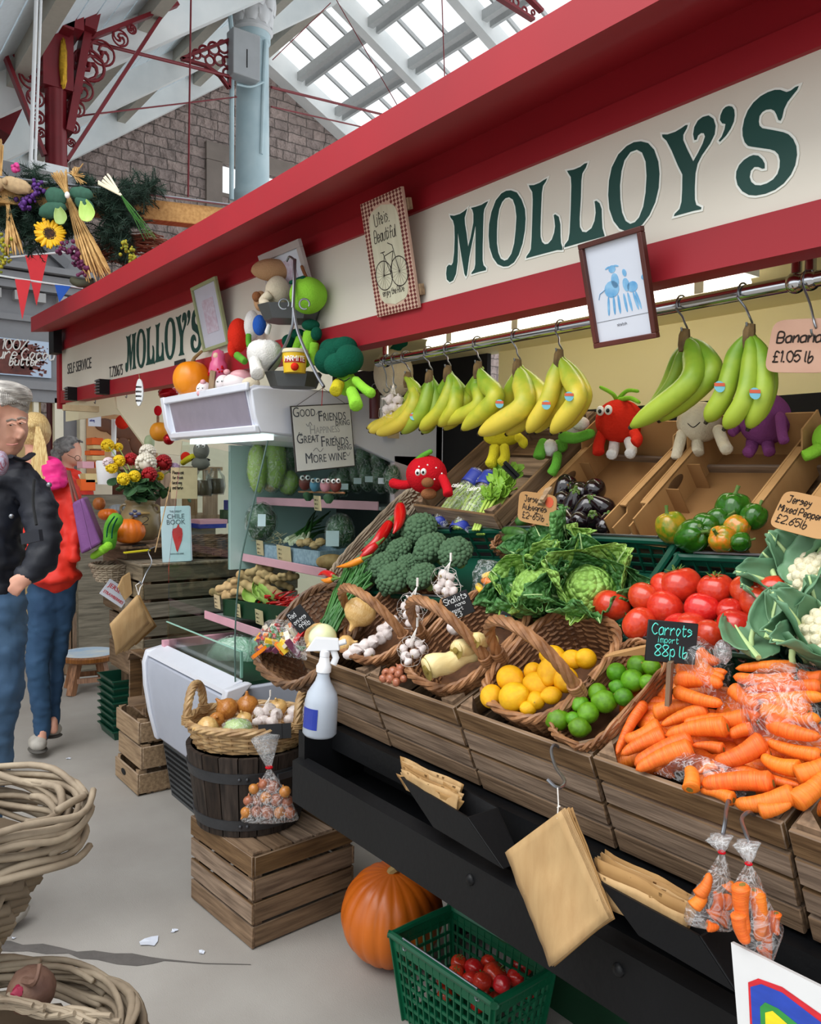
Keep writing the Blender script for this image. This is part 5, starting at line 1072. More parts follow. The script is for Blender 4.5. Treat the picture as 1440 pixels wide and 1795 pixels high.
toy('plush_strawberry','red strawberry soft toy with green leaf perched above the red peppers',1.50,[('body',m_pl['strawberry'],[('b',748,835,36,34,0,lambda d: 1+.1*d.z)]),('arm',m_pl['strawberry'],[('t',[(722,848,-.03),(705,850,-.05),(686,846,-.06)],(8,9))]),('arm',m_pl['strawberry'],[('t',[(775,835,-.02),(784,855,-.04),(786,868,-.05)],(8,9))]),('foot',m_pl['brown'],[('b',752,866,14,10,-.06)]),('foot',m_pl['brown'],[('b',750,846,11,9,-.075)]),('leaf',m_pl['green'],[('t',[(728,812,-.03),(740,800,-.02),(758,790,0)],(6,4))]),('seeds',m_eye,[('b',735,818,1.5,1.5,-.062),('b',750,815,1.5,1.5,-.07),('b',765,820,1.5,1.5,-.066),('b',762,840,1.5,1.5,-.075),('b',775,830,1.5,1.5,-.05)])]+eyes(738,828,5,5,-.068))
toy('plush_pea_pod','bright green soft toy feet at the frame edge above the mixed peppers',1.70,[('body',m_pl['lime'],[('b',1452,770,26,30,0)]),('foot',m_pl['lime'],[('t',[(1440,785,-.02),(1422,795,-.04),(1408,800,-.05)],(12,10))])])
toy('plush_cream_onion','cream round soft toy in shadow behind the far end of the rail',1.75,[('body',m_pl['cream'],[('b',690,655,34,44,0,lobes(8,.03))]),('leaf',m_pl['dgreen'],[('t',[(690,618,0),(700,605,0),(712,600,0)],(10,6))])])
netbag('garlic net on the far end of the banana rail',[(684,700,10,*at(684,700,Y=1.51)),(698,702,10,*at(698,702,Y=1.51)),(690,715,10,*at(690,715,Y=1.49)),(702,718,10,*at(702,718,Y=1.51)),(680,718,10,*at(680,718,Y=1.51)),(692,730,10,*at(692,730,Y=1.50)),(678,732,9,*at(678,732,Y=1.51))],top=at(690,672,Y=1.535))
for px,q in ((680,at(678,682,Y=1.53)),(695,at(690,676,Y=1.53))): shook(px,q,'wire S-hook at the far rail end by the netted garlic')
# ---- flat signs and pictures
def panel(tl,tr,br,bl_,Yt,Yb):
    P=[at(*tl,Y=Yt),at(*tr,Y=Yt),at(*br,Y=Yb),at(*bl_,Y=Yb)];u=(P[1]-P[0])+(P[2]-P[3]);v=(P[0]-P[3])+(P[1]-P[2]);c=(P[0]+P[1]+P[2]+P[3])/4;M=frame_of(c,u,v);return M,u.length/2,v.length/2
def framed(name,label,q,Yt,Yb,mf,fw,mp,depth_=.014,mount=None,group='framed pictures on the fascia'):
    M,w,h=panel(*q,Yt,Yb);t=thing(name,label,'picture',M.to_translation(),group=group);b=MB(M)
    for (x,y,a,c) in ((0,h/2-fw/2,w,fw),(0,-h/2+fw/2,w,fw),(-w/2+fw/2,0,fw,h-2*fw),(w/2-fw/2,0,fw,h-2*fw)): b.box((x,y,-depth_/2+.004),(a,c,depth_))
    bevel(b.build('frame',mf,t),.0015,2);b=MB(M);b.box((0,0,-.008),(w-fw,h-fw,.006));b.build('sheet',mp,t)
    if mount: b=MB(M);b.box((0,mount[2]*h,-.0045),(w*mount[0],h*mount[1],.002));b.build('print',mount[3],t)
    return t,M,w,h
m_paper=mat('cool_white_paper','#d6dbe6',.35,col2='#cbd2e0',scale=3);m_mah=mat('dark_red_wood','#5c2a22',.35,col2='#43201a',scale=8)
t,M,w,h=framed('picture_frame','framed blue sketch of a cow and calf hanging over the banana rail',((1018,428),(1128,395),(1150,592),(1040,612)),1.345,1.40,m_mah,.011,m_paper)
m_bsk=mat('blue_watercolour','#5f9fd0',.6,col2='#8fc0e2',scale=40);b=MB(M)
def blob2(b,x,y,a,c,rot=0,n=14,z=-.0042):
    pts=[(x+math.cos(rot)*a*math.cos(k*2*math.pi/n)-math.sin(rot)*c*math.sin(k*2*math.pi/n),y+math.sin(rot)*a*math.cos(k*2*math.pi/n)+math.cos(rot)*c*math.sin(k*2*math.pi/n)) for k in range(n)];b.prism(pts,z-.0008,z)
for (x,y,a,c,r) in ((-.1,.02,.12,.11,.2),(-.03,.09,.06,.10,0),(-.05,.2,.055,.05,0),(-.12,.22,.04,.012,.3),(.02,.22,.04,.012,-.3),(.13,.03,.05,.09,.1),(.13,.14,.03,.05,.2),(.22,.0,.08,.07,0),(.42,.06,.05,.04,0)): blob2(b,x*w,y*h,a*w,c*h*.7,r)
for x in (-.19,-.1,-.02,.08,.15,.24,.28): blob2(b,x*w,-.13*h,.018*w,.09*h,.1*(x*8))
b.tube([M.inverted() @ (M @ V((-.2*w,.03*h,-.004))),V((-.3*w,.0,-.004)),V((-.33*w,-.05*h,-.004))],.0008,4);b.build('sketch',m_bsk,t,smooth=False)
b=MB(M);b.bar((-.42*w,-.26*h,-.0045),(.42*w,-.26*h,-.0045),.0007,.0007);hand(b,'sketch',M.inverted() @ M @ Matrix.Translation((-.1*w,-.33*h,-.0045)),.006,.0004);b.build('caption',mat('grey_pencil','#6d7078',.7),t)
m_pgreen=mat('sage_frame','#9ba37a',.5,var=.1);m_pgrey=mat('pale_grey_frame','#b3aaa8',.5,var=.08);m_mauve=mat('mauve_sketch','#b9a3b4',.6,col2='#c9c4d2',scale=60)
framed('picture_frame','tall sage green picture frame leaning on the far sign board',((338,500),(381,487),(397,600),(354,622)),1.352,1.407,m_pgreen,.0135,mat('lilac_paper','#c3c5d4',.35,var=.05),mount=(.45,.5,0,m_mauve));framed('picture_frame','pale grey picture frame behind the mushroom toy',((460,446),(530,419),(546,520),(474,545)),1.345,1.407,m_pgrey,.025,m_paper,mount=(.5,.4,.05,m_mauve))
# life is beautiful board
M,w,h=panel((637,357),(706,325),(732,540),(656,557),1.34,1.407);t=thing('wooden_sign','tall wooden sign saying Life is Beautiful with a bicycle and red diamond border','sign',M.to_translation());m_pale=mat('distressed_pale_board','#cfcbb2',.6,col2='#c0bba2',scale=6,stretch=(8,1,1));m_dia=mat('brown_red_diamond','#6e2a26',.6,var=.2);m_pinkd=mat('pale_pink_border','#cfae9a',.6,var=.1)
b=MB(M);b.box((0,0,-.005),(w,h,.01));bevel(b.build('board',m_pinkd,t),.001,1)
b=MB(M);rr=rrect(w*.36,h*.405,48,5);b.prism([(x*(1+.0),y+.02*h*math.exp(-(x/(w*.09))**2)*(1 if y > 0 else -1)*(abs(y) > h*.3)) for x,y in rr],0,.0012);pn=b.build('pale_panel',m_pale,t,smooth=False)
b=MB(M);nx=13;ny=30;dx,dy=w/nx,h/ny
for i in range(nx):
    for j in range(ny):
        x,y=-w/2+dx*(i+.5),-h/2+dy*(j+.5)
        if (abs(x)/(w*.37))**5+(abs(y)/(h*.42))**5 > 1: b.prism([(x-dx*.42,y),(x,y-dy*.5),(x+dx*.42,y),(x,y+dy*.5)],0,.0008)
b.build('diamond_border',m_dia,t,smooth=False)
b=MB(M);Z=.0016
hand_fit(b,'Life is.',Matrix.Translation((0,0,Z)),-.02*w,.27*h,.36*w,.10*h,.0012,seed=3);hand_fit(b,'Beautiful',Matrix.Translation((0,0,Z)),0,.13*h,.54*w,.10*h,.0012,slant=.2,seed=4);hand_fit(b,'enjoy the RIDe',Matrix.Translation((0,0,Z)),0,-.335*h,.52*w,.055*h,.0009,seed=5)
for cx in (-.17,.2):
    c=V((cx*w,-.16*h,Z));b.tube(arc(c,.20*w,0,6.283,26,(1,0,0),(0,1,0)),.0014,4);[b.tube([c,c+V((math.cos(a),math.sin(a),0))*.19*w],.0003,4) for a in [k*.39 for k in range(16)]]
for a_,c_ in (((-.17,-.16),(-.1,.0)),((-.1,.0),(.12,.02)),((.12,.02),(0,-.16)),((-.17,-.16),(0,-.16)),((-.1,0),(0,-.16)),((.2,-.16),(.12,.07)),((.12,.07),(.02,.1)),((-.1,0),(-.12,.03)),((-.17,.035),(-.07,.035))): b.tube([(a_[0]*w,a_[1]*h,Z),(c_[0]*w,c_[1]*h,Z)],.0012,4)
b.build('lettering_and_bicycle',m_ink,pn);b=MB(M)
for y in (.36,-.35): b.box((.03*w,y*h,-.018),(w*1.0,.03,.014))
b.build('back_batten',m_woodl,t)
# hand written price cards
def pcard(label,q,lines,Ys,clip=None,m=m_card,rad=.02,tilt=0,ink=.0014,dot=None):
    M,w,h=panel(*q,Ys[0],Ys[1]);t=thing('price_card',label,'price card',M.to_translation(),group='brown card price tags');b=MB(M);b.prism(rrect(w/2,h/2,32,6),-.0025,0);b.build('card',m,t,smooth=False);b=MB(M)
    for i,(tx,x,y,s,sx) in enumerate(lines): hand_fit(b,tx,Matrix.Translation((0,0,.0004)) @ Matrix.Rotation(tilt,4,'Z'),x*w-w/2,y*h-h/2,sx*w,s*h,ink*.72,seed=i+7,wob=.12)
    b.build('handwriting',m_ink,t)
    if dot: b=MB(M);b.prism([(dot[0]*w-w/2+dot[2]*(1+.1*(k % 2))*math.cos(k*.314),dot[1]*h-h/2+dot[2]*(1+.1*(k % 2))*math.sin(k*.314)) for k in range(20)],0,.0008);b.build('red_seal',mat('red_seal','#cf5a3a',.5),t,smooth=False)
    return t
pcard('round-cornered brown price card for Jersey aubergines at 2.65 lb with red seal',((918,862),(984,872),(966,922),(900,910)),[('Jersey',.38,.68,.2,.42),('Aubegnes',.46,.42,.19,.66),('£2-65lb',.44,.14,.2,.6)],(1.40,1.40),dot=(.82,.76,.012));pcard('round-cornered brown price card for Jersey mixed peppers at 2.65 lb',((1372,862),(1470,874),(1458,956),(1352,918)),[('Jersey',.34,.70,.18,.42),('Mixed Peppers',.47,.44,.17,.85),('£2.65lb',.36,.16,.2,.55)],(1.37,1.34));pcard('pinkish cardboard price card for bananas at 1.05 lb hanging from the rail',((1352,563),(1470,555),(1466,655),(1344,651)),[('Banana',.46,.56,.2,.68),('£1.05 lb',.42,.2,.2,.62)],(1.507,1.495),m=mat('pinkish_cardboard','#c09a84',.75,col2='#b38c77',scale=10,stretch=(1,6,1)),ink=.0022)
q=at(1428,578,Y=1.50);shook(1418,q,'wire S-hook holding the banana price card')
for (x,y,lb) in ((962,858,'wooden peg clip above the aubergine price card'),(905,838,'black plastic clip hanging on the celery crate side')):
    A,B_=at(x,y,Y=1.42),at(x-14 if x > 950 else x-22,y+26 if x > 950 else y-22,Y=1.39);b=MB();b.bar(A,B_,.012,.01);b.bar(A+V((.008,0,.004)),B_+V((.008,-.004,.008)),.01,.008);tag(b.build('clip',m_woodl if x > 950 else m_black,org=A),lb,'clip')
# ------------------------------------------------------------------ chilled display cabinet beyond the counter
m_enam=mat('white_enamel','#dfe3ee',.3,var=.03,spec=.5);m_enamg=mat('grey_enamel','#b9bfce',.3,var=.04);m_mint=mat('mint_panel','#b9d6d2',.4,var=.05);m_pinks=mat('pink_shelf_edge','#e3a9b8',.35,var=.08);m_shelf=mat('chiller_grey','#7c8484',.4,var=.1);m_glass=film('cabinet_glass',(.93,.98,.965),.12,.04);m_tint=mat('tinted_header','#8f8a9c',.2,var=.1)
m_grill=mat('dark_grill','#4a4e52',.4,var=.2,scale=40);m_clamp=mat('chiller_lamp','#e6fff8',.3,var=.01,emit=1.3)
ch=thing('chilled_cabinet','white open chilled display cabinet with pink shelf edges and glass end','display cabinet',(-3.05,1.6,0));xa,xb=-3.45,-2.66
def xprism(b,poly,x0,x1):
    n=len(poly);return b.add([(x0,y,z) for y,z in poly]+[(x1,y,z) for y,z in poly],[tuple(range(n)),tuple(range(2*n-1,n-1,-1))]+[(i,n+i,n+(i+1) % n,(i+1) % n) for i in range(n)])
b=MB();xprism(b,[(1.27,.64),(1.20,.62),(1.195,.55),(1.215,.40),(1.245,.27),(1.29,.25),(2.15,.25),(2.15,.64)],xa+.04,xb);bevel(b.build('body',m_enamg,ch),.006,2)
pr_=[(1.28,.665),(1.20,.650),(1.185,.60),(1.19,.5),(1.21,.38),(1.24,.26),(1.26,.26),(1.26,.62),(1.30,.66)]
for x in (xa,xb): b=MB();xprism(b,pr_,x,x+.035);bevel(b.build('end_cap',m_enam,ch),.006,2)
b=MB();xprism(b,[(1.275,.668),(1.205,.645),(1.2,.63),(1.27,.645)],xa+.03,xb);b.build('front_flange',m_enam,ch)
b=MB();xprism(b,[(1.27,.25),(1.31,.0),(2.1,.0),(2.1,.25)],xa+.02,xb);pl=b.build('plinth',m_grill,ch)
b=MB()
for i in range(9):
    for k in range(52): f=(i+.5)/9;b.box((xa+.04+k*.0148,1.269+.04*f,.24-.23*f),(.008,.004,.010))
b.build('grill_slots',m_dark,pl)
b=MB();b.box(((xa+xb)/2,2.16,1.15),(xb-xa,.03,1.1));b.build('back_wall',mat('chiller_back','#3c4644',.3,var=.2),ch)
q=[at(*p,X=xb) for p in ((440,682),(455,678),(567,686),(661,694),(800,735),(830,830),(760,835),(694,812),(624,780),(514,763),(458,758),(447,730))]
b=MB();xprism(b,[(p.y,p.z) for p in q],xb-.03,xb);bevel(b.build('canopy_end',m_enam,ch),.006,3)
p0,p1=at(694,815,X=xb),at(722,830,X=xb);b=MB();b.box((xb-.015,(p0.y+p1.y)/2+.01,1.05),(.03,p1.y-p0.y+.03,.86));b.build('end_post',mat('pinkish_enamel','#d9ccd2',.35,var=.04),ch)
b=MB();q2=[(1.33,1.72),(1.30,1.70),(1.33,1.57),(1.36,1.55),(2.15,1.50),(2.15,1.72)];xprism(b,q2,xa,xb-.03);can=b.build('canopy',m_enam,ch)
b=MB();xprism(b,[(1.30,1.70),(1.296,1.70),(1.325,1.575),(1.33,1.575)],xa+.03,xb-.04);b.build('tinted_header',m_tint,can)
b=MB();xprism(b,[(1.285,1.725),(1.30,1.725),(1.30,1.695),(1.285,1.695)],xa-.02,xb);xprism(b,[(1.315,1.575),(1.335,1.575),(1.345,1.545),(1.32,1.55)],xa-.02,xb);xprism(b,[(1.28,1.725),(1.345,1.725),(1.37,1.55),(1.33,1.54),(1.30,1.6)],xa-.04,xa);bevel(b.build('header_trim',m_enam,can),.005,2)
b=MB();b.box(((xa+xb)/2,1.40,1.537),(xb-xa-.1,.04,.02));b.build('strip_lamp',m_clamp,can)
for z,y,nm in ((1.30,1.80,'upper'),(1.045,1.64,'middle'),(.80,1.46,'lower')):
    yf,yn=(1.71,1.88) if nm == 'upper' else (y,y);b=MB();b.prism([(xa+.02,yf),(xb-.02,yn),(xb-.02,2.14),(xa+.02,2.14)],z-.037,z-.023);sh=b.build('shelf',m_shelf,ch)
    b=MB();b.bar((xa+.03,yf-.003,z-.02),(xb-.03,yn-.003,z-.02),.006,.036);bevel(b.build('price_rail',m_pinks,sh),.002,1)
b=MB();b.box(((xa+xb)/2,1.7,.648),(xb-xa-.04,.86,.012));b.build('deck',m_dkgreen,ch);b=MB();b.box((xa+.05,1.43,.672),(.03,.34,.035));b.build('deck_rail',m_pinks,ch)
b=MB();b.box(((xa+xb)/2,1.285,.715),(xb-xa-.06,.005,.10));b.build('front_glass',m_glass,ch);b=MB();b.bar((xa+.03,1.285,.765),(xb-.03,1.285,.765),.006,.004);b.bar((xb-.03,1.285,.67),(xb-.03,1.285,.765),.008,.008);b.build('glass_edge',mat('glass_edge_green','#a8d8c8',.2,var=.05),ch)
gl=[at(*p,X=xb-.02) for p in ((470,772),(445,880),(422,990),(413,1100),(413,1205))];poly=[(p.y,p.z) for p in gl]+[(2.1,gl[-1].z),(2.1,1.5)]
b=MB();xprism(b,poly,xb-.024,xb-.018);b.build('end_glass',m_glass,ch,smooth=False);b=MB();b.tube(spline([V((xb-.021,y,z)) for y,z in poly[:5]],5),.0032,6);b.build('glass_edge',mat('glass_edge_dark','#58706a',.2,var=.1),ch)
b=MB();xprism(b,[(1.36,1.54),(1.30,1.0),(1.30,.68),(1.58,.68),(1.58,1.5)],xa+.01,xa+.016);b.build('far_end_glass',m_glass,ch,smooth=False);b=MB();b.box((xa+.012,1.86,1.25),(.02,.56,.56));b.build('far_end_panel',m_mint,ch)
# goods on its shelves
def at_s(x,y,Y): return at(x,y,Y=Y)
m_let=mat('pale_lettuce','#b9d476',.55,col2='#8fb648',scale=18,stretch=(1,1,.3),bump=.3,bscale=40);m_letd=mat('dark_leaf_greens','#3f6a42',.5,col2='#1c3d28',scale=22,bump=.4,bscale=50);m_lab=mat('paper_label','#c9b48e',.75,var=.12,scale=30);m_labw=mat('white_label','#cfdfe6',.5,var=.05)
def lump(name,label,cat,x,y,rx,ry,Y,m,seed,group,film_=None,amp=.12,fq=4,parts=()):
    c=at(x,y,Y=Y);c=at(x,y,X=-3.31) if c.x < -3.34 else c;k=depth(c)/F;t=thing(name,label,cat,c,group=group);b=MB();b.ball((0,0,0),(rx*k,min(rx,ry)*k*.8,ry*k),24,16,Matrix.Translation(c) @ FR,lambda d: 1+amp*nz(d*fq+V((seed,0,0)))+amp*.5*nz(d*fq*3));b.build('body',m,t,smooth='all')
    if film_: b=MB();b.ball((0,0,0),(rx*k*1.12,min(rx,ry)*k*.95,ry*k*1.1),28,20,Matrix.Translation(c) @ FR,lambda d: 1+.09*nz(d*5+V((seed,3,0))));b.build('clear_wrap',film_,t,smooth='all')
    for nm,m2,x2,y2,w2,h2,dy in parts:
        q_=at(x2,y2,Y=c.y+dy);b=MB(frame_of(q_,(.6,.8,0),(-.1,0,1)));b.box((0,0,0),(w2*k,h2*k,.001));b.build(nm,m2,t)
    return t
m_shine=film('greenish_wrap',(.96,1,.97),.35,.08,.8,22,.0)
lump('chinese_leaf','pale green Chinese leaf bagged at the far left of the upper shelf','leaf vegetable',452,820,18,42,1.92,m_let,1,'bagged Chinese leaf',m_shine);lump('chinese_leaf','tall pale Chinese leaf behind the glass edge on the upper shelf','leaf vegetable',478,812,24,48,1.95,m_let,2,'bagged Chinese leaf',m_shine)
lump('lettuce','pale green lettuce heart under the hanging friends sign','leaf vegetable',506,845,18,22,1.88,m_let,3,'lettuces on the upper shelf',m_shine);lump('dark_greens_bag','dark leafy greens in shiny wrap above the lettuce heart','leaf vegetable',504,800,17,26,1.92,m_letd,4,'bagged dark greens on the upper shelf',m_shine);lump('cut_root','cut brown root in wrap at the upper shelf edge','root vegetable',474,852,11,10,1.84,mat('cut_root','#c9a06c',.6,var=.2),5,None,m_shine)
for i,(x,y) in enumerate(((602,845),(625,835),(645,832),(668,835),(688,840),(610,815),(640,800),(665,800),(588,850))): lump('dark_greens_bag',['bag of dark leafy greens nearest the owl ornament','bag of dark greens second along right of the friends sign','bag of dark greens with silvery label mid right of the upper shelf','bag of dark greens near the right end of the upper shelf','bag of dark greens against the white cabinet post','bag of dark greens at the back right below the friends sign corner','bag of dark greens standing at the back of the upper shelf','bag of dark greens highest at the back of the upper shelf','small bag of dark greens behind the owl ornament'][i],'leaf vegetable',x,y,15,28 if y < 840 else 24,1.95 if y < 840 else 1.9,m_letd,i+10,'bagged dark greens on the upper shelf',m_shine,parts=[('label',m_labw,x+2,y+8,13,10,-.075)] if i < 5 else ())
# owls on a branch
m_owl=[mat('owl_'+n,c,.4,var=.1) for n,c in (('maroon','#7a3a34'),('blue','#5f9fc0'),('rose','#c58a94'),('brown','#6e3630'))]
b=None
ow=thing('owl_ornament','four small painted owls sitting in a row on the upper shelf edge','ornament',at(562,862,X=xb+.05))
for i,(x,y,r) in enumerate(((535,846,11),(553,850,10),(571,851,10),(589,851,10))):
    for nm,m,shp in [('owl_body',m_owl[i],[(x,y,r,r*1.25,0)]),('owl_eyes',m_eye,[(x-r*.4,y-r*.75,r*.42,r*.42,-.018),(x+r*.45,y-r*.8,r*.42,r*.42,-.018)]),('owl_pupils',m_pup,[(x-r*.4,y-r*.75,r*.2,r*.2,-.027),(x+r*.45,y-r*.8,r*.2,r*.2,-.027)])]:
        b=MB()
        for (a,c_,rx,ry,dy) in shp: p=at(a,c_,Y=1.62+dy);k=depth(p)/F;b.ball((0,0,0),(rx*k,rx*k,ry*k),16,10,Matrix.Translation(p) @ FR)
        b.build(nm,m,ow,smooth='all')
b=MB();A,B_=at(524,862,Y=1.62),at(604,864,Y=1.62);b.tube([A,A.lerp(B_,.5),B_],.004,6);b.build('perch',m_wick,ow)
b=MB();
for x,y in ((540,868),(576,872)): p=at(x,y,Y=1.615);leaf(b,None,.035,.02,.3,.1,frame_of(p+V((0,0,.012)),(.6,.8,0),(0,.1,-1)),x,.05,8)
b.build('leaf',m_letd,ow)
# spring onions, roots and bags on the middle shelf
m_so=mat('spring_onion','#3f7430',.4,col2='#2a5424',scale=14,rand=.1);m_sow=mat('spring_onion_white','#dfe4c4',.45,var=.1)
for i in range(22):
    x1,y1=560+R.uniform(-25,20),915+R.uniform(-22,25);x0,y0=498+i*2.0+R.uniform(-4,4),948+R.uniform(-5,6);P,Q=at(x0,y0,Y=1.74),at(x1,y1,Y=1.98);t=thing('spring_onion','green spring onion in the bundle on the middle shelf','spring onion',P,group='spring onions on the middle shelf');b=MB();b.tube([P.lerp(Q,.2),P.lerp(Q,.6)+V((0,0,.01)),Q],[.006,.005,.002],6);b.build('leaves',m_so,t);b=MB();b.tube([P,P.lerp(Q,.22)],[.0075,.006],8);b.build('bulb',m_sow,t)
b=MB()
for i in range(140): p=at(470+R.uniform(-30,26),945+R.uniform(-9,12),Y=1.72+R.uniform(-.03,.03));b.tube([p,p+V((R.uniform(-.03,.03),R.uniform(-.03,.03),R.uniform(0,.02)))],.0008,3)
tag(b.build('onion_roots',mat('fine_root','#d6c69a',.8),org=at(470,945,Y=1.72)),'pale tangle of spring onion roots on the middle shelf','roots',kind='stuff')
lump('herb_bag','clear bag of herbs with white label at the far left of the middle shelf','bagged herbs',458,915,26,32,1.8,m_letd,31,'bagged herbs on the middle shelf',m_shine,parts=[('label',m_labw,459,912,13,20,-.1)]);lump('herb_bag','upright clear bag of herbs with white label at the right of the middle shelf','bagged herbs',596,932,24,30,1.78,m_letd,32,'bagged herbs on the middle shelf',m_shine,parts=[('label',m_labw,583,944,22,26,-.11)])
for i,(x,y) in enumerate(((528,952),(540,950),(552,956),(562,950))): lump('ginger_root','small knobbly ginger root in front of the spring onions','ginger',x,y,9,7,1.70,mat('ginger_skin','#c9ab7c',.7,col2='#ae8c5c',scale=14),40+i,'small ginger on the middle shelf',amp=.3)
m_bwr=mat('blue_grey_weave','#9fb4c4',.5,col2='#7f96a8',scale=70);m_bowl=mat('pale_basket_weave','#c3a06c',.6,col2='#9a7848',scale=40)
def tray(label,x0,x1,yt,yb,Y,m): A,B_=at(x0,yt,Y=Y),at(x1,yt+(x1-x0)*.12,Y=Y);h=(at(x0,yt,Y=Y)-at(x0,yb,Y=Y)).z;b=MB();b.bar(A-V((0,0,h/2)),B_-V((0,0,h/2)),.006,h);b.bar(A+V((0,.12,-h)),B_+V((0,.12,-h)),.24,.005);b.bar(A+V((0,.2,-h/2)),B_+V((0,.2,-h/2)),.006,h);b.bar(A+V((0,0,-h/2)),A+V((0,.2,-h/2)),.006,h);b.bar(B_+V((0,0,-h/2)),B_+V((0,.2,-h/2)),.006,h);return tag(b.build('shelf_tray',m,org=A),label,'tray','shallow trays in the cabinet')
tray('blue-grey woven tray at the front of the middle shelf',460,560,954,978,1.665,m_bwr);lump('bowl_basket','round pale basket under the herb bag on the middle shelf','basket',582,985,28,14,1.70,m_bowl,51,None,amp=.03)
for i,(x,y,w,h,Y,lb) in enumerate(((456,960,17,26,1.655,'brown price ticket at the left of the middle shelf'),(498,970,34,27,1.65,'wide brown price ticket in the middle of the middle shelf'),(557,882,16,26,1.6,'brown tag hanging below the owls'),(443,868,12,24,1.80,'small brown ticket at the far end of the upper shelf edge'),(381,1055,16,24,1.43,'brown ticket at the far corner of the ginger tray'),(418,1070,11,24,1.44,'narrow brown ticket on the green ginger tray'),(455,1082,20,26,1.44,'brown ticket in front of the red chillies'),(492,1094,20,26,1.44,'brown ticket at the near end of the green tray'))):
    p=at(x,y,Y=Y);k=depth(p)/F;b=MB(frame_of(p,(1,0,-.02),(-.12,-.1,1)));b.box((0,0,0),(w*k*1.5,h*k,.0012));o=b.build('price_ticket',m_lab,org=p);tag(o,lb,'price ticket','brown tickets on the cabinet shelves');b=MB(frame_of(p,(1,0,-.02),(-.12,-.1,1)));[hand(b,'mn v',Matrix.Translation((-w*k*.55,h*k*(.15-.28*j),.0008)),h*k*.16,.0005,3) for j in range(3)];b.build('handwriting',m_ink,o)
# ginger heap, cabbage leaves, chillies in the green tray on the lower shelf
tray('dark green tray of ginger and chillies on the lower shelf',392,520,1050,1078,1.455,m_dkgreen)
def ginger(x,y,a,L,Y,lb):
    c=at(x,y,Y=Y);k=depth(c)/F;u=V((.6*math.cos(a),.8*math.cos(a),math.sin(a)));b=MB();R2=random.Random(x*7+y);n=5
    for i in range(n): p=c+u*L*k*(i/(n-1)-.5);b.ball(p,(L*k*.17*R2.uniform(.8,1.2),)*3,12,8,fn=lambda d: 1+.1*nz(d*4+p*9))
    for i in range(3): p=c+u*L*k*R2.uniform(-.35,.35);b.ball(p+V((R2.uniform(-.01,.01),R2.uniform(-.02,0),R2.uniform(.008,.02))),(L*k*.12,)*3,10,7)
    o=b.build('ginger_root',MATS['ginger_skin'],org=c);remesh(o,L*k*.045,3);return tag(o,lb,'ginger','ginger roots in the green tray')
for i,(x,y,a,L) in enumerate(((395,1040,-.1,44),(420,1020,.3,46),(445,1015,-.3,48),(470,1030,-.6,46),(405,1028,.2,42),(430,1038,0,40),(450,1035,-.5,46),(475,1010,-.2,40),(490,1022,-.4,44),(455,1000,.2,40),(415,1046,.0,40),(500,1012,.1,40))): ginger(x,y,a,L,1.56-.004*i if y > 1025 else 1.66,{0: 'ginger root sticking out furthest at the far end of the tray',9: 'ginger root on top of the heap'}.get(i,'pale knobbly ginger root in the heap on the lower shelf'))
for i in range(48):
    c=at(490+R.uniform(-30,32)+(i % 3)*6,1056+R.uniform(-14,14),Y=1.53+R.uniform(-.04,.05));a=R.uniform(-.3,1.2);u=V((.6*math.cos(a),.8*math.cos(a),math.sin(a)*.6));b=MB();b.tube([c-u*.04,c+V((0,0,.006)),c+u*.04],[.0055,.005,.001],6);tag(b.build('red_chilli',m_chil,org=c,smooth='all'),'thin red chilli in the heap on the lower cabinet shelf','chilli','red chillies on the lower shelf')
for i,(x,y) in enumerate(((440,1058),(458,1054),(468,1062),(480,1052))): c=at(x,y,Y=1.5);b=MB();leaf(b,None,.09,.035,.4,.2,TRS(c,(.5,.2*i,1.2+.4*i)),i,.08,10);tag(b.build('loose_leaf',m_let,org=c),'loose pale green leaf between ginger and chillies','leaf','loose leaves in the green tray')
# salad bag and green tray on the deck
m_salad=mat('pale_salad','#a9c8b8',.5,col2='#6f9a80',scale=26,bump=.5,bscale=60)
lump('salad_bag','large clear bag of pale shredded salad on the cabinet deck','bagged salad',425,1150,62,34,1.46,m_salad,61,None,m_shine,amp=.15);lump('salad_bag','second clear salad bag behind the big dark basket','bagged salad',480,1135,40,34,1.52,m_salad,62,None,m_shine)
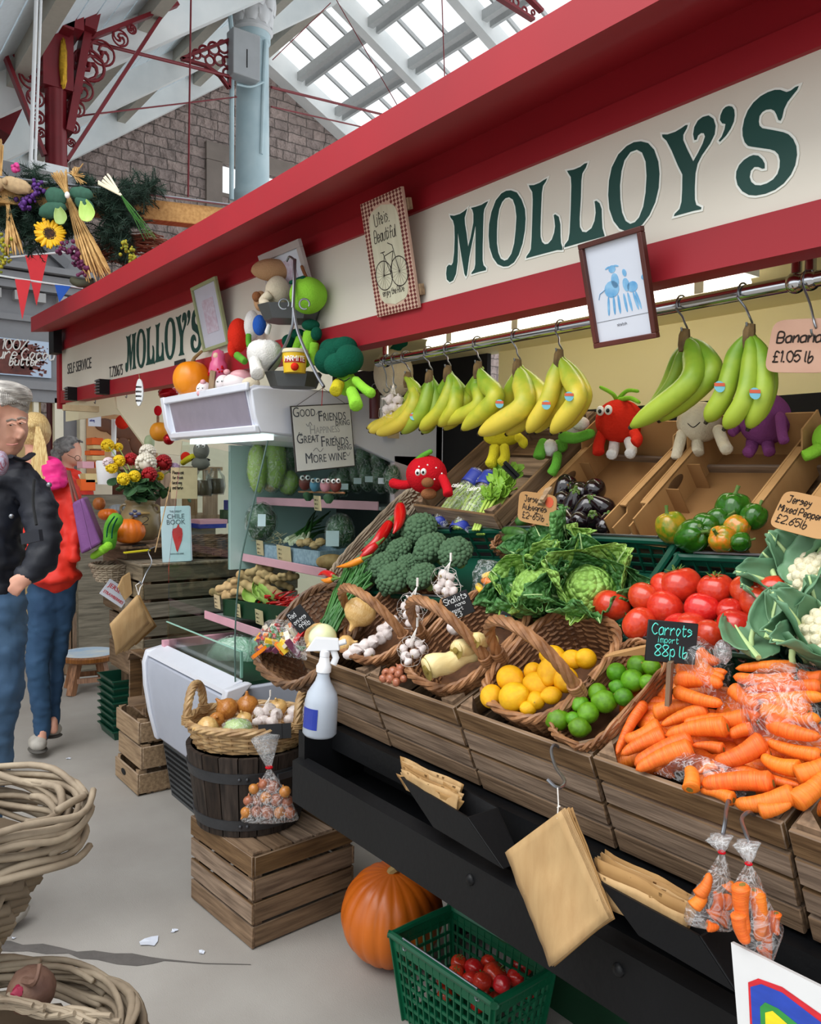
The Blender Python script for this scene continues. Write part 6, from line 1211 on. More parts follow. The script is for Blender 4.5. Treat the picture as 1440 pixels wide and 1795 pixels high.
# hanging sign on the cabinet end
M,w,h=panel((510,712),(616,706),(622,818),(519,828),1.42,1.42)
P=[at(x,y,X=xb+.03) for x,y in ((510,712),(616,706),(622,818),(519,828))];M=frame_of(sum(P,V((0,0,0)))/4,(P[1]-P[0])+(P[2]-P[3]),(P[0]-P[3])+(P[1]-P[2]));w,h=((P[1]-P[0])+(P[2]-P[3])).length/2,((P[0]-P[3])+(P[1]-P[2])).length/2
t=thing('hanging_sign','white enamel sign about good friends hanging on the cabinet end','sign',M.to_translation());b=MB(M);b.box((0,0,-.003),(w,h,.006));b.build('rim',mat('dark_sign_rim','#3a3838',.5),t);b=MB(M);b.box((0,0,.0005),(w*.965,h*.965,.003));fc=b.build('sign_face',mat('chalky_white','#d9dbd6',.5,var=.06),t)
b=MB(M);b2=MB(M);Z=.0023
for tx,x,y,s,bb_ in (('Good',-.30,.33,.115,b),('Friends',.16,.245,.125,b),('bring',.33,.16,.085,b),('Happiness',.02,.06,.105,b2),('Great',-.27,-.07,.115,b),('Friends',.17,-.145,.125,b),('bring',.33,-.225,.085,b),('More Wine',0,-.38,.125,b)):
    tm=MB().text(tx[0],s*h*1.85,None,.0004,.8,align='LEFT');x_end=max(v.x for v in tm.v);tm2=MB().text(tx[1:].upper(),s*h*1.4,None,.0004,.72,align='LEFT');wd=x_end+max(v.x for v in tm2.v)+.003;ox=x*w-wd/2
    bb_.add(tm.v,tm.f,Matrix.Translation((ox,y*h,Z)));bb_.add(tm2.v,tm2.f,Matrix.Translation((ox+x_end+.002,y*h,Z)))
for (x0,y0,s,d) in ((-.1,.35,.12,1),(-.28,.22,.08,-1),(-.42,.06,.05,1),(-.25,-.02,.1,1),(.1,-.02,.1,-1),(-.2,-.2,.14,1),(-.3,-.27,.1,-1),(.3,-.3,.1,1)): b.tube(spline([(x0*w,y0*h,Z),((x0+s*.4)*w,(y0+.04*d)*h,Z),((x0+s*.8)*w,(y0-.02*d)*h,Z),((x0+s*1.2)*w,(y0+.03*d)*h,Z)],5),.0009,4)
b.build('grey_lettering',mat('slate_grey_letters','#4a5058',.6),fc,smooth=False);b2.build('pale_lettering',mat('pale_grey_letters','#a9acab',.6),fc,smooth=False)
hk=at(566,680,X=xb+.03);b=MB();b.tube([M @ V((-.4*w,h*.5,0)),hk,M @ V((.4*w,h*.5,0))],.0012,4);b.build('hanging_wire',m_wire,t);b=MB();b.tube([hk,M @ V((0,h*.48,.002))],.0015,4);b.build('red_ribbon',m_pl['strawberry'],t)
# ---- things on top of the cabinet
zt=1.722
def pump_mesh(b,r,hz,ribs=12,M=None,depth_=.07):
    def fn(d):
        a=math.atan2(d.y,d.x);q=1-depth_*abs(math.sin(a*ribs/2))**.5*0-depth_*(1-abs(math.cos(a*ribs/2))**.6)*(1-abs(d.z)**4);return q-.35*max(0,abs(d.z)-.80)
    b.ball((0,0,0),(r,r,hz),ribs*6,28,M,fn)
m_pump=mat('pumpkin_skin','#e0781a',.4,col2='#cf6410',scale=4,spec=.5,bump=.08,bscale=20);m_pumpd=mat('deep_pumpkin_skin','#cf6a16',.36,col2='#b04e0c',scale=2.5,spec=.5,bump=.1,bscale=20);m_pumpl=mat('bright_pumpkin_skin','#ee9212',.35,col2='#e88408',scale=3,spec=.5);m_stem=mat('dry_stem','#a58a5a',.8,col2='#7a6238',scale=20)
def pumpkin(label,c,r,hz,m,ribs=12,stem=None,d=.07,rot=(0,0,0),group=None,sm=m_stem):
    t=thing('pumpkin',label,'pumpkin',group=group);b=MB();pump_mesh(b,r,hz,ribs,None,d);b.build('flesh',m,t,V((0,0,0)),smooth='all')
    if stem: b=MB();b.tube([V((0,0,hz*.82))]+[V(p) for p in stem],[r*.13,r*.09,r*.08,r*.07][:len(stem)+1],7);b.build('stem',sm,t,V((0,0,0)))
    pose(t,TRS(c,rot));return t
p=at(337,665,Y=1.37);r=33*depth(p)/F;pumpkin('smooth bright orange pumpkin with pale stalk on top of the cabinet',p,r,r*1.02,m_pumpl,10,[(0,.01,r*1.15),(.02,.03,r*1.45),(.025,.035,r*1.5)],.02)
toy('plush_broccoli','dark green broccoli soft toy with pale legs dangling over the cabinet end',1.38,[('head',m_pl['dgreen'],[('b',594,618,30,26,0),('b',575,632,24,24,-.03),('b',612,630,26,26,-.04),('b',594,640,26,22,-.06),('b',605,608,22,18,0),('b',580,612,20,18,0)]),('body',m_pl['lime'],[('b',608,672,18,22,-.02)]),('arm',m_pl['lime'],[('t',[(622,665,-.03),(640,682,-.05),(652,690,-.07)],(8,9))]),('arm',m_pl['yellow'],[('t',[(594,672,-.05),(590,682,-.08),(588,686,-.09)],(11,11))]),('leg',m_pl['lime'],[('t',[(616,685,-.06),(622,700,-.11),(625,712,-.13)],(10,12))]),('smile',m_pup,[('t',[(594,664,-.075),(604,668,-.085),(614,662,-.08)],1)])])
toy('plush_mushroom','tan mushroom soft toy on the top tier of the wire stand',1.345,[('cap',m_pl['tan'],[('b',477,476,37,22,0,lambda d: 1-.25*max(0,-d.z))]),('stalk',m_pl['cream'],[('b',487,512,22,28,0)]),('arm',m_pl['cream'],[('t',[(475,515,-.04),(462,528,-.06),(468,535,-.07)],(9,8))])])
toy('plush_bear','small brown bear soft toy peeping from the stand left of the mushroom',1.33,[('head',m_pl['tan'],[('b',457,528,12,18,0)]),('ear',m_pl['brown'],[('b',450,520,8,9,-.02)])])
toy('plush_apple','large lime green apple soft toy on the top tier of the wire stand',1.36,[('body',m_pl['lime'],[('b',540,518,33,32,0,lobes(5,.04))]),('leaf',m_pl['dgreen'],[('t',[(535,488,-.02),(520,492,-.03),(508,496,-.04)],(6,3))]),('stem',m_pl['brown'],[('t',[(538,488,0),(532,474,0),(529,466,0)],(3,3))])])
toy('plush_pepper','red pepper soft toy left of the wire stand',1.36,[('body',m_pl['red'],[('b',418,588,18,30,0,lobes(4,.06)),('b',408,610,9,16,-.02)]),('leaf',m_pl['green'],[('t',[(415,622,-.02),(425,630,-.03),(430,634,-.03)],(7,6))])])
toy('plush_blue_cap','white and blue soft toy crammed between red pepper and wire stand',1.375,[('body',m_pl['white'],[('b',442,570,14,26,0)]),('cap',m_pl['blue'],[('b',455,570,12,18,-.02)]),('scarf',m_pl['green'],[('t',[(436,585,-.03),(436,600,-.03),(438,608,-.03)],(5,5))])])
toy('plush_garlic','white garlic soft toy hanging down the left of the wire stand',1.30,[('body',m_pl['white'],[('b',464,618,30,36,0,lambda d: (1+.05*math.cos(9*math.atan2(d.y,d.x)))*(1-.45*max(0,d.z)**2)),('t',[(468,585,0),(472,572,0),(473,568,0)],(5,3))]),('arm',m_pl['white'],[('t',[(446,630,-.05),(450,648,-.07),(452,656,-.08)],(10,13))])])
toy('plush_celery','green leafy celery soft toy on the lower tier of the wire stand',1.385,[('body',m_pl['lime'],[('t',[(528,640,0),(540,610,0),(545,580,0)],(14,12)),('t',[(515,640,0),(520,615,0),(528,590,0)],(10,8)),('t',[(548,640,0),(550,620,0),(552,600,0)],(9,8))]),('leaf',m_pl['dgreen'],[('b',545,570,16,10,0),('b',522,585,14,9,0),('b',555,585,10,12,0),('b',508,598,14,12,.02)])])
m_galv=mat('galvanised_tin','#5f6264',.45,metal=.7,var=.25,scale=8)
st_=thing('wire_stand','grey two-tier wire stand with tin trays of soft toys','stand',at(517,690,Y=1.36))
for nm,(x,y,hw,hh,Y,n) in (('upper_tray',(510,548,55,12,1.355,0)),('lower_tray',(515,664,48,12,1.355,0))):
    c=at(x,y,Y=Y);k=depth(c)/F;b=MB(FR := FR) if False else MB(Matrix.Translation(c) @ FR);w_,d_,h_=hw*k,hw*k*.75,hh*k*1.3
    pts=[(w_,d_*.5),(w_*.6,d_),(-w_*.6,d_),(-w_,d_*.5),(-w_,-d_*.5),(-w_*.6,-d_),(w_*.6,-d_),(w_,-d_*.5)]
    lo=[(a*.8,c_*.8,-h_) for a,c_ in pts];hi=[(a,c_,h_*.6) for a,c_ in pts];b.add(lo+hi+[(a*.97,c_*.97,h_*.6) for a,c_ in pts]+[(a*.78,c_*.78,-h_*.9) for a,c_,_ in lo],[tuple(range(7,-1,-1))]+[(i,(i+1) % 8,8+(i+1) % 8,8+i) for i in range(8)]+[(8+i,8+(i+1) % 8,16+(i+1) % 8,16+i) for i in range(8)]+[(16+i,16+(i+1) % 8,24+(i+1) % 8,24+i) for i in range(8)]+[tuple(range(24,32))]);b.build(nm,m_galv,st_,smooth=False)
b=MB();S=lambda *q: [at(x,y,Y=Y) for x,y,Y in q]
b.tube(spline(S((517,455,1.32),(516,500,1.30),(514,540,1.285)),6),.006,8);b.tube(spline(S((515,540,1.285),(512,575,1.28),(495,615,1.28),(470,648,1.28)),6),.005,8);b.tube(spline(S((515,540,1.285),(522,580,1.28),(540,625,1.28),(556,658,1.28),(568,678,1.28)),6),.005,8)
for (x,y,r) in ((498,533,9),(534,533,9)): c=at(x,y,Y=1.285);b.tube(arc(c,r*depth(c)/F,-.5,5.2,14,(.6,.8,0),(0,0,1)),.003,6)
b.tube(spline(S((517,456,1.32),(508,450,1.32),(503,458,1.32)),4),.004,6);b.build('wire_frame',m_wire,st_)
p=at(517,632,Y=1.32);k=depth(p)/F;t=thing('yeast_spread_tub','yellow and red tub with cream lid on the lower tray of the stand','tub',p);b=MB(Matrix.Translation(p));b.lathe([(19*k,-22*k),(22*k,14*k)],28);b.build('pot',mat('tub_yellow','#e0b81e',.4,var=.05),t);b=MB(Matrix.Translation(p));b.lathe([(22.6*k,12*k),(23.5*k,13*k),(23.5*k,18*k),(22*k,19*k),(0,19*k)],28);b.build('lid',mat('cream_lid','#d8cfae',.4,var=.04),t)
def wrap_text(b,txt,c,r,h,size,a0,da):
    n=len(txt)
    for i,chx in enumerate(txt):
        a=a0+(i-(n-1)/2)*da;d=V((math.cos(a),math.sin(a),0));M=frame_of(c+d*r+V((0,0,h)),V((-math.sin(a),math.cos(a),0)),(0,0,1));b.text(chx,size,M,.0005,.8)
av=math.atan2((EYE-p).y,(EYE-p).x);b=MB();
for i in range(20): a=av+(i-9.5)*.1;d=V((math.cos(a),math.sin(a),0));M=frame_of(p+d*20.6*k+V((0,0,1*k)),V((-math.sin(a),math.cos(a),0)),(0,0,1));b.box((0,0,0),(2.3*k,13*k,.0012),M)
bd=b.build('red_band',mat('tub_red','#a8261c',.4),t);b=MB();wrap_text(b,'MARMITE',p,21.3*k,-3.5*k,14*k,av,.26);b.build('white_lettering',m_whl,bd)
b=MB();d=V((math.cos(av),math.sin(av),0));b.ball(p+d*19*k+V((0,0,-13*k)),(7*k,7*k,7*k),14,10);b.build('pot_picture',m_pl['red'],t)
# doll, pigs, teddy, letter
m_doll=mat('pink_lacquer','#d8608c',.25,var=.06);p=at(383,640,Y=1.37);k=depth(p)/F;t=thing('nesting_doll','pink painted nesting doll on the cabinet beside the pumpkin','doll',p);b=MB(Matrix.Translation(p));b.lathe([(0,-27*k),(13*k,-26*k),(17*k,-12*k),(15*k,2*k),(11.5*k,8*k),(12*k,16*k),(9*k,24*k),(0,28*k)],24);b.build('body',m_doll,t,smooth='all');av=math.atan2((EYE-p).y,(EYE-p).x)-.5;d=V((math.cos(av),math.sin(av),0));b=MB();b.ball(p+d*6*k+V((0,0,15*k)),(7*k,7*k,7*k),14,10);b.build('face',mat('doll_face','#eac4a8',.4),t,smooth='all')
b=MB()
for i in range(14): a=av+R.uniform(-1.2,1.2);z=R.uniform(-22,-4)*k;rr_=(17-abs(z/k+12)*.12)*k;b.ball(p+V((math.cos(a)*rr_,math.sin(a)*rr_,z)),2*k,8,5)
b.build('painted_flowers',m_pl['strawberry'],t)
m_china=mat('white_china','#e8dfe0',.25,var=.05);m_chp=mat('pink_china','#e0a4ac',.3,var=.1)
toy('china_pig','small white china pig ornament at the front corner of the cabinet top',1.33,[('body',m_china,[('b',358,683,14,14,0)]),('snout',m_chp,[('b',350,690,5,5,-.04)]),('ear',m_chp,[('b',356,670,5,5,-.01)])]+eyes(352,680,4,2,-.055),'ornament','china animals on the cabinet');toy('china_cat','long pink and white china animal ornament lying on the cabinet top',1.35,[('body',m_china,[('b',415,672,26,18,0)]),('back',m_chp,[('b',422,660,20,12,.01)]),('head',m_china,[('b',392,672,14,15,-.02)]),('ear',m_chp,[('b',398,652,6,5,-.01)])]+eyes(386,668,4,2.4,-.075),'ornament','china animals on the cabinet');toy('plush_paw','grey paw of a soft toy beside the china animal',1.33,[('paw',m_pl['cream'],[('b',440,672,16,11,0)])])
b=MB();A,B_=at(370,690,Y=1.335),at(374,650,Y=1.335);b.bar(A,B_,.022,.02,up=(.6,.8,0));tag(b.build('wood_offcut',m_woodlz,org=A),'short upright wooden block between pumpkin and china animal','wood block');p=at(295,690,Y=1.6);b=MB();b.ball(p,(.07,.05,.035),20,12,fn=lambda d: 1+.25*nz(d*4));tag(b.build('red_foil_bundle',mat('red_foil','#b0121e',.2,metal=.5,var=.3,scale=20),org=p),'shiny red foil bundle behind the pumpkin on the cabinet','decoration')
# ------------------------------------------------------------------ tub, crate, pumpkin and basket on the floor, bags on the ledge
C0=V((-2.154,1.065,0));u1=(V((-2.543,1.036,0))-C0);u2=(V((-2.06,1.43,0))-C0)
lw,ld=u1.length,u2.length
# long face along u1 (towards the far end), depth along u2
fm=frame_of(C0+u1/2,-u1,(0,0,1));Mc=frame_of(C0+u1/2,-u1,u2)
HC=.282
crate('slatted_crate','slatted wooden crate upturned on the floor under the dark half barrel',lw,ld,HC,Mc,n=4,seed=21,lidslats=True,post=.03)
# half barrel
m_bar=wood('dark_oak_stave','#40342c','#231c18',2,5,.7,.3);m_hoop=mat('dull_iron_hoop','#4c4d50',.5,metal=.6,var=.3,scale=14,bump=.15)
bf=at(437,1468,Z=HC);dirv=V((bf.x,bf.y,0)).normalized();rb,rt,hb=.168,.202,.255;bc=V((bf.x,bf.y,HC))+dirv*rb
t=thing('half_barrel','dark oak half barrel with iron hoops standing on the floor crate','tub',bc);b=MB(Matrix.Translation(bc));n=20
for i in range(n):
    a0,a1=2*math.pi*(i+.03)/n,2*math.pi*(i+.97)/n;P=[]
    for z,r in ((0,rb),(hb,rt)):
        for rr in (r,r-.016):
            for a in (a0,(a0+a1)/2,a1): P.append((rr*math.cos(a),rr*math.sin(a),z))
    b.add(P,[(0,1,7,6),(1,2,8,7),(5,4,10,11),(4,3,9,10),(0,6,9,3),(2,5,11,8),(6,7,10,9),(7,8,11,10),(0,3,4,1),(1,4,5,2)])
b.build('staves',m_bar,t,smooth=False);b=MB(Matrix.Translation(bc));b.lathe([(rb-.01,.01),(0,.012)],24);b.build('barrel_bottom',m_bar,t);b=MB(Matrix.Translation(bc));b.lathe([(rt-.02,hb-.03),(0,hb-.03)],24);b.build('barrel_top',m_bar,t)
for z in (.022,.175):
    r0=rb+(rt-rb)*z/hb+.002;b=MB(Matrix.Translation(bc));b.lathe([(r0-.004,z-.001),(r0+.001,z),(r0+.003+.004,z+.032),(r0-.002,z+.033)],40);h=b.build('hoop',m_hoop,t);b=MB(Matrix.Translation(bc))
    for k in (0,.12): a=math.atan2(-bc.y,-bc.x)-.15+k;b.ball(((r0+.005)*math.cos(a),(r0+.005)*math.sin(a),z+.016),.006,8,5)
    b.build('rivet',m_hoop,h)
a=math.atan2(-bc.y,-bc.x)+.62;d=V((math.cos(a),math.sin(a),0));s=V((-d.y,d.x,0));p=bc+d*(rt*.99)+V((0,0,.175));b=MB();b.tube([p-s*.035+V((0,0,.012)),p-s*.04+d*.012,p-s*.045+d*.014-V((0,0,.06)),p+s*.045+d*.014-V((0,0,.06)),p+s*.04+d*.012,p+s*.035+V((0,0,.012))],.003,6);b.bar(p-s*.038+V((0,0,.014)),p+s*.038+V((0,0,.014)),.008,.02);b.build('drop_handle',m_wire,t)
# light wicker basket of onions on the tub
zb=HC+hb-.005;bcen=bc+V((.0,.0,0));rv=V((.603,.798,0));Mb=frame_of((bcen.x,bcen.y,zb),rv,(-.798,.603,0))
basket('onion_basket','pale wicker basket with two side handles full of onions and garlic on the half barrel',.195,.165,.075,Mb,base=.86,rows=8,m=m_wickl,p=2.3,r=.005,rim=.013,rope=4,stakes=30,hr=.013,handles=[((-.188,-.06,.075),(-.17,.075,.075),.105),((.17,-.105,.07),(.195,.03,.07),.105)])
def onb(x,y,z): return at(x,y,Z=z)
for i,(x,y,r,m,lb,rot) in enumerate(((398,1243,20,0,'brown onion with papery skin leaning left in the pale basket',(.6,-.6,0)),(434,1237,20,0,'round brown onion at the back of the pale basket',(.1,.1,0)),(364,1277,21,1,'pale yellow onion lying at the front left of the pale basket',(1.4,.4,0)),(428,1262,15,1,'small pale onion in the middle of the pale basket',(.4,.2,0)),(488,1240,16,1,'onion half hidden at the back between garlic nets',(.4,.3,0)),(380,1262,14,0,'brown onion low between the paler onions',(1,.3,1)))):
    p=onb(x,y,zb+.07+.02*(i < 2));mk_onion('onion',lb,(m_on,m_ony)[m],p,px_r(p,r),rot,group='onions in the pale basket')
netbag('garlic net in the middle of the pale basket',[(455,1250,12,*onb(455,1250,zb+.10)),(472,1244,12,*onb(472,1244,zb+.11)),(485,1252,11,*onb(485,1252,zb+.10)),(462,1264,12,*onb(462,1264,zb+.08)),(478,1266,12,*onb(478,1266,zb+.08)),(452,1266,10,*onb(452,1266,zb+.08))]);netbag('garlic net at the right end of the pale basket',[(515,1248,12,*onb(515,1248,zb+.10)),(530,1246,12,*onb(530,1246,zb+.10)),(508,1262,11,*onb(508,1262,zb+.08)),(524,1262,11,*onb(524,1262,zb+.08)),(538,1260,10,*onb(538,1260,zb+.08))])
def wrapped(label,x,y,z,rx,ry,m,seed): 
    c=onb(x,y,z);k=depth(c)/F;t=thing('wrapped_greens',label,'bagged vegetables',c);b=MB();b.ball((0,0,0),(rx*k,rx*k*.8,ry*k),20,14,Matrix.Translation(c) @ FR,lambda d: 1+.2*nz(d*4+V((seed,0,0))));b.build('greens',m,t,smooth='all');b=MB();b.ball((0,0,0),(rx*k*1.12,rx*k*.95,ry*k*1.12),26,18,Matrix.Translation(c) @ FR,lambda d: 1+.15*nz(d*5+V((seed,3,0))));b.build('clear_wrap',m_filmw,t,smooth='all')
wrapped('pale green sprouts wrapped in clear film at the front of the pale basket',417,1278,zb+.075,25,17,m_let,71);wrapped('pale vegetable in clear film behind the right basket handle',545,1285,zb+.06,14,10,m_let,72)
p=onb(482,1282,zb+.08);b=MB(frame_of(p,(.55,.83,.05),(-.2,.1,.9)));b.box((0,0,0),(.1,.045,.004));b.box((.02,0,.003),(.004,.045,.002));tag(b.build('slate_tag',m_slate,org=p),'black slate tag lying tilted at the front rim of the pale basket','price sign')
# bag of shallots hanging in front of the tub
def hangbag(label,top,neck,poly,items,group,red=True,off_items=None,Yd=0):
    """clear bag: gathered neck, flat sides and a sealed foot; poly is its outline as seen, at one distance"""
    d0=depth(top);f=lambda x,y,dz=0: (lambda r: EYE+r*((d0+dz)/depth(EYE+r)))(ray(x,y));t=thing('clear_plastic_bag',label,'plastic bag',top,group=group);L=[f(*q) for q in poly[0]];Rr=[f(*q) for q in poly[1]];nv=len(L);fw=V((.798,-.603,0))
    Ls,Rs=spline(L,5),spline(Rr,5);m=len(Ls);b=MB();ns=28;vs=[];fs=[]
    for i in range(m):
        c=(Ls[i]+Rs[i])/2;a=(Rs[i]-Ls[i])/2;w=a.length;dp=w*.5*math.sin(math.pi*min(1,max(0,i/(m-1))))**.5
        for k in range(ns): th=2*math.pi*k/ns;fl=1+.10*nz((math.cos(th)*2.5,math.sin(th)*2.5,i*.18+w))+.05*math.cos(th*9)*(1-i/m);vs.append(c+a*math.cos(th)*fl+fw*dp*math.sin(th)*fl)
    for i in range(m-1):
        for k in range(ns): l=(k+1) % ns;fs.append((i*ns+k,i*ns+l,(i+1)*ns+l,(i+1)*ns+k))
    b.add(vs,fs);b.build('clear_film',m_film,t,smooth='all');b=MB();nk=f(*neck)
    b.tube(arc(nk,.007*d0/2,0,6.283,12,(.603,.798,0),(.798,-.603,0)),.0028*d0/2,6,True);b.build('red_tape',m_pl['strawberry'],t)
    b=MB();tp=top;ww=(tp-nk).length
    b.lathe([(.006*d0/2,0),(.02*d0/2,ww*.5),(.03*d0/2,ww*.95),(.022*d0/2,ww)],20,axis_frame(nk,tp),lambda a,s: 1+.35*math.cos(a*4+s*3)*s);b.build('gathered_neck',m_filmw,t,smooth='all');return t,f
tp=at(465,1290,Z=zb+.06);tp=EYE+(tp-EYE)*.955
t,f=hangbag('clear bag of small onions with red tie hanging on the half barrel',tp,(472,1345),([(470,1346),(455,1372),(436,1400),(422,1434),(420,1437)],[(474,1346),(490,1370),(508,1395),(522,1432),(524,1436)]),None,'hanging clear bags')
pro=None
for i,(x,y,r) in enumerate(((445,1383,10),(463,1375,11),(478,1380,13),(500,1388,11),(436,1404,10),(452,1402,11),(466,1398,11),(484,1402,12),(503,1405,12),(432,1424,11),(450,1422,11),(470,1422,14),(490,1424,11),(508,1424,11))):
    p=f(x,y,.01*((i*7) % 3-1));lb='small brown onion in the bag hanging on the half barrel';m=(m_shal if i % 3 else m_on)
    o=mk_onion('onion',lb if i != 11 else 'largest onion low in the middle of the hanging bag',m,p,px_r(p,r*.96),(R.uniform(0,2.6),R.uniform(-1,1),R.uniform(0,6)),group='onions in the hanging bag')
# floor pumpkin
p=at(688,1600,Z=.135);r=90*depth(p)/F;p.z=r*.93-.005
pumpkin('big deep orange ribbed pumpkin on the floor beside the slatted crate',p,r,r*.95,m_pumpd,18,[(0,0,r*.90),(.012,.006,r*.97)],.032,(.1,.05,.3))
# green shopping basket with tomatoes
GB=gcrate('shopping_basket','green plastic shopping basket of tomatoes standing on the floor under the ledge',.36,.21,.215,Matrix.Translation((-1.50,1.34,0.002)) @ rotz(.06),mat('basket_green','#0e5a3c',.3,var=.1),taper=.82,rim=.016,cols=14,rws=6,cat='basket',metal=m_wire)
for i,(x,y,r) in enumerate(((805,1688,15),(832,1698,18),(858,1686,15),(868,1708,22),(915,1692,20),(905,1712,17),(845,1720,18),(880,1725,16),(825,1715,15),(800,1705,14),(850,1735,16),(810,1730,16),(780,1720,15),(870,1755,17),(895,1745,17),(840,1760,16),(780,1745,14),(925,1740,16))):
    z=.14 if i < 10 else .06;p=at(x,y,Z=z)
    place(TP[1 if i % 3 else 0],p,(R.uniform(-.8,.8),R.uniform(-.8,.8),R.uniform(0,6)),px_r(p,r),{3: 'egg-shaped tomato on top of the heap in the shopping basket',4: 'tomato at the right end of the shopping basket'}.get(i,'red tomato in the green shopping basket on the floor'),'tomatoes in the shopping basket',False)
# paper bags
m_pap=mat('brown_paper','#bb9a6c',.7,col2='#ae8b5e',scale=8,stretch=(6,6,1),bump=.15,bscale=20);m_papd=mat('shaded_brown_paper','#a8824f',.75,col2='#946f42',scale=10)
def paperpad(label,q,Y,nsheet=9,thick=.0016,hook=None,string=None,group='hanging brown paper bags',bend=.02,offd=(.0,.003,0)):
    P=[at(x,y,Y=Y) for x,y in q];t=thing('paper_bag_pad',label,'paper bags',P[1],group=group)
    for k in range(nsheet):
        o_=V(offd)*k+V((R.uniform(-.002,.002),0,R.uniform(-.002,.002)));b=MB()
        b.grid(lambda s,v: (P[0]*(1-s)+P[1]*s)*(1-v)+(P[3]*(1-s)+P[2]*s)*v+o_+V((.3,-1,0)).normalized()*(bend*math.sin(s*5+k*.2)*v*(1-.3*s)+.004*nz((s*4,v*5,k*.3))),10,14,None,.0007);b.build('paper_bag',m_pap if k < 6 else m_papd,t,smooth='all')
    if string: b=MB();A=P[1].lerp(P[0],.06)-V((0,0,.008));B_=at(*string,Y=Y);b.tube([A,A.lerp(B_,.5)+V((.002,0,0)),B_],.0011,5);b.tube([A.lerp(B_,.35),A.lerp(B_,.4)+V((.005,0,.002))],.0012,4);b.build('string',m_net,t)
    if hook: b=MB();b.tube(spline([at(x,y,Y=Y2) for x,y,Y2 in hook],5),.0028,8);o=b.build('hook',m_wire,org=at(*hook[0][:2],Y=hook[0][2]));tag(o,'wire S-hook over the crate rim holding the hanging paper bags','hook')
    return t
paperpad('pad of large brown paper bags hanging from a hook on the lime crate',((886,1494),(984,1421),(1062,1616),(964,1692)),.93,9,hook=((984,1312,1.06),(972,1306,1.04),(967,1318,1.025),(975,1345,1.0),(990,1368,.965),(984,1380,.945),(973,1378,.935),(960,1366,.93)),string=(978,1381))
def holder(label,quad,Yf,Yb,m=m_black):
    """shallow black pocket slung in the trough to hold loose paper"""
    P=[at(x,y,Y=Y) for (x,y),Y in zip(quad,(Yf,Yf,Yf,Yf))];t=thing('paper_holder',label,'holder',P[0],group='black paper pockets on the ledge');dv=V((0,Yb-Yf,.0));b=MB();T=.004
    b.hexa([P[3],P[2],P[2]+V((0,T,0)),P[3]+V((0,T,0)),P[0],P[1],P[1]+V((0,T,0)),P[0]+V((0,T,0))]);b.build('front',m,t,smooth=False)
    for A,B_ in ((P[1],P[2]),(P[0],P[3])):
        b=MB();b.hexa([B_,B_+V((T,0,0)),B_+V((T,0,0))+dv*.6,B_+dv*.6,A,A+V((T,0,0)),A+V((T,0,0))+dv,A+dv]);bevel(b.build('side',m,t,smooth=False),.003,2)
    b=MB();b.hexa([P[3]+dv*.6,P[2]+dv*.6,P[2]+dv*.6+V((0,T,0)),P[3]+dv*.6+V((0,T,0)),P[0]+dv,P[1]+dv,P[1]+dv+V((0,T,0)),P[0]+dv+V((0,T,0))]);b.build('back',m,t,smooth=False);return t
holder('black pocket with rolled brown paper nearest the half barrel',((702,1362),(818,1432),(880,1522),(760,1450)),.985,1.06);holder('black pocket with crumpled brown paper in front of the carrot crate',((1050,1545),(1225,1640),(1290,1740),(1120,1640)),.95,1.03)
def fan(label,base0,base1,tip0,tip1,Y0,Y1,n,seed,spread):
    R2=random.Random(seed);t=thing('brown_paper_stack',label,'paper',at(*base0,Y=Y0),group='loose brown paper in the pockets')
    for k in range(n):
        f_=k/(n-1);Y=Y0+(Y1-Y0)*f_;A,B_=at(*base0,Y=Y),at(*base1,Y=Y);j=lambda s: V((R2.uniform(-s,s),0,R2.uniform(-s,s)));C,D=at(*tip0,Y=Y)+j(.012),at(*tip1,Y=Y)+j(.012);b=MB();ph=R2.uniform(0,6)
        b.grid(lambda s,v: (A*(1-s)+B_*s)*(1-v)+(C*(1-s)+D*s)*v+V((0,-1,.25))*(.006*math.sin(s*9+ph)+.004*nz((s*9,v*3,k)))*v+V((0,0,spread*(f_-.3)*v)),14,5,None,.0006);b.build('paper_sheet',(m_pap,m_papd)[k % 2],t,smooth='all')
    return t
fan('stack of brown paper sheets curling out of the pocket near the half barrel',(712,1385),(800,1425),(704,1345),(806,1393),.99,1.05,12,3,.02);fan('crumpled stack of brown paper out of the pocket below the carrot crate',(1058,1590),(1200,1650),(1054,1512),(1212,1590),.96,1.02,16,4,.02)
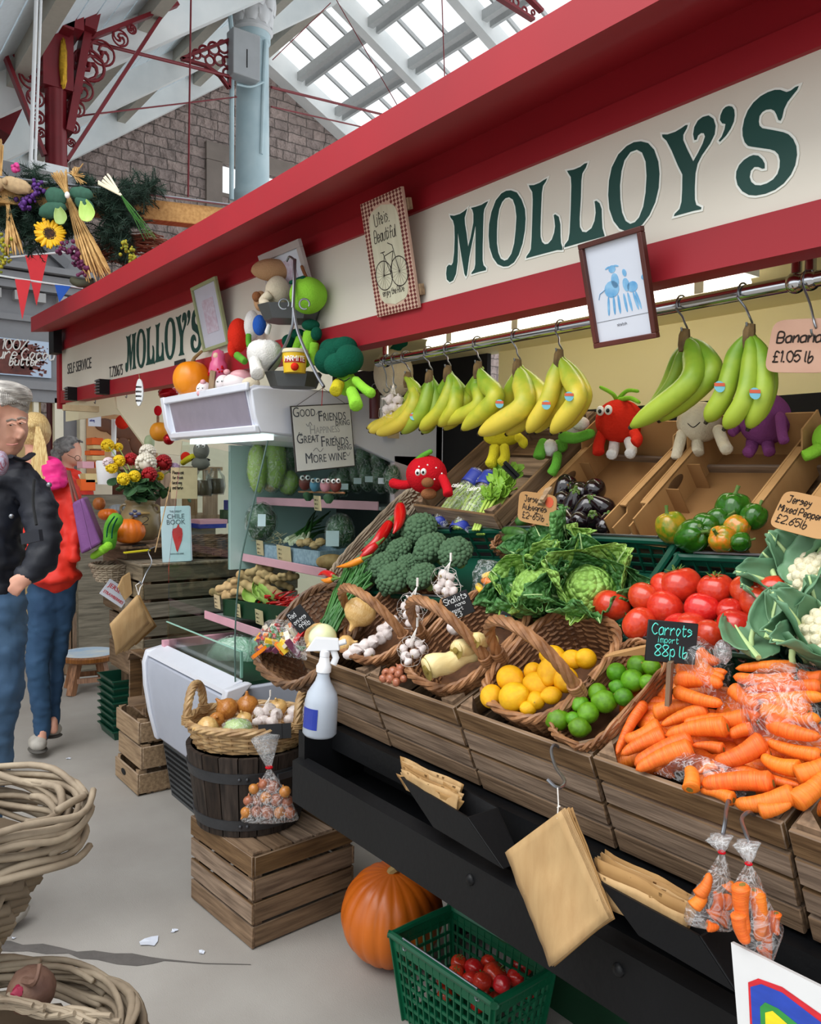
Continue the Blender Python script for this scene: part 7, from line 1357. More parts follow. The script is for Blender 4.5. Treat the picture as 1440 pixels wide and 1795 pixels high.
# bags of carrots hanging from the carrot crate
for i,(hk,tpx,neck,poly,its,lb) in enumerate((
  (((1282,1408,1.06),(1277,1404,1.03),(1274,1420,1.01),(1272,1440,.985),(1268,1462,.97)),(1262,1468),(1266,1494),([(1262,1496),(1240,1530),(1210,1575),(1200,1608),(1205,1622)],[(1270,1496),(1280,1530),(1287,1580),(1285,1625),(1278,1632)]),((1225,1570,1245,1530,22),(1262,1565,1250,1600,20),(1275,1560,1285,1545,22),(1215,1590,1235,1565,22),(1245,1605,1262,1590,22),(1265,1620,1280,1600,24),(1240,1622,1262,1624,18),(1278,1590,1268,1570,22)),'left clear bag of cut carrots hanging from the carrot crate'),
  (((1322,1428,1.05),(1312,1424,1.02),(1301,1436,1.0),(1308,1460,.97),(1316,1480,.955)),(1310,1478),(1313,1514),([(1308,1516),(1290,1545),(1285,1590),(1290,1640),(1330,1688),(1345,1692)],[(1318,1516),(1335,1545),(1355,1590),(1372,1630),(1362,1670),(1352,1694)]),((1300,1550,1312,1640,28),(1325,1560,1330,1650,26),(1345,1600,1350,1680,26),(1295,1600,1310,1655,24),(1360,1600,1364,1640,20),(1335,1660,1345,1690,18)),'right clear bag of whole carrots hanging lower from the carrot crate'))):
    b=MB();b.tube(spline([at(x,y,Y=Y) for x,y,Y in hk],5),.0028,8);tag(b.build('hook',m_wire,org=at(*hk[0][:2],Y=hk[0][2])),('grey hook over the crate rim holding the left carrot bag','grey hook over the crate rim holding the right carrot bag')[i],'hook')
    tp=at(*tpx,Y=.965-.02*i);t,f=hangbag(lb,tp,neck,poly,None,'hanging clear bags')
    for k,(x0,y0,x1,y1,w) in enumerate(its): P,Q=f(x0,y0,.012*((k % 3)-1)),f(x1,y1,.012*((k % 3)-1));carrot(tuple(P),tuple(Q),w*depth(P)/F,'carrot piece in the '+('left' if i == 0 else 'right')+' bag hanging from the carrot crate','carrots in the left hanging bag' if i == 0 else 'carrots in the right hanging bag',k)
# child's painting leaning against the kick board
NP=V((.12,-1,.22)).normalized();OP=at(1282,1652,Y=.93)
def pp(x,y,off=0.0): d=ray(x,y);return EYE+d*((OP+NP*off-EYE).dot(NP)/d.dot(NP))
P=[pp(1282,1652),pp(1560,1790),pp(1640,2000),pp(1310,1990)];M=frame_of(P[0],P[1]-P[0],P[0]-P[3]);t=thing('painted_board','white board with a bright painted triangle rainbow leaning under the ledge at the frame edge','painting',P[0]);b=MB();b.add(P+[p-NP*.008 for p in P],[(0,1,2,3),(7,6,5,4),(0,4,5,1),(1,5,6,2),(2,6,7,3),(3,7,4,0)]);b.build('board',mat('white_board','#cccccc',.4,var=.04),t,smooth=False)
for k,(c,q) in enumerate((('#c8202c',((1312,1722),(1330,1715),(1372,1730),(1450,1785),(1480,1850),(1318,1850))),('#2242a8',((1316,1730),(1335,1725),(1372,1740),(1440,1792),(1460,1850),(1322,1850))),('#2f8a3a',((1333,1765),(1342,1757),(1365,1768),(1420,1812),(1430,1850),(1336,1850))),('#e6cf1e',((1342,1775),(1355,1772),(1400,1812),(1410,1850),(1344,1850))))):
    b=MB();Q=[pp(*s,.0008+.0006*k) for s in q];b.add(Q,[tuple(range(len(Q)))]);b.build('paint_band',mat('paint_'+str(k),c,.45,var=.25,scale=25,stretch=(1,1,4)),t,smooth=False)
# spray bottle on the corner of the first crate
p=at(560,1288,t=1.86);k=depth(p)/F;t=thing('spray_bottle','white spray bottle with blue label hooked on the far corner of the counter','spray bottle',p);Ms=Matrix.Translation(p) @ Matrix.Rotation(.06,4,FR.col[1].to_3d()) @ FR
m_pet=mat('milky_plastic','#d5dfec',.25,var=.02,trans=.35,spec=.5);m_wp=mat('white_plastic','#eceef2',.3,var=.02)
b=MB(Ms);b.lathe([(0,0),(26*k,0),(30*k,5*k),(29*k,60*k),(26*k,75*k),(14*k,95*k),(11*k,105*k),(11*k,118*k)],28);b.build('bottle',m_pet,t,smooth='all');b=MB(Ms);b.lathe([(24*k,2*k),(27.5*k,6*k),(27*k,58*k),(0,58*k)],24);b.build('liquid',mat('pale_liquid','#b9cbe6',.2,var=.02,trans=.4),t);b=MB(Ms);b.lathe([(13*k,112*k),(13.5*k,122*k),(10*k,128*k),(8*k,140*k)],20);b.build('collar',m_wp,t)
b=MB(Ms);b.add([(-34*k,-6*k,146*k),(-34*k,6*k,146*k),(26*k,6*k,152*k),(26*k,-6*k,152*k),(-18*k,-7*k,172*k),(-18*k,7*k,172*k),(22*k,6*k,172*k),(22*k,-6*k,172*k)],[(0,1,2,3),(7,6,5,4),(0,4,5,1),(1,5,6,2),(2,6,7,3),(3,7,4,0)]);b.tube([(22*k,0,163*k),(36*k,0,168*k)],5*k,10);b.tube([(0,0,138*k),(0,0,150*k)],9*k,10);bevel(b.build('trigger_head',m_wp,t),.002,2);b=MB(Ms);b.tube([(14*k,0,152*k),(20*k,0,138*k),(16*k,0,126*k)],3*k,8,flat=2);b.build('trigger',m_wp,t)
b=MB(Ms);
for i in range(8): a=math.radians(-155+i*8);b.box((0,0,0),(4.6*k,.0008,36*k),Matrix.Translation((29.9*k*math.cos(a),29.9*k*math.sin(a),34*k)) @ rotz(a+math.pi/2))
b.build('blue_label',m_blue,t)
# litter on the floor
for i,(x,y,s) in enumerate(((264,1650,.05),(306,1632,.02),(354,1669,.018),(120,1330,.02),(24,1645,.012))):
    p=at(x,y,Z=.002);b=MB();R2=random.Random(i);b.add([p]+[p+V((math.cos(a)*s*R2.uniform(.3,.7),math.sin(a)*s*R2.uniform(.3,.7),R2.uniform(0,.004))) for a in [j*.7 for j in range(9)]],[(0,j+1,(j+1) % 9+1) for j in range(9)]);tag(b.build('paper_scrap',m_paper,org=p,smooth=False),['largest white paper scrap on the concrete floor left of the crate','small white scrap just above the largest paper scrap','tiny white scrap near the crate corner','white scrap on the floor near the walker','tiny scrap beside the damp crack'][i],'paper scrap','paper scraps on the floor')
# ------------------------------------------------------------------ rough willow planters at the lower left
def willow(name,label,c,a,bb,h,rimh,seed,yaw,taper=.55):
    R2=random.Random(seed);t=thing(name,label,'basket',c,group='rough willow baskets at the lower left');T=Matrix.Translation(c) @ rotz(yaw);b=MB(T);n=40
    ell=lambda th,k: (a*k*math.cos(th),bb*k*math.sin(th))
    for i in range(40):                                        # rods of the thick rim, each a little astray
        pts=[];off=(R2.uniform(-.028,.022),R2.uniform(-rimh,rimh*.3));th0=R2.uniform(0,6.28);span=R2.uniform(1.6,3.6)
        for j in range(13): th=th0+span*j/12;k=1+off[0]/a+.008*math.sin(j*1.9+i);x,y=ell(th,k);pts.append((x,y,off[1]+.006*math.sin(j*1.3+i*2)))
        b.tube(spline(pts,2),[R2.uniform(.0038,.006)]*25,6)
    b.build('rim',m_willow,t,smooth='all');b=MB(T);rows=int(h/.017)
    for i in range(rows):
        z=-rimh-.012-h*i/rows;k=.82-(1-taper)*.82*i/rows;pts=[]
        for j in range(n): th=2*math.pi*j/n;q=k+(.014 if (j+i) % 2 else -.014)/a*.6;pts.append((a*q*math.cos(th),bb*q*math.sin(th),z+R2.uniform(-.002,.002)))
        b.tube(pts,.0088,6,True)
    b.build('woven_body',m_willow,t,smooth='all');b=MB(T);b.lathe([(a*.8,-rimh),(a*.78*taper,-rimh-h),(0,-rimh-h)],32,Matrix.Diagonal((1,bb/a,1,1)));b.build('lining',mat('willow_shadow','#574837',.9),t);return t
yw=math.atan2(.798,.603)
c1=at(-190,1420,t=1.08);willow('willow_basket','thick grey willow basket rim jutting in at the lower left edge',c1,.238,.14,.16,.05,5,yw)
c2=at(-70,1800,t=.98);willow('willow_basket','second willow basket at the bottom left corner with a beetroot',c2,.2,.12,.1,.03,8,yw)
for i,c in enumerate((c1,c2)):
    b=MB();zt_=c.z-.21 if i == 0 else c.z-.13;b.box((c.x-.05,c.y-.1,zt_/2),(.3,.3,zt_));tag(b.build('display_plinth',m_woodz,org=(c.x,c.y,0)),('wooden plinth under the upper willow basket','wooden plinth under the lower willow basket')[i],'plinth')
t=thing('beetroot','brown beetroot with long dried root in the lower willow basket','beetroot',at(55,1735,t=1.0));p=at(55,1735,t=1.0);k=1/F;b=MB();b.ball((0,0,0),(44*k,40*k,38*k),24,16,Matrix.Translation(p),lambda d: 1+.06*nz(d*3));b.build('root',mat('beet_skin','#7a5c4a',.7,col2='#573c34',scale=12,bump=.3),t,smooth='all');b=MB();b.tube(spline([p+V((.01,-.01,.02)),at(62,1720,t=.97),at(70,1690,t=.98)],5),[.005]*5+[.003]*6,6);b.build('tap_root',MATS['beet_skin'],t);b=MB();b.ball(at(30,1742,t=.975),.008,10,6,fn=lambda d: 1+.5*nz(d*5));b.build('stalk_stubs',mat('beet_stalk','#8a1838',.5),t)
b=MB();R2=random.Random(2)
for i in range(16): x=R2.uniform(-10,150);y=1745+x*.2;b.tube(spline([at(x-70,y-14+R2.uniform(-10,25),t=.97),at(x-20,y+R2.uniform(-8,22),t=.962),at(x+25,y+8+R2.uniform(-8,20),t=.956),at(x+62,y+16+R2.uniform(-8,18),t=.95)],4),[.0028+.0002*(j % 5) for j in range(13)],7)
tag(b.build('willow_rods',m_willow,org=c2),'loose willow rods across the lower willow basket','rods',kind='stuff')
# ------------------------------------------------------------------ people
m_skin=mat('skin','#d8a58e',.5,col2='#c98f79',scale=9,spec=.35,sss=.08);m_navy=mat('navy_waxed_cloth','#161a26',.6,col2='#0f121b',scale=7,bump=.35,bscale=9);m_denim=mat('blue_denim','#4a6785',.8,col2='#34506e',scale=6,bump=.25,bscale=14);m_denim2=mat('dark_blue_denim','#2f5070',.8,col2='#223f5e',scale=6,bump=.25,bscale=14);m_redc=mat('red_orange_cloth','#e5341f',.6,col2='#d2281a',scale=4,bump=.25,bscale=9);m_hood=mat('pink_cloth','#e82a86',.6,col2='#cf1f74',scale=6,bump=.3,bscale=12)
m_hairg=mat('grey_hair','#c9c4bd',.5,col2='#7f7a75',scale=20,stretch=(1,1,5),bump=.6,bscale=40);m_hairc=mat('curly_grey_hair','#8f8d8c',.7,col2='#5f5d5d',scale=30,bump=.8,bscale=60);m_blonde=mat('blonde_hair','#e0c78c',.4,col2='#b8935a',scale=30,stretch=(6,6,.4),bump=.5,bscale=40);m_shoe=mat('grey_trainer','#b9b4ab',.7,col2='#9c978f',scale=20);m_sole=mat('dark_sole','#55524e',.7)
def fig(t,T,nm,m,shapes,vox=.014,sm=8,fold=0,parent=None):
    """one continuous skin grown from joined limbs; coordinates as seen at a distance T"""
    b=MB()
    for sh in shapes:
        if sh[0] == 'b': x,y,rx,ry,rz,dz=sh[1:7];c=at(x,y,t=T+dz);k=T/F;b.ball((0,0,0),(rx*k,rz*k,ry*k),20,14,Matrix.Translation(c) @ FR @ Matrix.Rotation(sh[7] if len(sh) > 7 else 0,4,'Y'))
        else:
            P=[at(x,y,t=T+dz) for x,y,dz,r in sh[1]];s=spline(P,6);rr=[q[3]*T/F for q in sh[1]];n=len(s);R_=[rr[min(i//6,len(rr)-1)]+(rr[min(i//6+1,len(rr)-1)]-rr[min(i//6,len(rr)-1)])*((i % 6)/6) for i in range(n)];b.tube(s,R_,14,flat=sh[2] if len(sh) > 2 else 1)
            b.ball(P[0],R_[0]*.98,12,8);b.ball(P[-1],R_[-1]*.98,12,8)
    o=b.build(nm,m,parent or t);
    if vox: remesh(o,vox,sm,(lambda co,n_: co+n_*fold*(nz(V((co.x*6+co.z*5,co.y*6,co.z*11)))+.55*abs(nz(V((co.x*14-co.z*9,co.y*14,co.z*26))))*2-.3+.25*nz(V((co.x*40,co.y*40,co.z*60))))) if fold else None)
    return o
# ---- man at the left edge
T=2.42;pm=thing('person','grey-haired man in a dark navy jacket and jeans looking down, hand in pocket','person',at(-15,1300,Z=0));
base=at(-12,1655,t=T);pm.location=(base.x,base.y,0)
fig(pm,T,'body',m_skin,[('b',-6,727,49,56,60,0),('b',6,750,39,45,44,-.01),('b',10,775,28,26,34,-.01),('b',18,789,13,11,18,-.02),('b',30,737,15,7,22,-.015),('t',[(31,742,-.025,5),(37,758,-.03,6.5),(35,765,-.03,7)]),('b',26,764,9,5,10,-.035),('b',24,776,9,4,14,-.03),('b',22,782,9,4,13,-.03),('b',14,765,15,16,20,-.035),('b',34,768,5,4,8,-.045),('b',38,759,6.5,8,9,-.04),('b',14,752,8,7,12,-.045),('b',-17,757,6,13,5,-.09),('t',[(-8,775,.02,33),(-14,815,.03,36),(-18,850,.03,40)]),('t',[(60,1004,-.09,11),(47,1012,-.11,13),(36,1020,-.12,13)]),('t',[(38,1016,-.125,6),(26,1024,-.13,5.5),(18,1034,-.12,5)]),('t',[(40,1021,-.125,5.5),(30,1030,-.13,5),(24,1040,-.12,4.5)]),('t',[(42,1026,-.125,5),(35,1034,-.13,4.5),(30,1042,-.12,4)]),('t',[(40,1010,-.125,5),(30,1012,-.13,5),(20,1018,-.125,4.5)])],.0052,3,.0016)
fig(pm,T,'hair',m_hairg,[('b',-12,712,58,48,62,.005),('b',14,690,38,24,52,0),('b',36,694,18,13,36,-.0),('b',-40,735,30,40,52,.02),('b',-16,735,14,24,60,.0)],.009,4,.004)
b=MB();R9=random.Random(12)
for i in range(110):
    f_=R9.random();x0=2+46*f_;y0=712-6*math.sin(f_*3.1)+R9.uniform(-3,2);dz=-.10+.10*f_;b.tube(spline([at(x0,y0,t=T+dz),at(x0-4,y0-16-10*(1-f_),t=T+dz+.01),at(x0-22,y0-30+R9.uniform(-4,4),t=T+dz+.05),at(x0-55,y0-22+R9.uniform(-8,8),t=T+dz+.08)],4),[.0028]*12+[.001],4)
for i in range(60):
    y0=R9.uniform(708,745);b.tube(spline([at(R9.uniform(-14,0),y0,t=T-.105),at(-22,y0+R9.uniform(-4,8),t=T-.11),at(-48,y0+12,t=T-.08)],4),.0026,4)
b.build('hair_strands',m_hairg,pm,smooth='all')
for x,y,dz in ((21,744,-.075),(38,741,-.04)):
    p=at(x,y,t=T+dz);b=MB();b.ball(p,(.007,.006,.0032),12,8);e=b.build('eye',m_eye,pm,smooth='all');b=MB();b.ball(p+V((.002,-.004,-.001)),.0036,10,6);b.build('pupil',m_pup,e)
    b=MB();b.tube([at(x-7,y,t=T+dz),at(x,y-2.5,t=T+dz-.008),at(x+7,y,t=T+dz)],.0042,6);b.build('eyelid',m_skin,pm)
    b=MB();b.tube([at(x-9,y-6,t=T+dz),at(x,y-9,t=T+dz-.006),at(x+8,y-7,t=T+dz)],.0035,6);b.build('eyebrow',mat('grey_brow','#8a7d72',.7),pm)
b=MB();b.tube(spline([at(12,779,t=T-.078),at(22,780,t=T-.083),at(31,778,t=T-.07)],4),.0028,6);b.build('lips',mat('lip_pink','#b8766a',.5),pm)
fig(pm,T,'jacket',m_navy,[('t',[(-18,838,.03,50),(-22,890,.03,62),(-26,960,.03,64),(-30,1035,.03,66)],1.25),('t',[(-14,806,.02,44),(-12,830,.02,52)]),('t',[(36,840,-.02,32),(62,868,-.03,30),(74,915,-.04,30),(78,955,-.06,29),(66,990,-.08,25),(50,1006,-.1,20)]),('b',20,838,45,22,50,0),('t',[(-80,850,.02,30),(-100,930,.02,30),(-95,990,-.02,26),(-70,1020,-.08,20)])],.011,5,.016)
b=MB();b.bar(at(40,945,t=T-.20),at(72,938,t=T-.235),.012,.03);b.build('pocket_flap',m_navy,pm);b=MB();b.ball(at(86,850,t=T-.09),.008,10,6);b.ball(at(20,905,t=T-.17),.007,10,6);b.build('press_stud',m_wire,pm)
b=MB();b.tube(spline([at(60,840,t=T-.14),at(58,880,t=T-.165),at(64,920,t=T-.19)],5),.004,6);b.build('drawcord',m_black,pm);b=MB();b.tube(spline([at(18,800,t=T-.11),at(40,806,t=T-.06),at(56,796,t=T+.02)],5),[.012]*11,8,flat=.5);b.build('collar',m_navy,pm);b=MB();b.ball(at(2,812,t=T-.135),(.03,.02,.035),12,8);b.build('shirt',mat('striped_shirt','#9aa0b4',.6,col2='#7a2a38',scale=60,stretch=(8,1,1)),pm)
fig(pm,T,'jeans',m_denim,[('t',[(-24,1020,.02,60),(-10,1080,.0,56),(-4,1170,-.02,46),(-10,1260,-.02,39),(-26,1380,.0,33),(-48,1560,.01,30),(-50,1635,.01,30)]),('t',[(-40,1030,.05,56),(-60,1170,.08,46),(-75,1400,.12,34),(-85,1600,.15,30)])],.011,4,.012)
b=MB();b.ball((base.x-.08,base.y-.02,.05),(.06,.14,.05),16,10);b.ball((base.x-.2,base.y-.02,.05),(.06,.14,.05),16,10);b.build('shoes',m_shoe,pm)
# ---- woman with ponytail
T=4.05;pw=thing('person','blonde woman seen from behind in red coat, pink hood and blue jeans','person',(-4.34,1.0,0))
fig(pw,T,'body',m_skin,[('b',60,760,23,32,24,0),('t',[(60,785,0,15),(62,815,0,17)]),('t',[(74,1280,0,8),(73,1300,0,9)]),('t',[(94,1262,.05,7),(94,1280,.05,8)]),('t',[(36,985,-.1,7),(33,1000,-.12,8),(32,1012,-.13,6)])],.009,4)
fig(pw,T,'hair',m_blonde,[('b',61,755,27,34,29,.0),('b',64,748,12,9,30,-.03)],.011,4,.003)
b=MB();R2=random.Random(4)
for i in range(60): x=R2.uniform(-13,13);w=R2.uniform(.7,1.35);b.tube(spline([at(66+x*.2,748,t=T-.085),at(70+x*.8,785,t=T-.11),at(70+x*w,830,t=T-.12),at(72+x*w*.9,868+R2.uniform(-12,10),t=T-.12)],4),.004,5)
b.build('ponytail',m_blonde,pw,smooth='all')
fig(pw,T,'hood',m_hood,[('t',[(70,838,-.06,16),(92,822,-.09,19),(108,830,-.06,14)]),('t',[(72,855,-.1,12),(95,848,-.12,14),(110,842,-.08,11)]),('b',90,812,15,12,16,-.03)],.010,3,.018)
fig(pw,T,'coat',m_redc,[('t',[(84,832,0,28),(88,880,0,38),(92,945,0,37),(98,1008,0,37)],1.1),('b',98,1010,44,15,50,0),('t',[(116,840,-.02,17),(128,880,-.04,16),(132,930,-.05,14),(130,975,-.08,12)]),('t',[(58,840,-.02,18),(46,890,-.04,16),(42,940,-.06,14),(38,985,-.1,11)])],.014,4,.016)
fig(pw,T,'jeans',m_denim2,[('t',[(80,1010,0,28),(78,1050,0,29),(68,1140,-.02,22),(66,1170,-.03,20),(72,1240,0,17),(74,1284,.02,13),(73,1297,.0,11)]),('t',[(112,1010,.02,26),(108,1060,.04,25),(101,1140,.08,16),(99,1180,.1,14),(95,1240,.1,11),(95,1266,.1,9),(94,1277,.1,8)]),('b',96,1008,34,22,34,0)],.012,4,.010)
for (x,y,L,w,dz) in ((66,1306,27,9,0),(94,1283,9,8,.1)):
    p=at(x,y,t=T+dz);k=T/F;b=MB();b.ball(p+V((0,0,.012)),(L*k*.95,L*k*.55 if L > 12 else L*k*1.6,w*k*1.5),18,10);s=b.build('shoe',m_shoe,pw,smooth='all');b=MB();b.ball(p+V((0,0,-.02)),(L*k,L*k*.58 if L > 12 else L*k*1.7,w*k*.55),18,8);b.build('sole',m_sole,s)
t=thing('tote_bag','purple tote bag hanging from the shoulder of the blonde woman','bag',at(150,920,t=T-.2));m_pur=mat('purple_fabric','#7d4a86',.6,col2='#6a3c74',scale=5,bump=.2);q=[(126,882),(146,872),(178,952),(142,972)];f=[at(x,y,t=T-.24) for x,y in q];g=[at(x+8,y-3,t=T-.08) for x,y in q]
b=MB();b.hexa([f[3],f[2],g[2],g[3],f[0],f[1],g[1],g[0]]);o=bevel(b.build('bag_body',m_pur,t),.012,3);b=MB()
for dx in (0,8): b.tube(spline([at(130+dx,882,t=T-.2),at(124+dx*.5,850,t=T-.16),at(119+dx*.3,825,t=T-.1)],5),.007,6,flat=.4)
b.build('strap',mat('brown_strap','#6a3a30',.6),t);b=MB();b.bar(at(140,876,t=T-.27),at(160,962,t=T-.27),.004,.004);b.build('seam',m_pur,t)
# ---- person beyond
T=6.4;p3=thing('person','grey curly-haired person in glasses and red-orange coat bending over the shelves','person',at(125,1100,t=T));p3.location.z=0
fig(p3,T,'body',m_skin,[('b',124,792,18,25,20,0),('b',133,805,9,12,12,-.02),('b',141,806,4,4,5,-.03),('t',[(118,810,0,11),(116,832,0,13)]),('t',[(172,905,-.1,6),(178,900,-.1,6)])],.009,4)
fig(p3,T,'hair',m_hairc,[('b',116,784,22,20,26,.0),('b',105,795,13,18,20,.0),('b',124,774,17,10,22,0)],.011,2,.022)
b=MB();b.tube(arc(at(136,803,t=T-.09),.02,0,6.283,14,(.603,.798,0),(0,0,1)),.002,5);b.tube([at(131,803,t=T-.09),at(118,797,t=T-.1)],.002,5);b.build('glasses',m_black,p3)
fig(p3,T,'coat',m_redc,[('t',[(122,845,0,26),(130,900,0,36),(130,980,0,36),(128,1040,0,36)]),('t',[(142,845,-.05,14),(152,875,-.1,14),(158,905,-.12,13),(168,912,-.14,10)])],.014,4,.016)
b=MB();b.tube([at(138,832,t=T-.16),at(150,815+40,t=T-.2)],.006,5);b.build('white_trim',m_white,p3)
fig(p3,T,'trousers',m_denim2,[('t',[(122,1040,0,22),(120,1150,0,17),(120,1225,0,14)]),('t',[(142,1040,0,22),(142,1150,0,17),(142,1225,0,14)])],.016,6)
# ------------------------------------------------------------------ harvest garland on its timber beam
bL,bR=at(-40,312,t=3.9),at(470,378,t=4.36);bR.z=bL.z=2.775
m_tim=wood('golden_timber','#c49a5a','#a67c42',0,5,.6,.1);b=MB();b.bar(bL-V((0,0,.05)),bR-V((0,0,.05)),.08,.10);tb=tag(bevel(b.build('timber_beam',m_tim,org=bL,smooth=False),.004),'golden timber beam carrying the harvest garland above the canopy','beam');b=MB();b.tube([bL+V((.05,-.03,.012)),bL.lerp(bR,.5)+V((.05,-.03,.018)),bR+V((.05,-.03,.01))],.007,6);tag(b.build('grey_cable',m_wire,org=bL),'grey cable lying along the top of the timber beam','cable')
for i,px in enumerate((60,420)):
    p=at(px,340,t=4.0 if i == 0 else 4.3);b=MB();b.box((p.x-.12,p.y,1.33),(.07,.07,2.66)) if False else None
m_fir=mat('dark_fir','#1f3b2c',.7,col2='#122a20',scale=30)
GT=4.05
def gp(x,y,dz=0): return at(x,y,t=GT+dz)
b=MB();R2=random.Random(6)
CL=[(20,350,45,22),(10,380,30,20),(60,345,25,25),(75,390,30,25),(50,400,22,35),(100,375,25,18),(140,350,25,15),(200,345,32,25),(215,380,32,32),(195,410,22,22),(240,335,24,18),(262,325,14,8),(215,435,15,22),(175,350,18,12),(15,330,30,14),(120,395,22,18),(90,330,20,10),(60,308,10,12),(150,318,12,10)]
for (x,y,rx,ry) in CL:
    for i in range(int(rx*ry/7)+22):
        p=gp(x+R2.gauss(0,rx*.5),y+R2.gauss(0,ry*.5),R2.uniform(-.12,.1));d=V((R2.uniform(-1,1),R2.uniform(-1,1),R2.uniform(-1.2,.6))).normalized()*R2.uniform(.04,.08);b.tube([p,p+d],.0022,4);u=d.orthogonal().normalized();w=d.cross(u).normalized()
        for j in range(9):
            for a in (0,2.1,4.2): q=p+d*(j/9);e=(u*math.cos(a+j)+w*math.sin(a+j))*.028+d.normalized()*.016;b.add([q-e.cross(d).normalized()*.0016,q+e.cross(d).normalized()*.0016,q+e],[(0,1,2),(2,1,0)])
tag(b.build('fir_garland',m_fir,org=gp(120,350),smooth=False),'dark green fir garland wound along the timber beam','garland')
m_wh=mat('wheat_straw','#c9a468',.7,col2='#a98048',scale=30)
def sheaf(label,stem_top,tie,ends,n,ear=True):
    t=thing('wheat_sheaf',label,'wheat sheaf',gp(*tie),group='wheat sheaves in the garland');b=MB();e_=MB()
    for i in range(n):
        f_=R2.random();A=gp(stem_top[0][0]*(1-f_)+stem_top[1][0]*f_+R2.uniform(-3,3),stem_top[0][1]*(1-f_)+stem_top[1][1]*f_+R2.uniform(-5,5),-.12+R2.uniform(-.02,.02));B_=gp(tie[0]+R2.uniform(-3,3),tie[1],-.13);g_=R2.random();C=gp(ends[0][0]*(1-g_)+ends[1][0]*g_+R2.uniform(-5,5),ends[0][1]*(1-g_)+ends[1][1]*g_+R2.uniform(-14,10),-.14+R2.uniform(-.04,.04));M1=B_.lerp(C,.5)
        b.tube([A,B_,M1],.002,4)
        if ear: e_.tube([M1.lerp(C,j/7) for j in range(8)],[.002,.006,.0045,.0065,.0045,.006,.004,.0015],5)
        else: b.tube([M1,C],.002,4)
    b.build('stalks',m_wh,t);
    if ear: e_.build('ears',m_wh,t)
    return t
sheaf('big wheat sheaf tied with a green bow hanging over the canopy corner',((92,305),(118,300)),(118,342),((150,490),(195,480)),46);sheaf('wheat sheaf hanging below the beige bow at the left edge',((-5,340),(20,340)),(14,360),((10,440),(38,438)),30);sheaf('cut straw tuft lying across the beam behind the green bow',((115,300),(146,290)),(130,308),((140,312),(150,318)),18,False);sheaf('upright straw bundle at the top left edge',((-2,245),(4,250)),(2,300),((0,330),(6,330)),12,False)
m_bow=mat('green_hessian','#2f5a48',.8,var=.2,scale=60);m_bowb=mat('beige_hessian','#b59a74',.8,var=.2,scale=60)
def bow(label,c,loops,m,tie):
    t=thing('ribbon_bow',label,'bow',gp(*c),group='hessian bows in the garland')
    for (x,y,rx,ry,a) in loops: p=gp(x,y,-.17);k=GT/F;b=MB();b.ball((0,0,0),(rx*k,9*k,ry*k),20,12,Matrix.Translation(p) @ FR @ Matrix.Rotation(a,4,'Y'),lambda d: 1+.15*nz(d*3+V((x,0,0))));b.build('loop',m,t,smooth='all')
    b=MB();b.ball(gp(*c,-.2),(.012,.012,.016),12,8);b.build('knot',tie,t);return t
bow('large dark green hessian bow round the big wheat sheaf',(118,342),((98,345,19,15,.4),(143,340,20,12,.2),(92,368,24,14,-.3),(148,358,18,10,.5)),m_bow,m_net);bow('beige hessian bow at the left end of the garland',(8,318),((28,325,27,13,.25),(-10,325,20,12,-.2)),m_bowb,m_bowb)
def flower(label,x,y,r,dz,petal,core,n=24,cat='flower',name='sunflower',tilt=0,group=None):
    c=gp(x,y,dz) if isinstance(dz,(int,float)) else V(dz[0]);k=depth(c)/F;nrm=(EYE-c).normalized();nrm=(nrm+V((tilt,0,-.25))).normalized();M=frame_of(c,nrm.cross(V((0,0,1))),V((0,0,1)));t=thing(name,label,cat,c,group=group);b=MB(M)
    for i in range(n): a=2*math.pi*i/n+R2.uniform(-.1,.1);L=r*k*R2.uniform(.9,1.1);leaf(b,None,L*.7,L*.16,.5,-.2,Matrix.Rotation(a,4,'Z') @ Matrix.Translation((0,L*.35,0)) @ Matrix.Rotation(R2.uniform(.05,.35),4,'X'),i,.02,4,.0006)
    b.build('petals',petal,t,smooth='all');b=MB(M);b.lathe([(r*k*.44,0),(r*k*.40,r*k*.12),(r*k*.2,r*k*.16),(0,r*k*.12)],20,fn=lambda a,s: 1+.06*math.cos(a*11));b.build('seed_head',core,t);return t
m_sunp=mat('sunflower_petal','#f0c414',.5,col2='#e0a80c',scale=20);m_sunc=mat('sunflower_core','#4a2a10',.8,col2='#1d100a',scale=90);flower('yellow sunflower in the garland',87,409,24,-.16,m_sunp,m_sunc,30)
m_leek=mat('white_onion_stem','#e4dcc0',.5,var=.1)
for i in range(9):
    x0,y0=170+i*2.6+R2.uniform(-3,3),325-i*2.6+R2.uniform(-3,3);A,B_,C,D=gp(x0,y0,-.14),gp(213,343,-.16),gp(238+R2.uniform(-6,6),378,-.16),gp(262+R2.uniform(-16,14),410+R2.uniform(-10,12),-.15);t=thing('leek','young leek with white stem in the bunch tied to the garland','leek',B_,group='young leeks in the garland');b=MB();b.tube(spline([A,A.lerp(B_,.6),B_],4),.0045,6);b.build('white_stem',m_leek,t);b=MB();b.tube(spline([B_,C,D],5),[.007-.0005*j for j in range(11)],6,flat=.5);b.build('green_leaves',m_so,t)
m_vio=mat('purple_petals','#5e2f86',.6,col2='#42205f',scale=30);m_mag=mat('magenta_petals','#6a2450',.6,col2='#4a1838',scale=30);m_ylf=mat('yellow_spray','#a89a24',.7,col2='#6f7a1e',scale=40);m_pkf=mat('pink_petals','#d0408c',.6)
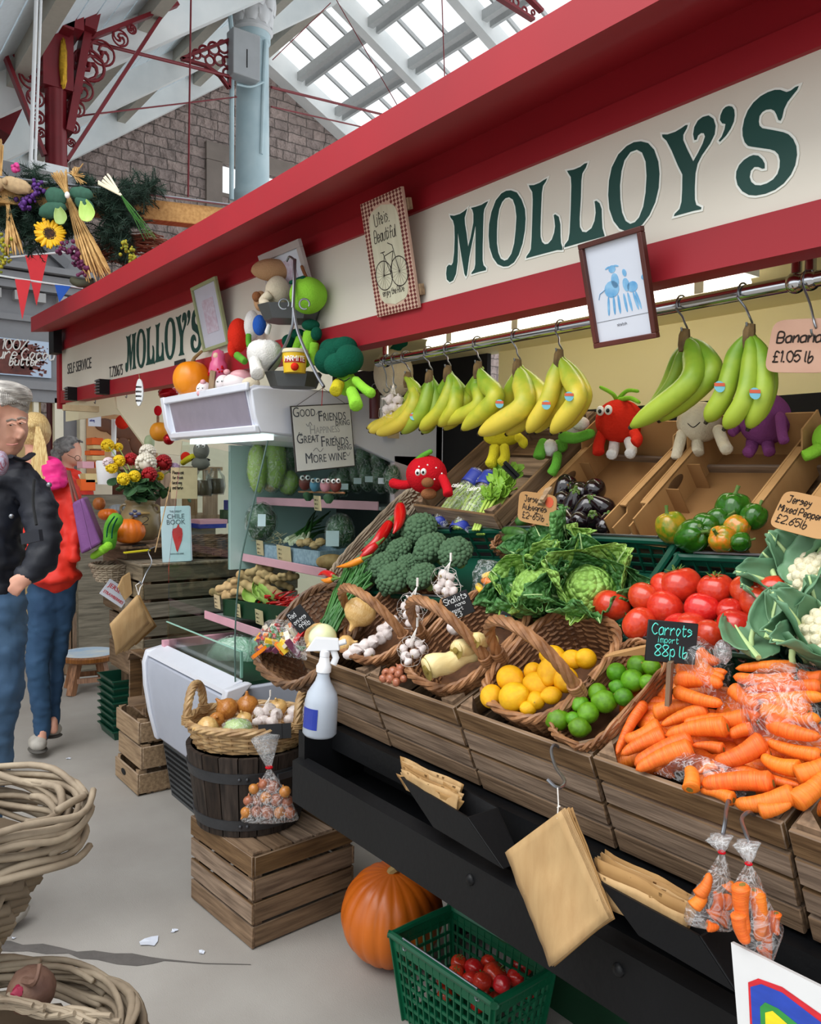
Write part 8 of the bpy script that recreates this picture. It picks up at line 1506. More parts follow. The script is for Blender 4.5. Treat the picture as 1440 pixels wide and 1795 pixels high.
def spray(label,pts,m,n,rad,s=.010,cat='flowers',name='flower_spray',group='flower sprays in the garland'):
    t=thing(name,label,cat,gp(*pts[0]),group=group);b=MB()
    for i in range(n): f_=R2.random()*(len(pts)-1);j=min(int(f_),len(pts)-2);f_ -= j;x=pts[j][0]*(1-f_)+pts[j+1][0]*f_;y=pts[j][1]*(1-f_)+pts[j+1][1]*f_;p=gp(x+R2.gauss(0,rad),y+R2.gauss(0,rad),-.15+R2.uniform(-.03,.03));b.ball(p,s*R2.uniform(.6,1.3),7,5,fn=lambda d: 1+.3*nz(d*3+p*20))
    b.build('blossoms',m,t,smooth='all');b=MB();b.tube(spline([gp(x,y,-.12) for x,y in pts],4),.003,5);b.build('stem',m_stalk,t);return t
spray('purple flower spray left of the green bow',[(72,325),(55,345),(40,365)],m_vio,60,6);spray('dark magenta flower spray below the sunflower',[(108,432),(125,440),(140,460),(145,478)],m_mag,60,6);spray('yellow-green spray hanging over the canopy edge',[(218,425),(225,445),(240,460),(256,470)],m_ylf,80,5,.008);spray('yellow spray at the left edge below the garland',[(4,420),(6,445),(3,470)],m_ylf,60,6,.008);spray('small pink flower at the top of the garland',[(24,290),(28,296)],m_pkf,10,3,.012)
for i,(x,y,rx,rz,L,lb) in enumerate(((165,380,-1.1,.4,.10,'pale green leaf right of the green bow'),(118,385,-1.3,2.2,.08,'dull green leaf behind the big wheat sheaf'))):
    b=MB();leaf(b,None,L,L*.38,.3,.1,frame_of(gp(x-8,y+8,-.2),(.603,.798,0.3),(-.2,.1,1)),i,.03,12,.001);tag(b.build('sunflower_leaf',m_let if i == 0 else m_stalk,org=gp(x,y,-.2),smooth='all'),lb,'leaf')
b=MB()
for i in range(120): a=R2.uniform(0,1);p=gp(185+85*a+R2.uniform(-10,10),448-25*a+R2.uniform(-16,14),.02+R2.uniform(-.05,.1));d=V((.6,.8,R2.uniform(-.3,.4)))*R2.uniform(.05,.13);b.tube([p-d,p+V((0,0,.015)),p+d],.0028,4)
tag(b.build('twig_basket',mat('red_twigs','#7a4632',.7,var=.3),org=gp(225,440)),'reddish twig basket behind the canopy edge under the garland','basket',kind='thing')
b=MB();b.tube(spline([gp(125,488,-.05),gp(132,494,-.06),gp(145,497,-.07),gp(165,494,-.07)],5),[.005,.012,.016,.018]+[.02]*12,8);tag(b.build('dried_gourd',mat('dark_gourd','#4a4a38',.7,var=.3),org=gp(140,495),smooth='all'),'dark curved gourd tip resting at the canopy corner','gourd')
# bunting
m_bred=mat('bunting_red','#e0323c',.6,var=.05);m_bblue=mat('bunting_blue','#1f5fc8',.6,var=.05)
def bstring(label,pts,T_): b=MB();b.tube(spline([at(x,y,t=T_) for x,y in pts],5),.006,6);return tag(b.build('bunting_tape',m_white,org=at(*pts[0],t=T_)),label,'bunting tape','white bunting tapes')
bstring('upper white bunting tape crossing behind the garland',[(-20,454),(60,447),(150,438)],5.0);bstring('lower white bunting tape sloping down to the canopy corner',[(-20,480),(60,493),(145,505)],4.8)
for lb,q,T_,m in (('tall red pennant on the upper bunting tape',((44,448),(84,446),(64,536)),4.98,m_bred),('red pennant on the lower bunting tape',((26,489),(54,492),(39,560)),4.78,m_bred),('blue pennant on the lower bunting tape by the canopy',((96,499),(124,502),(104,530)),4.78,m_bblue)):
    P=[at(x,y,t=T_) for x,y in q];b=MB();b.add(P+[p+V((-.0015,.001,0)) for p in P],[(0,1,2),(5,4,3),(0,3,4,1),(1,4,5,2),(2,5,3,0)]);tag(b.build('pennant',m,org=P[0],smooth=False),lb,'pennant','bunting pennants')
# ------------------------------------------------------------------ cast iron columns and ties
XI=-8.0
def ai(x,y,dx=0): return at(x,y,X=XI+dx)
def sb(b,p,q,wpx,dx=0,dpt=.08): P,Q=ai(*p,dx),ai(*q,dx);b.bar(P,Q,wpx*7.4/F,dpt,up=(1,0,0))
ct=ai(98,180);t=thing('iron_column','dark red cast iron column with scrolled brackets rising behind the garland','column',(XI,ct.y,0));b=MB(Matrix.Translation((XI,ct.y,0)))
b.lathe([(.14,0),(.14,.2),(.1,.3),(.095,ct.z+.6),(.12,ct.z+.62),(.12,ct.z+.7)],32,fn=lambda a,s: 1-.05*(1+math.cos(a*10)));b.build('fluted_shaft',m_redd,t,smooth='all')
b=MB();b.box((XI,ct.y,ct.z+.68),(.5,.36,.18));b.box((XI,ct.y+.02,ct.z+.85),(.36,.55,.2));b.box((XI,ct.y,ct.z+.35),(.2,.26,.5));sb(b,(118,235),(150,60),13,-.0,.2);sb(b,(150,62),(172,-30),22,0,.3);sb(b,(108,60),(118,-30),26,.1,.3);sb(b,(98,45),(100,-60),46,-.05,.3);sb(b,(150,60),(160,-60),18,.05,.3);sb(b,(60,60),(10,-30),12,-.05,.2);sb(b,(90,40),(50,-30),10,0,.2);sb(b,(85,50),(70,-30),24,-.1,.25);b.build('capital_ribs',m_redd,t)
b=MB();sb(b,(0,238),(52,130),26,-1.2,.3);sb(b,(-10,200),(40,90),16,-1.2,.3);b.build('lower_rib',m_redd,t)
for nm,bars,circ in (('right_bracket',(((117,282),(287,22),6),((153,69),(311,8),7)),((156,114,27,5),(143,156,20,3.5),(133,189,15,3),(128,222,11,3),(179,93,22,3.5),(211,67,14,3),(231,51,8,3),(125,250,7,2.5))),('left_bracket',(((78,273),(-5,62),6),((-5,5),(58,52),7)),((40,84,22,4),(55,136,19,3.5),(62,172,14,3),(66,205,11,3),(12,45,14,3),(71,232,8,2.5),(70,100,12,3)))):
    b=MB();[sb(b,p,q,w) for p,q,w in bars];br=b.build(nm,m_redd,t);b=MB()
    for (x,y,r,w) in circ:
        c=ai(x,y);kk=7.4/F;b.tube(arc(c,r*kk,0,6.283,20,(0,1,0),(0,0,1)),w*kk*.6,6,True)
        for a0 in (0.5,2.6,4.7): b.tube([c+V((0,math.cos(a0+j*.5),math.sin(a0+j*.5)))*r*kk*(.95-.16*j) for j in range(6)],[w*kk*.5,w*kk*.55,w*kk*.6,w*kk*.7,w*kk*.9,w*kk*.5],6)
        b.ball(c,r*kk*.22,8,6,fn=lambda d: 1+.4*nz(d*4))
    b.build('scrollwork',m_redd,br)
c=ai(111,112,.13);b=MB();b.ball((c.x,c.y,c.z),(.03,.035,.22),16,14,fn=lambda d: 1+.25*nz(d*9));b.build('gilt_ornament',mat('gold_leaf','#c79a2c',.4,metal=.7,var=.4,scale=40),t)
def tie(label,p,q,wpx,Xp,Xq=None,m=None,name='tie_rod',cat='tie rod',grp='iron tie rods under the roof'): P,Q=at(*p,X=Xp),at(*q,X=Xq if Xq else Xp);b=MB();b.tube([P,Q],wpx*depth(P)/F/2,8);return tag(b.build(name,m or m_redd,org=P),label,cat,grp)
tie('thick red tie rod running from the red column to the pale column',(155,72),(420,138),7,-8,-8.8);tie('thin red tie rod low between the red and pale columns',(140,203),(415,170),3,-8,-8.8);tie('red tie rod at the top left corner',(-5,18),(115,47),6,-7.9);tie('thin vertical red rod hanging between the columns',(335,-10),(330,345),3.5,-8);tie('red tie rod right of the pale column',(476,153),(672,201),5,-8.8,-9.6);tie('thin red rod right of the pale column',(476,187),(650,226),3,-8.8,-9.6);tie('thin dark rod hanging across the glazed roof',(775,-5),(780,140),2,-6)
for lb,p,q in (('thin dark wire across the glazed roof on the left',(590,0),(700,190)),('thin wire slanting down from the glazed roof',(580,5),(478,105))): tie(lb,p,q,1.6,-8.5,None,m_redd)
cp=at(443,200,X=-9.0);t=thing('pale_column','pale blue cast iron column with white leafy capital and grey box','column',(-9,cp.y,0));zc_=at(443,62,X=-9).z;b=MB(Matrix.Translation((-9,cp.y,0)));b.lathe([(.26,0),(.26,.4),(.215,.5),(.205,zc_-1.9),(.215,zc_-1.88),(.215,zc_-1.8),(.2,zc_-1.78),(.185,zc_-.1),(.205,zc_-.08),(.205,zc_)],32);b.build('shaft',m_bluecol,t,smooth=True)
b=MB(Matrix.Translation((-9,cp.y,zc_)));b.lathe([(.21,0),(.235,.03),(.21,.07),(.22,.2),(.26,.45),(.34,.62),(.36,.7),(.36,.9)],32);R3=random.Random(1)
for lay,(z,n_,L) in enumerate(((.08,9,.3),(.25,9,.32))):
    for i in range(n_): a=2*math.pi*(i+.5*lay)/n_;leaf(b,None,L,.085,.4,.35,rotz(a) @ Matrix.Translation((0,.21+.03*lay,z)) @ Matrix.Rotation(1.35,4,'X'),i,.12,8,.02)
for i in range(8): a=2*math.pi*i/8;b.tube(arc((.33*math.cos(a),.33*math.sin(a),.62),.06,0,5.5,12,(math.cos(a),math.sin(a),0),(0,0,1)),.018,6)
b.build('leafy_capital',m_capw,t);P=at(427,100,X=-8.7);b=MB();b.box((P.x,P.y,P.z),(.18,.33,.5));bevel(b.build('grey_box',mat('grey_metal_box','#a8abae',.45,var=.1,scale=6),t),.01,2);b=MB();b.box((P.x+.092,P.y,P.z-.05),(.004,.012,.2));b.build('box_slot',m_dark,t)
b=MB();b.tube([at(400,-5,X=-8.8),at(407,60,X=-8.8),at(406,350,X=-8.8)],.028,8);b.build('conduit',m_bluecol,t);b=MB();b.tube(spline([at(466,70,X=-8.8),at(462,150,X=-8.8),at(458,270,X=-8.8)],4),.022,8);b.build('side_pipe',m_bluecol,t)
b=MB();b.tube(spline([at(415,148,X=-8.7),at(440,152,X=-8.7),at(462,144,X=-8.75)],4),.012,6);b.build('cable_loop',m_bluecol,t)
b=MB();kk=9.4/F
for (x,y,r) in ((345,95,7),(358,90,9),(375,85,10),(392,82,10),(368,106,8),(385,105,9),(398,108,8),(398,128,7),(335,100,5)): b.tube(arc(at(x,y,X=-8.75),r*kk,0,6.283,14,(0,1,0),(0,0,1)),.014,5,True)
for p,q in (((318,103),(402,70)),((318,103),(360,115)),((360,115),(385,132)),((385,132),(402,155)),((402,70),(402,155))): b.bar(at(*p,X=-8.75),at(*q,X=-8.75),.03,.05,up=(1,0,0))
b.build('scrolled_bracket',m_redd,t)
for p0,p1,lb in (((64,-5),(53,310),'pale conduit pipe running down in front of the red column'),): P,Q=at(*p0,X=-6.2),at(*p1,X=-6.2);b=MB();b.tube([P,Q],.014,8);b.tube([P+V((0,.03,0)),Q+V((0,.03,0))],.009,8);tag(b.build('conduit_pipe',m_white,org=Q),lb,'pipe')
P=at(82,300,X=-7.4);b=MB();b.box((P.x,P.y,P.z),(.2,.3,.07));b.box((P.x,P.y,P.z-.03),(.24,.34,.02));tag(b.build('white_junction_box',m_white,org=P),'white flat box at the foot of the red column','junction box')
b=MB();P,Q=at(640,-30,X=-6),at(930,40,X=-6)
for p,q,w in (((868,-8),(935,35),6),((922,-8),(950,20),7)): b.bar(at(*p,X=-6),at(*q,X=-6),w*6.5/F,.06,up=(1,0,0))
for (x,y,r) in ((905,4,8),(920,18,7),(935,22,5),(890,-2,8)): b.tube(arc(at(x,y,X=-6),r*6.5/F,0,6.283,12,(0,1,0),(0,0,1)),.011,5,True)
tag(b.build('roof_bracket',m_redd,org=at(920,5,X=-6)),'red scrolled bracket above the canopy at the top centre of the roof','bracket')
# ------------------------------------------------------------------ crates, flowers and oddments between cabinet and far end
pale=(m_woodl,m_woodl,m_woodlz)
m_woodw=wood('weathered_crate_wood','#7d7462','#565042',1,5);m_woodwx=wood('weathered_crate_end','#8a7a60','#5d5240',0,5)
for i,(z,dx,lb) in enumerate(((0,0,'pale low wooden crate with hand hole at the bottom of the stack by the cabinet'),(.115,.012,'pale low wooden crate in the middle of the stack by the cabinet'),(.225,.004,'pale low wooden crate at the top of the stack by the cabinet'))):
    c=crate('low_crate',lb,.30,.34,.105,Matrix.Translation((-3.64+dx,1.18+dx,z)),n=1,m=pale,seed=30+i,group='low crates stacked by the cabinet')
    if i == 0: b=MB();b.ball((-.03,-.002,.06),(.03,.003,.014),16,8);b.build('hand_hole',m_dark,c,V((0,0,0)))
# tall crate standing on end above them
crate('upright_crate','wooden crate standing on end on top of the low crates',.22,.26,.26,Matrix.Translation((-3.62,1.48,.335)) @ rotz(0) @ Matrix.Rotation(math.pi/2,4,'X') @ Matrix.Identity(4),n=4,m=(m_woodz,m_woodz,m_woodz),seed=35,group='crates behind the cabinet')
crate('display_crate','large weathered wooden crate seen through the cabinet end glass under the chile book',.34,.82,.43,Matrix.Translation((-3.94,1.30,.545)),n=5,m=(m_woodwx,m_woodw,m_woodz),seed=36,group='crates behind the cabinet')
b=MB();b.box((-3.94,1.71,.972),(.36,.84,.012));tag(bevel(b.build('shelf_board',m_woodwx),.003,1),'weathered board lying on the large crate under the chile book','board')
b=MB();b.box((-3.94,1.75,.27),(.3,.6,.54));tag(b.build('crate_support',m_woodw,org=(-3.94,1.75,0)),'shadowed wooden support under the large weathered crate','support')
crate('display_crate','wooden crate on its side holding the pumpkin and flower jar',.36,.40,.34,Matrix.Translation((-4.22,1.31,.70)),n=3,m=(m_woodx := m_wood,m_woody,m_woodz),seed=37,group='crates behind the cabinet');b=MB();b.box((-4.16,1.47,1.045),(.46,.44,.014));tag(b.build('shelf_board',m_wood,org=(-4.16,1.47,1.04)),'wooden board under the pumpkin and the flower jar','board')
crate('display_crate','wooden crate below the strawberry sign',.36,.36,.3,Matrix.Translation((-4.25,1.35,.38)),n=2,m=(m_wood,m_woody,m_woodz),seed=38,group='crates behind the cabinet');b=MB();b.box((-4.25,1.56,.185),(.34,.3,.37));tag(b.build('crate_support',m_woodz,org=(-4.25,1.56,0)),'dark wooden support below the strawberry sign crate','support')
# slatted back crate with dark wicker hamper
cA,cB=at(106,1110,X=-5.9),at(184,1110,X=-5.9);zT=at(146,1072,X=-5.9).z;zH=at(166,972,X=-5.9).z;hc=at(166,1020,X=-5.9)
crate('display_crate','wooden crate with upright slats under the dark wicker hamper',zT-.01,.3,cB.y-cA.y,Matrix.Translation((-5.9,(cA.y+cB.y)/2,zT/2)) @ rotz(math.pi/2) @ Matrix.Rotation(math.pi/2,4,'Y') @ Matrix.Translation((0,0,-(cB.y-cA.y)/2)),n=4,m=(m_wood,m_wood,m_woodz),seed=39,group='crates behind the cabinet')
m_wickx=mat('brown_black_wicker','#5a3d2c',.5,col2='#30201a',scale=30)
basket('wicker_hamper','tall dark wicker hamper on the upright crate behind the woman',.15,.12,zH-zT,Matrix.Translation((-6.05,hc.y,zT+.005)),base=.95,rows=22,m=m_wickx,p=3,r=.009,rim=.015,stakes=24)
basket('rustic_basket','small rough grey wicker basket above the strawberry sign',.10,.10,.08,Matrix.Translation(at(197,1018,X=-4.1)),base=.7,rows=7,m=m_willow,p=2.2,r=.005,rim=.010,stakes=22)
M,w,h=frame_of(at(203,1040,X=-4.02),at(217,1048,X=-4.02)-at(190,1030,X=-4.02),(0,0,1)),.13,.085;t=thing('strawberry_sign','white card with red print about Jersey strawberries below the rough basket','sign',M.to_translation());b=MB(M);b.box((0,0,0),(w,h,.004));b.build('card',m_paper,t);b=MB(M);b.text('JERSEY',.030,Matrix.Translation((-.01,.008,.003)),.0006);b.text('STRAWBERRIES',.021,Matrix.Translation((0,-.028,.003)),.0006,.8);b.build('red_print',m_pl['strawberry'],t)
# stool
c=at(149,1158,X=-5.35);c=V((-5.42,1.52,0));t=thing('stool','low round wooden stool with a painted blue top on the floor','stool',c);b=MB(Matrix.Translation(c));b.lathe([(0,.20),(.17,.20),(.185,.212),(.185,.235),(.175,.245),(0,.245)],32);m_st=wood('stool_wood','#9a6434','#6d4220',2,6,.4,.1);b.build('seat',m_st,t);b=MB(Matrix.Translation(c));b.lathe([(.172,.2455),(0,.2465)],32);b.build('painted_top',mat('painted_seascape','#8fb8de',.4,col2='#d9dcd8',scale=7),t)
for a in (.6,2.2,3.75,5.3): b=MB();d=V((math.cos(a),math.sin(a),0));b.bar(c+d*.16,c+d*.10+V((0,0,.2)),.045,.04,up=(d.y,-d.x,0));b.build('leg',m_st,t)
b=MB();q=[c+V((math.cos(a),math.sin(a),0))*.135+V((0,0,.085)) for a in (.6,2.2,3.75,5.3)];[b.bar(q[i],q[(i+1) % 4],.02,.03) for i in range(4)];b.build('stretcher',m_st,t)
# nested green trays
for i in range(8):
    z=.0+.038*i;b=MB();x,y=-4.42,1.50;w2,d2=.11,.16
    b.add([(x-w2,y-d2,z),(x+w2,y-d2,z),(x+w2,y+d2,z),(x-w2,y+d2,z),(x-w2*1.12,y-d2*1.08,z+.05),(x+w2*1.12,y-d2*1.08,z+.05),(x+w2*1.12,y+d2*1.08,z+.05),(x-w2*1.12,y+d2*1.08,z+.05),(x-w2*1.2,y-d2*1.12,z+.05),(x+w2*1.2,y-d2*1.12,z+.05),(x+w2*1.2,y+d2*1.12,z+.05),(x-w2*1.2,y+d2*1.12,z+.05),(x-w2*1.2,y-d2*1.12,z+.043),(x+w2*1.2,y-d2*1.12,z+.043),(x+w2*1.2,y+d2*1.12,z+.043),(x-w2*1.2,y+d2*1.12,z+.043)],
          [(3,2,1,0),(0,1,5,4),(1,2,6,5),(2,3,7,6),(3,0,4,7),(4,5,9,8),(5,6,10,9),(6,7,11,10),(7,4,8,11),(8,9,13,12),(9,10,14,13),(10,11,15,14),(11,8,12,15)]);tag(b.build('plastic_tray',m_gpl,org=(x,y,z),smooth=False),'topmost dark green tray of the nested stack on the floor' if i == 7 else 'dark green plastic tray in the nested stack on the floor','tray','nested green trays on the floor')
# hanging small paper bags
t=thing('paper_bag_pad','fat pad of small brown paper bags hanging corner down by the weathered crate','paper bags',at(245,1045,X=-3.5),group='hanging brown paper bags')
for k in range(9):
    X_=-3.50-.012*k;f_=k/8;P=[at(x,y,X=X_) for x,y in ((240+f_*4,1043),(192+f_*26,1094-f_*6),(204+f_*34,1150-f_*18),(262+f_*14,1092+f_*6))];b=MB();b.grid(lambda s,v: (P[0]*(1-s)+P[3]*s)*(1-v)+(P[1]*(1-s)+P[2]*s)*v+V((.01*math.sin(s*4+k)+.006*nz((s*4,v*4,k)),0,0)),8,8,None,.0008);b.build('paper_bag',m_pap if k < 5 else m_papd,t,smooth='all')
b=MB();A=at(243,1043,X=-3.5);b.tube([A,at(246,1030,X=-3.5),at(250,1024,X=-3.5)],.0025,5);b.tube([A,at(238,1026,X=-3.5),at(247,1020,X=-3.5)],.002,5);b.build('string',m_net,t)
b=MB();b.tube(spline([at(272,958,X=-3.7),at(260,966,X=-3.6),at(266,985,X=-3.56),at(256,1005,X=-3.52),at(248,1024,X=-3.5),at(244,1018,X=-3.5)],5),.0024,6);tag(b.build('hook',m_wire,org=at(260,966,X=-3.6)),'twisted wire hook on the weathered crate holding small paper bags','hook')
b=MB();P=[at(x,y,X=-3.9) for x,y in ((216,1012),(228,1004),(232,1040),(220,1052),(208,1030))];b.add(P+[p-V((.02,0,0)) for p in P],[tuple(range(5)),tuple(range(9,4,-1))]+[(i,5+i,5+(i+1) % 5,(i+1) % 5) for i in range(5)]);tag(b.build('paper_bag',m_pap,org=P[0],smooth=False),'single brown paper bag hanging behind the fat pad','paper bags','hanging brown paper bags')
# jar of chrysanthemums
p=at(246,946,X=-4.05);k=depth(p)/F;m_stone2=mat('stoneware_glaze','#9a8862',.3,col2='#6f6044',scale=5);t=thing('stoneware_jar','brown stoneware jar of chrysanthemums on the crate behind the pumpkin','jar',p);b=MB(Matrix.Translation(p));b.lathe([(24*k,0),(31*k,12*k),(34*k,30*k),(32*k,46*k),(24*k,58*k),(22*k,62*k),(26*k,66*k),(25*k,70*k),(20*k,69*k),(18*k,50*k),(0,45*k)],32);b.build('body',m_stone2,t,smooth='all')
for s in (-1,1): b=MB();c=p+V((.603,.798,0))*s*27*k+V((0,0,54*k));b.tube(arc(c,7*k,-1.5,4.2,10,(.603*s,.798*s,0),(0,0,1)),2.5*k,6);b.build('lug_handle',m_stone2,t)
b=MB();c=p+(EYE-p).normalized()*0;Mq=frame_of(at(250,908,X=-4.05+.12),(.6,.8,0),(0,0,1));hand(b,'2',Mq @ Matrix.Translation((.0,-.03,.004)),.04,.002);b.build('incised_number',m_ink,t);b=MB(Mq);
for a in range(4): b.ball((-.035+.018*math.cos(a*1.6),.02+.012*math.sin(a*1.6),.003),(.012,.008,.004),10,6)
b.build('blue_flower_motif',mat('cobalt_glaze','#3f4668',.3),t)
m_mum={k_: mat('mum_'+k_,c,.6,col2=c2,scale=30) for k_,c,c2 in (('white','#e9e4d6','#cfc8b4'),('yellow','#f0d01c','#d9b010'),('red','#b0121c','#7d0a12'),('pinkwhite','#e4d4d6','#cdb4bc'),('lilac','#bfa8c4','#9c86a6'))}
def mum(label,x,y,r,col,X=-4.02):
    c=at(x,y,X=X);k=depth(c)/F;t=thing('chrysanthemum',label,'flower',c,group='chrysanthemums in the jar');b=MB();n=90
    b.ball(c,(r*k*.7,)*3,12,8)
    for i in range(n):
        z=1-1.5*(i+.5)/n;a=i*2.39996;q=math.sqrt(max(0,1-z*z));d=Matrix.Rotation(-.9,3,V((.6,.8,0))) @ V((q*math.cos(a),q*math.sin(a),z));b.ball(c+d*r*k*.82,(r*k*.19,r*k*.19,r*k*.19),6,4)
    b.build('petals',m_mum[col],t,smooth='all');b=MB();b.tube(spline([c,c.lerp(p+V((0,0,.27)),.5)-V((0,0,.01)),p+V((0,0,.2))],4),.003,5);b.build('stem',m_stalk,t)
for a in (('red chrysanthemum at the upper left of the jar',230,805,12,'red'),('largest white chrysanthemum in the middle of the jar',256,812,19,'white',-3.98),('white chrysanthemum topmost above the largest one',259,793,15,'white',-4.06),('red chrysanthemum at the right of the jar',287,811,15,'red'),('dark red chrysanthemum lowest in the jar front',262,832,14,'red',-3.95),('yellow chrysanthemum highest on the left',209,808,11,'yellow'),('yellow chrysanthemum at the far left beside the pinkish one',196,820,11,'yellow'),('yellow chrysanthemum at the lower left of the jar',217,840,12,'yellow',-3.96),('yellow chrysanthemum next to the dark red one',236,835,11,'yellow',-3.96),('pinkish white chrysanthemum at the far left of the jar',190,811,10,'pinkwhite'),('lilac chrysanthemum drooping at the right of the jar',306,822,11,'lilac'),('small yellow blossom half hidden at the right of the jar',280,835,8,'yellow')): mum(*a)
b=MB()
for i in range(90): c=at(253+R2.gauss(0,22),856+R2.gauss(0,11),X=-4.02+R2.uniform(-.08,.08));leaf(b,None,.06,.022,.3,.1,TRS(c,(R2.uniform(-1,1),R2.uniform(-1,1),R2.uniform(0,6))),i,.05,5)
b.build('foliage',mat('mum_leaf','#3d6638',.6,col2='#24462a',scale=20),t,smooth='all')
mum('yellow chrysanthemum in the second bunch behind the jar',189,781,12,'yellow',-4.6);mum('pale yellow chrysanthemum in the second bunch behind the jar',208,784,8,'yellow',-4.6);b=MB();c=at(188,830,X=-4.62);b.lathe([(.05,-.06),(.06,.06),(.055,.07)],20,Matrix.Translation(c));tag(b.build('white_vase',m_white,org=c),'plain white vase behind the jar of chrysanthemums','vase')
# pumpkins and squashes
p2=at(226,931,X=-3.98);r=28.5*depth(p2)/F;pumpkin('round orange pumpkin with curved stalk in front of the stoneware jar',p2,r,r*.82,m_pump,12,[(.01,.02,r*.95),(.03,.06,r*1.12),(.03,.09,r*1.1)],.05,sm=m_stem);p2=at(190,902,X=-4.5);r=14*depth(p2)/F;pumpkin('small orange pumpkin behind the striped green toy',p2,r*1.25,r*.8,m_pump,10,None,.06)
p2=at(206,895,X=-4.6);r=12*depth(p2)/F;pumpkin('grey-blue squash beside the small orange pumpkin',p2,r*1.3,r,mat('grey_squash','#7f888e',.5,var=.1),10,None,.06);p2=at(174,883,X=-4.6);r=11*depth(p2)/F;pumpkin('brown gourd near the arm of the bending person',p2,r,r*1.1,mat('brown_gourd','#a8622a',.45,var=.2),8,None,.05)
p2=at(281,757,X=-4.35);r=18*depth(p2)/F;pumpkin('golden round pumpkin on the crates beside the cabinet header',p2,r,r*1.0,mat('golden_pumpkin','#d98e1e',.4,var=.12),8,None,.03);p2=at(262,776,X=-4.5);r=9*depth(p2)/F;pumpkin('pale green gourd left of the golden pumpkin',p2,r,r*1.6,mat('pale_gourd','#9fb08a',.5,var=.15),6,None,.04)
b=MB();b.ball(at(296,770,X=-4.25),(.03,.03,.03),12,8);tag(b.build('red_ornament',MATS['red_foil'],org=at(296,770,X=-4.25)),'small shiny red ornament beside the golden pumpkin','ornament')
b=MB();P=at(300,812,X=-4.35);b.box((-4.5,P.y+.05,1.16),(.3,.5,.02));b.box((-4.5,P.y+.05,1.43),(.3,.5,.02))
for dy in (-.18,-.06,.06,.18): b.box((-4.36,P.y+.05+dy,1.29),(.014,.085,.27))
tag(b.build('pallet_shelf',m_woodlz,org=(-4.5,P.y,1.16)),'slatted wooden shelf under the golden pumpkin','shelf');b=MB();b.box((-4.55,P.y+.05,.57),(.3,.46,1.14));tag(b.build('shelf_stand',m_woodw,org=(-4.55,P.y,0)),'dark stand carrying the slatted shelf behind the jar','stand')
toy('plush_marrow','bright green striped marrow soft toy dangling beside the pumpkin',1.20,[('body',m_pl['green'],[('t',[(205,908,0),(195,925,0),(193,945,0),(190,958,0)],(13,12))]),('arm',m_pl['lime'],[('t',[(192,955,-.02),(178,966,-.03),(162,976,-.04)],(8,6))]),('foot',m_pl['lime'],[('b',182,962,9,8,-.03)]),('stripe',m_pl['dgreen'],[('t',[(201,905,-.05),(190,922,-.05),(187,942,-.05)],1.3),('t',[(206,908,-.05),(198,925,-.05),(196,944,-.05)],1.3)])])
toy('bee_ornament','grey and black striped bee ornament standing behind the glass',1.66,[('body',mat('bee_grey','#6c6a62',.7,var=.2),[('b',353,790,14,16,0),('b',352,812,16,12,0)]),('stripe',m_pup,[('b',352,806,17,4,0),('b',352,815,16.5,3,0)]),('arm',m_pl['yellow'],[('t',[(340,800,-.02),(328,806,-.03),(320,812,-.03)],(6,5))]),('squash',m_pl['red'],[('b',326,802,9,10,-.02)])]+eyes(352,782,5,3,-.05),'ornament','ornaments behind the glass')
for (x,y,r,lb) in ((355,848,20,'large glass jar on the shelf behind the glass'),(378,845,18,'second glass jar with amber contents behind the glass')): c=at(x,y,X=-4.1);k=depth(c)/F;t=thing('glass_jar',lb,'jar',c,group='glass jars behind the glass');b=MB(Matrix.Translation(c));b.lathe([(0,-22*k),(r*k*.8,-22*k),(r*k,-8*k),(r*k*.9,10*k),(r*k*.5,18*k),(r*k*.5,24*k)],24);b.build('jar',m_glass,t,smooth='all');b=MB(Matrix.Translation(c));b.lathe([(0,-21*k),(r*k*.75,-20*k),(r*k*.9,-8*k),(r*k*.8,6*k),(0,7*k)],24);b.build('contents',mat('amber_contents','#6d5a44',.4,var=.4,scale=12),t)
M=frame_of(at(323,847,X=-3.85),(.35,.93,0),(0,0,1));t=thing('hand_written_notice','brown handwritten card notice leaning behind the chile book','notice',M.to_translation());k=3.9/F;b=MB(M);b.box((0,0,0),(46*k,56*k,.003));b.build('card',m_lab,t);b=MB(M);[hand(b,s_,Matrix.Translation((-20*k,(16-9*i)*k,.002)),5.5*k,.0012,4,sx=.55,seed=i) for i,s_ in enumerate(('Please ask','for fresh','local veg','and herbs'))];b.build('handwriting',m_ink,t)
M=frame_of(at(309,936,X=-3.78),(.30,.95,.03),(-.05,.03,1));k=depth(M.to_translation())/F;t=thing('chile_book','pale blue book with a red chile on the cover standing on the weathered crate','book',M.to_translation());b=MB(M);b.box((0,0,-.012),(44*k*1.12,98*k,.024));bevel(b.build('cover',mat('pale_blue_cover','#b9d3da',.4,var=.03),t),.002,1);b=MB(M);b.box((23.5*k,0,-.012),(5*k,95*k,.02));b.build('pages',m_paper,t)
b=MB(M);b.text('THE GREAT',.013,Matrix.Translation((0,38*k,.0012)),.0005,.8);b.text('CHILE',.032,Matrix.Translation((0,27*k,.0012)),.0005,.95);b.text('BOOK',.032,Matrix.Translation((0,17*k,.0012)),.0005,.95);b.build('title',mat('grey_blue_type','#5a6a70',.5),t,smooth=False);b=MB(M);b.text('WITH RECIPES',.010,Matrix.Translation((0,-36*k,.0012)),.0005);b.build('subtitle',MATS['grey_blue_type'],t,smooth=False)
b=MB(M);b.prism([(x_*k,y_*k) for x_,y_ in ((5,17),(6,12),(10,9),(11,0),(9,-12),(5,-22),(1,-32),(-1,-28),(-3,-18),(-6,-6),(-7,4),(-5,9),(1,11),(3,16))],0,.0022)
b.build('chile_picture',m_chil,t,smooth=False)
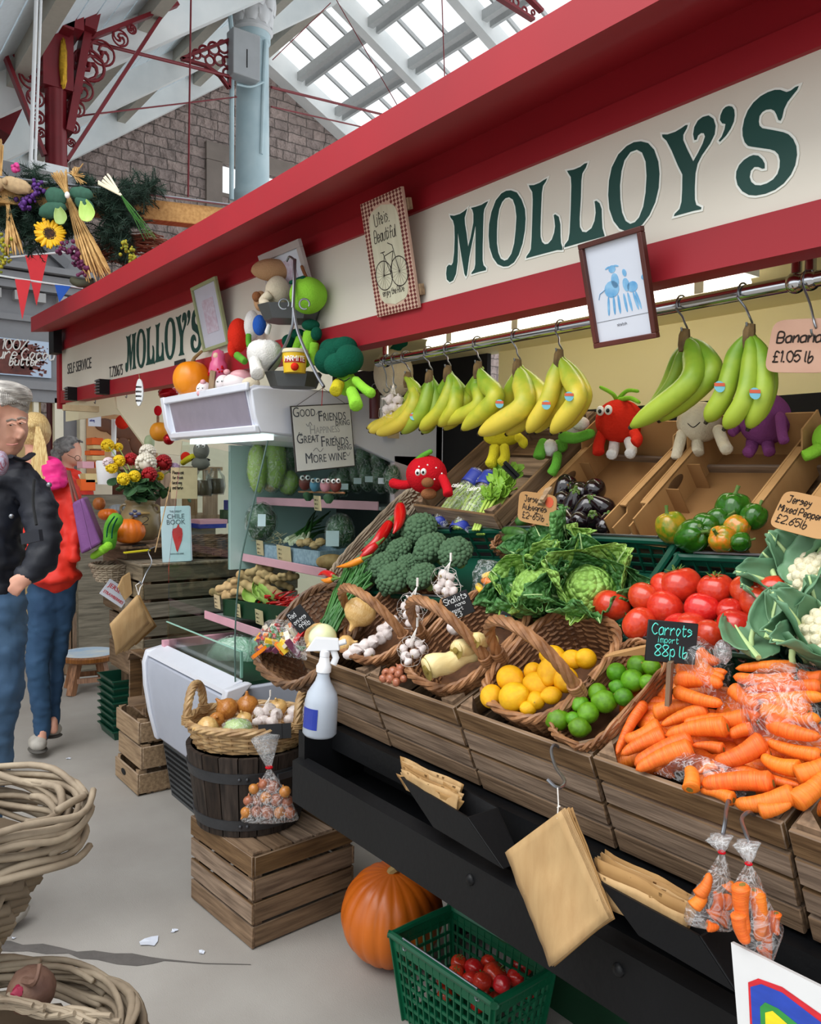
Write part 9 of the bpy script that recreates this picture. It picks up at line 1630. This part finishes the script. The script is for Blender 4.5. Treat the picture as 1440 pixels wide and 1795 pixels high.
basket('oval_basket','dark brown oval wicker basket beside the chile book on the crate',.17,.13,.085,frame_of(at(376,972,X=-3.92),(.3,.95,0),(-.95,.3,0)),base=.85,rows=9,m=m_wickd,p=2.2,r=.005,rim=.010,stakes=30)
for i,(x,y,m,lb) in enumerate(((365,921,m_blue,'blue book lying behind the oval basket'),(367,914,m_pinks,'pink-edged book on top of the blue one'),(405,905,m_letd,'dark patterned box standing at the back of the crate'),(412,888,m_blue,'small blue and yellow packet behind the glass'))):
    c=at(x,y,X=-4.2);b=MB();b.box(c,(.12,.16 if i < 2 else .08,.025 if i < 2 else .07),);tag(bevel(b.build('book' if i < 2 else 'packet',m,org=c),.002,1),lb,'book' if i < 2 else 'packet','books and packets behind the glass')
b=MB();b.tube([at(272,968,X=-3.72),at(300,845,X=-3.8)],.0028,6);tag(b.build('bamboo_stick',m_wickl,org=at(272,968,X=-3.72)),'thin bamboo stick leaning beside the chile book','stick')
# things hung under the far fascia, and the shop interior beyond
m_creamp=mat('cream_cheek_paint','#e9e1c4',.5,col2='#e2d8b6',scale=3)
b=MB();P=[at(x,y,X=-4.85) for x,y in ((203,690),(330,655),(345,700),(330,800),(262,792),(206,716))];b.add(P+[q-V((.03,0,0)) for q in P],[tuple(range(6)),tuple(range(11,5,-1))]+[(i,6+i,6+(i+1) % 6,(i+1) % 6) for i in range(6)]);b.build('cream_cheek',m_creamp,stall,smooth=False)
b=MB();A,B_=at(115,712,X=-5.6),at(204,700,X=-5.6);b.hexa([A+V((0,0,-.1)),B_+V((0,0,-.1)),B_+V((.3,0,-.1)),A+V((.3,0,-.1)),A+V((0,0,.1)),B_+V((0,0,.1)),B_+V((.3,0,.1)),A+V((.3,0,.1))]);b.build('cream_header',m_creamp,stall,smooth=False);b=MB();c=at(142,716,X=-5.2);b.box(c,(.05,.2,.035));b.build('old_lamp',m_lab,stall)
P=[at(x,y,X=-7.34) for x,y in ((150,728),(275,720),(280,850),(150,850))];M=frame_of(sum(P,V((0,0,0)))/4,(0,1,0),(0,0,1));w,h=P[1].y-P[0].y,P[0].z-P[3].z;t=thing('bread_poster','large brown poster with loaves on the wall beyond the stall','poster',M.to_translation());b=MB(M);b.box((0,0,0),(w,h,.01));b.build('sheet',mat('poster_tan','#b88d62',.6,col2='#8e6440',scale=2),t);b=MB(M)
for (x,y,a,c_) in ((-.25,.34,.14,.10),(.05,.30,.3,.16),(.0,-.1,.12,.3),(.25,.1,.16,.2),(-.38,.0,.08,.16),(.32,-.25,.12,.14)): b.ball((x*w,y*h,.008),(a*w,c_*h,.01),16,10)
b.build('loaf_picture',mat('loaf_brown','#6b3d20',.6,col2='#4a2814',scale=5),t,smooth='all')
M=frame_of(at(166,732,X=-6.3),(.1,1,0),(0,0,1));t=thing('notice','small white notice hanging in front of the bread poster','notice',M.to_translation());b=MB(M);b.box((0,0,0),(.09,.13,.003));b.build('sheet',m_paper,t);b=MB(M);[hand(b,s_,Matrix.Translation((-.035,.03-.03*i,.002)),.018,.0012,4,sx=.5) for i,s_ in enumerate(('Thank','you for','asking'))];b.build('lettering',m_blue,t)
m_orb=mat('orange_box','#f0641a',.5,var=.08);m_crb=mat('cream_box','#dcc58e',.5,var=.1)
for i,(x,y,w_,h_,m,lb) in enumerate(((166,774,18,12,m_orb,'topmost orange box on the shop shelf'),(167,784,16,7,m_crb,'cream box under the topmost orange box'),(166,794,22,8,m_orb,'second orange box on the shop shelf'),(168,803,20,8,m_crb,'cream box between the orange boxes'),(171,815,16,10,m_orb,'lowest orange box on the shop shelf'),(150,815,18,12,m_pinks,'pink and white packet left of the lowest orange box'),(160,838,26,16,m_crb,'cream packet low behind the bending person'),(150,850,22,20,m_orb,'orange packet behind the white trim of the coat'))): c=at(x,y,X=-6.0);k=depth(c)/F;b=MB();b.box(c,(.14,w_*k*1.1,h_*k));tag(bevel(b.build('packet',m,org=c),.003,1),lb,'packet','boxes on the far shop shelf')
b=MB();c=at(190,850,X=-6.0);b.box((-6.0,c.y,.62),(.3,.5,1.24));tag(b.build('shop_shelf',m_woodw,org=(-6.1,c.y,0)),'wooden shelf unit carrying orange boxes beyond the stall','shelf')
b=MB();c=at(236,815,X=-6.3);b.box((c.x,c.y,.6),(.3,.42,1.2));b.box((c.x,c.y+.02,1.32),(.25,.3,.28));tag(b.build('dresser',mat('dark_dresser','#4d3527',.6,var=.25),org=(c.x,c.y,0)),'dark wooden dresser behind the chrysanthemums','dresser')
b=MB();A=at(200,735,X=-5.9);b.tube([A,at(199,800,X=-5.9)],.018,8);tag(b.build('white_candle',m_white,org=A),'tall white candle hanging in the shop beyond','candle');b=MB();b.ball(at(215,740,X=-5.8),.05,12,8);tag(b.build('hanging_gourd',m_pl['red'],org=at(215,740,X=-5.8)),'reddish round ornament hanging in the shop beyond','ornament')
def hang(label,x,y,Y,shapes,m,cat,name):
    t=thing(name,label,cat,at(x,y,Y=Y));
    for nm,mm,b in shapes: b.build(nm,mm,t)
    return t
p=at(245,688,Y=1.36);k=depth(p)/F;Mh=frame_of(p,(.85,.5,0),(-.06,0,1));b1,b2,b3=MB(Mh),MB(Mh),MB(Mh);b1.prism([(9*k*math.sin(a)*(1 if abs(a) < 2.2 else .8),24*k*math.cos(a)) for a in [i*.314 for i in range(20)]],0,.006);[hand(b2,'mnvu',Matrix.Translation((-6*k,(8-8*i)*k,.007)),4*k,.0014) for i in range(4)];b3.tube([(0,22*k,0),(-2*k,32*k,0)],.003,5);hang('white oval tag with writing hanging from the far fascia',245,688,1.36,(('tag',m_white,b1),('writing',m_ink,b2),('string',m_wick,b3)),None,'tag','hanging_tag')
for x,y,w_,h_,lb in ((118,690,8,23,'small black louvred speaker at the far end of the fascia'),(173,678,10,26,'black louvred speaker on the far lower fascia')):
    p=at(x,y,Y=1.37);k=depth(p)/F;t=thing('speaker',lb,'speaker',p,group='black speakers on the fascia');b=MB();b.box((p.x,p.y+.03,p.z),(w_*k*2.2,.07,h_*k));b.build('case',m_black,t);b=MB()
    for i in range(5): b.box((p.x,p.y-.008,p.z+h_*k*(.4-.2*i)),(w_*k*2.0,.012,h_*k*.08))
    b.build('louvre',m_wire,t)
b=MB();p=at(97,590,X=-5.6);b.box(p,(.12,.05,.22));tag(b.build('black_speaker_box',m_black,org=p),'black box on the wall under the canopy corner','speaker')
for x,y,lb in ((167,700,'small grey hook under the far end of the fascia'),(222,690,'grey hook with a dark bead under the far fascia')): p=at(x,y,Y=1.5);k=depth(p)/F;b=MB();b.tube(spline([p+V((0,0,6*k)),p+V((.004,0,0)),p+V((.0,0,-7*k)),p+V((-6*k,0,-5*k))],4),.003,6);tag(b.build('hook',m_wire,org=p),lb,'hook','hooks under the far fascia')
p=at(277,720,X=-4.6);k=depth(p)/F;t=thing('ladle_ornament','spoon-shaped ornament with a red bowl hanging on the cream panel','ornament',p);b=MB();b.ball(p,(.012,7*k,9*k),14,10);b.build('bowl',m_pl['strawberry'],t);b=MB();b.tube([p-V((0,0,9*k)),p-V((0,0,28*k))],.008,6);b.build('handle',m_wick,t)

p=at(657,708,X=-2.60);k=depth(p)/F;t=thing('enamel_mug','maroon enamel pot hanging at the cabinet end beside the netted garlic','pot',p);b=MB(Matrix.Translation(p) @ FR);b.lathe([(0,-26*k),(9*k,-26*k),(10*k,24*k),(9.2*k,24*k),(8*k,-20*k),(0,-20*k)],20);b.build('pot',mat('maroon_enamel','#5a1f24',.35,var=.1),t);b=MB();b.tube(arc(p+V((0,0,30*k)),5*k,0,6.283,12,(.603,.798,0),(0,0,1)),.0016,5);b.build('ring',m_wire,t)
M=frame_of(at(690,755,X=-2.62),(0,1,0),(0,0,1));k=3.3/F;b=MB(M);b.box((0,0,0),(24*k,26*k,.002));o=tag(b.build('paper_note',m_lab,org=M.to_translation(),smooth=False),'small creased paper note stuck below the first bananas on the cabinet','note')
b=MB();b.bar(at(218,969,X=-3.80),at(262,964,X=-3.80),.03,.006);tag(b.build('yellow_strip',m_pl['yellow'],org=at(240,967,X=-3.80)),'yellow strip lying on the corner of the weathered crate','strip')
b=MB();b.tube([at(232,957,X=-3.92),at(256,955,X=-3.92)],.004,8);tag(b.build('pen',m_black,org=at(232,957,X=-3.92)),'dark pen lying in front of the round pumpkin on the board','pen')
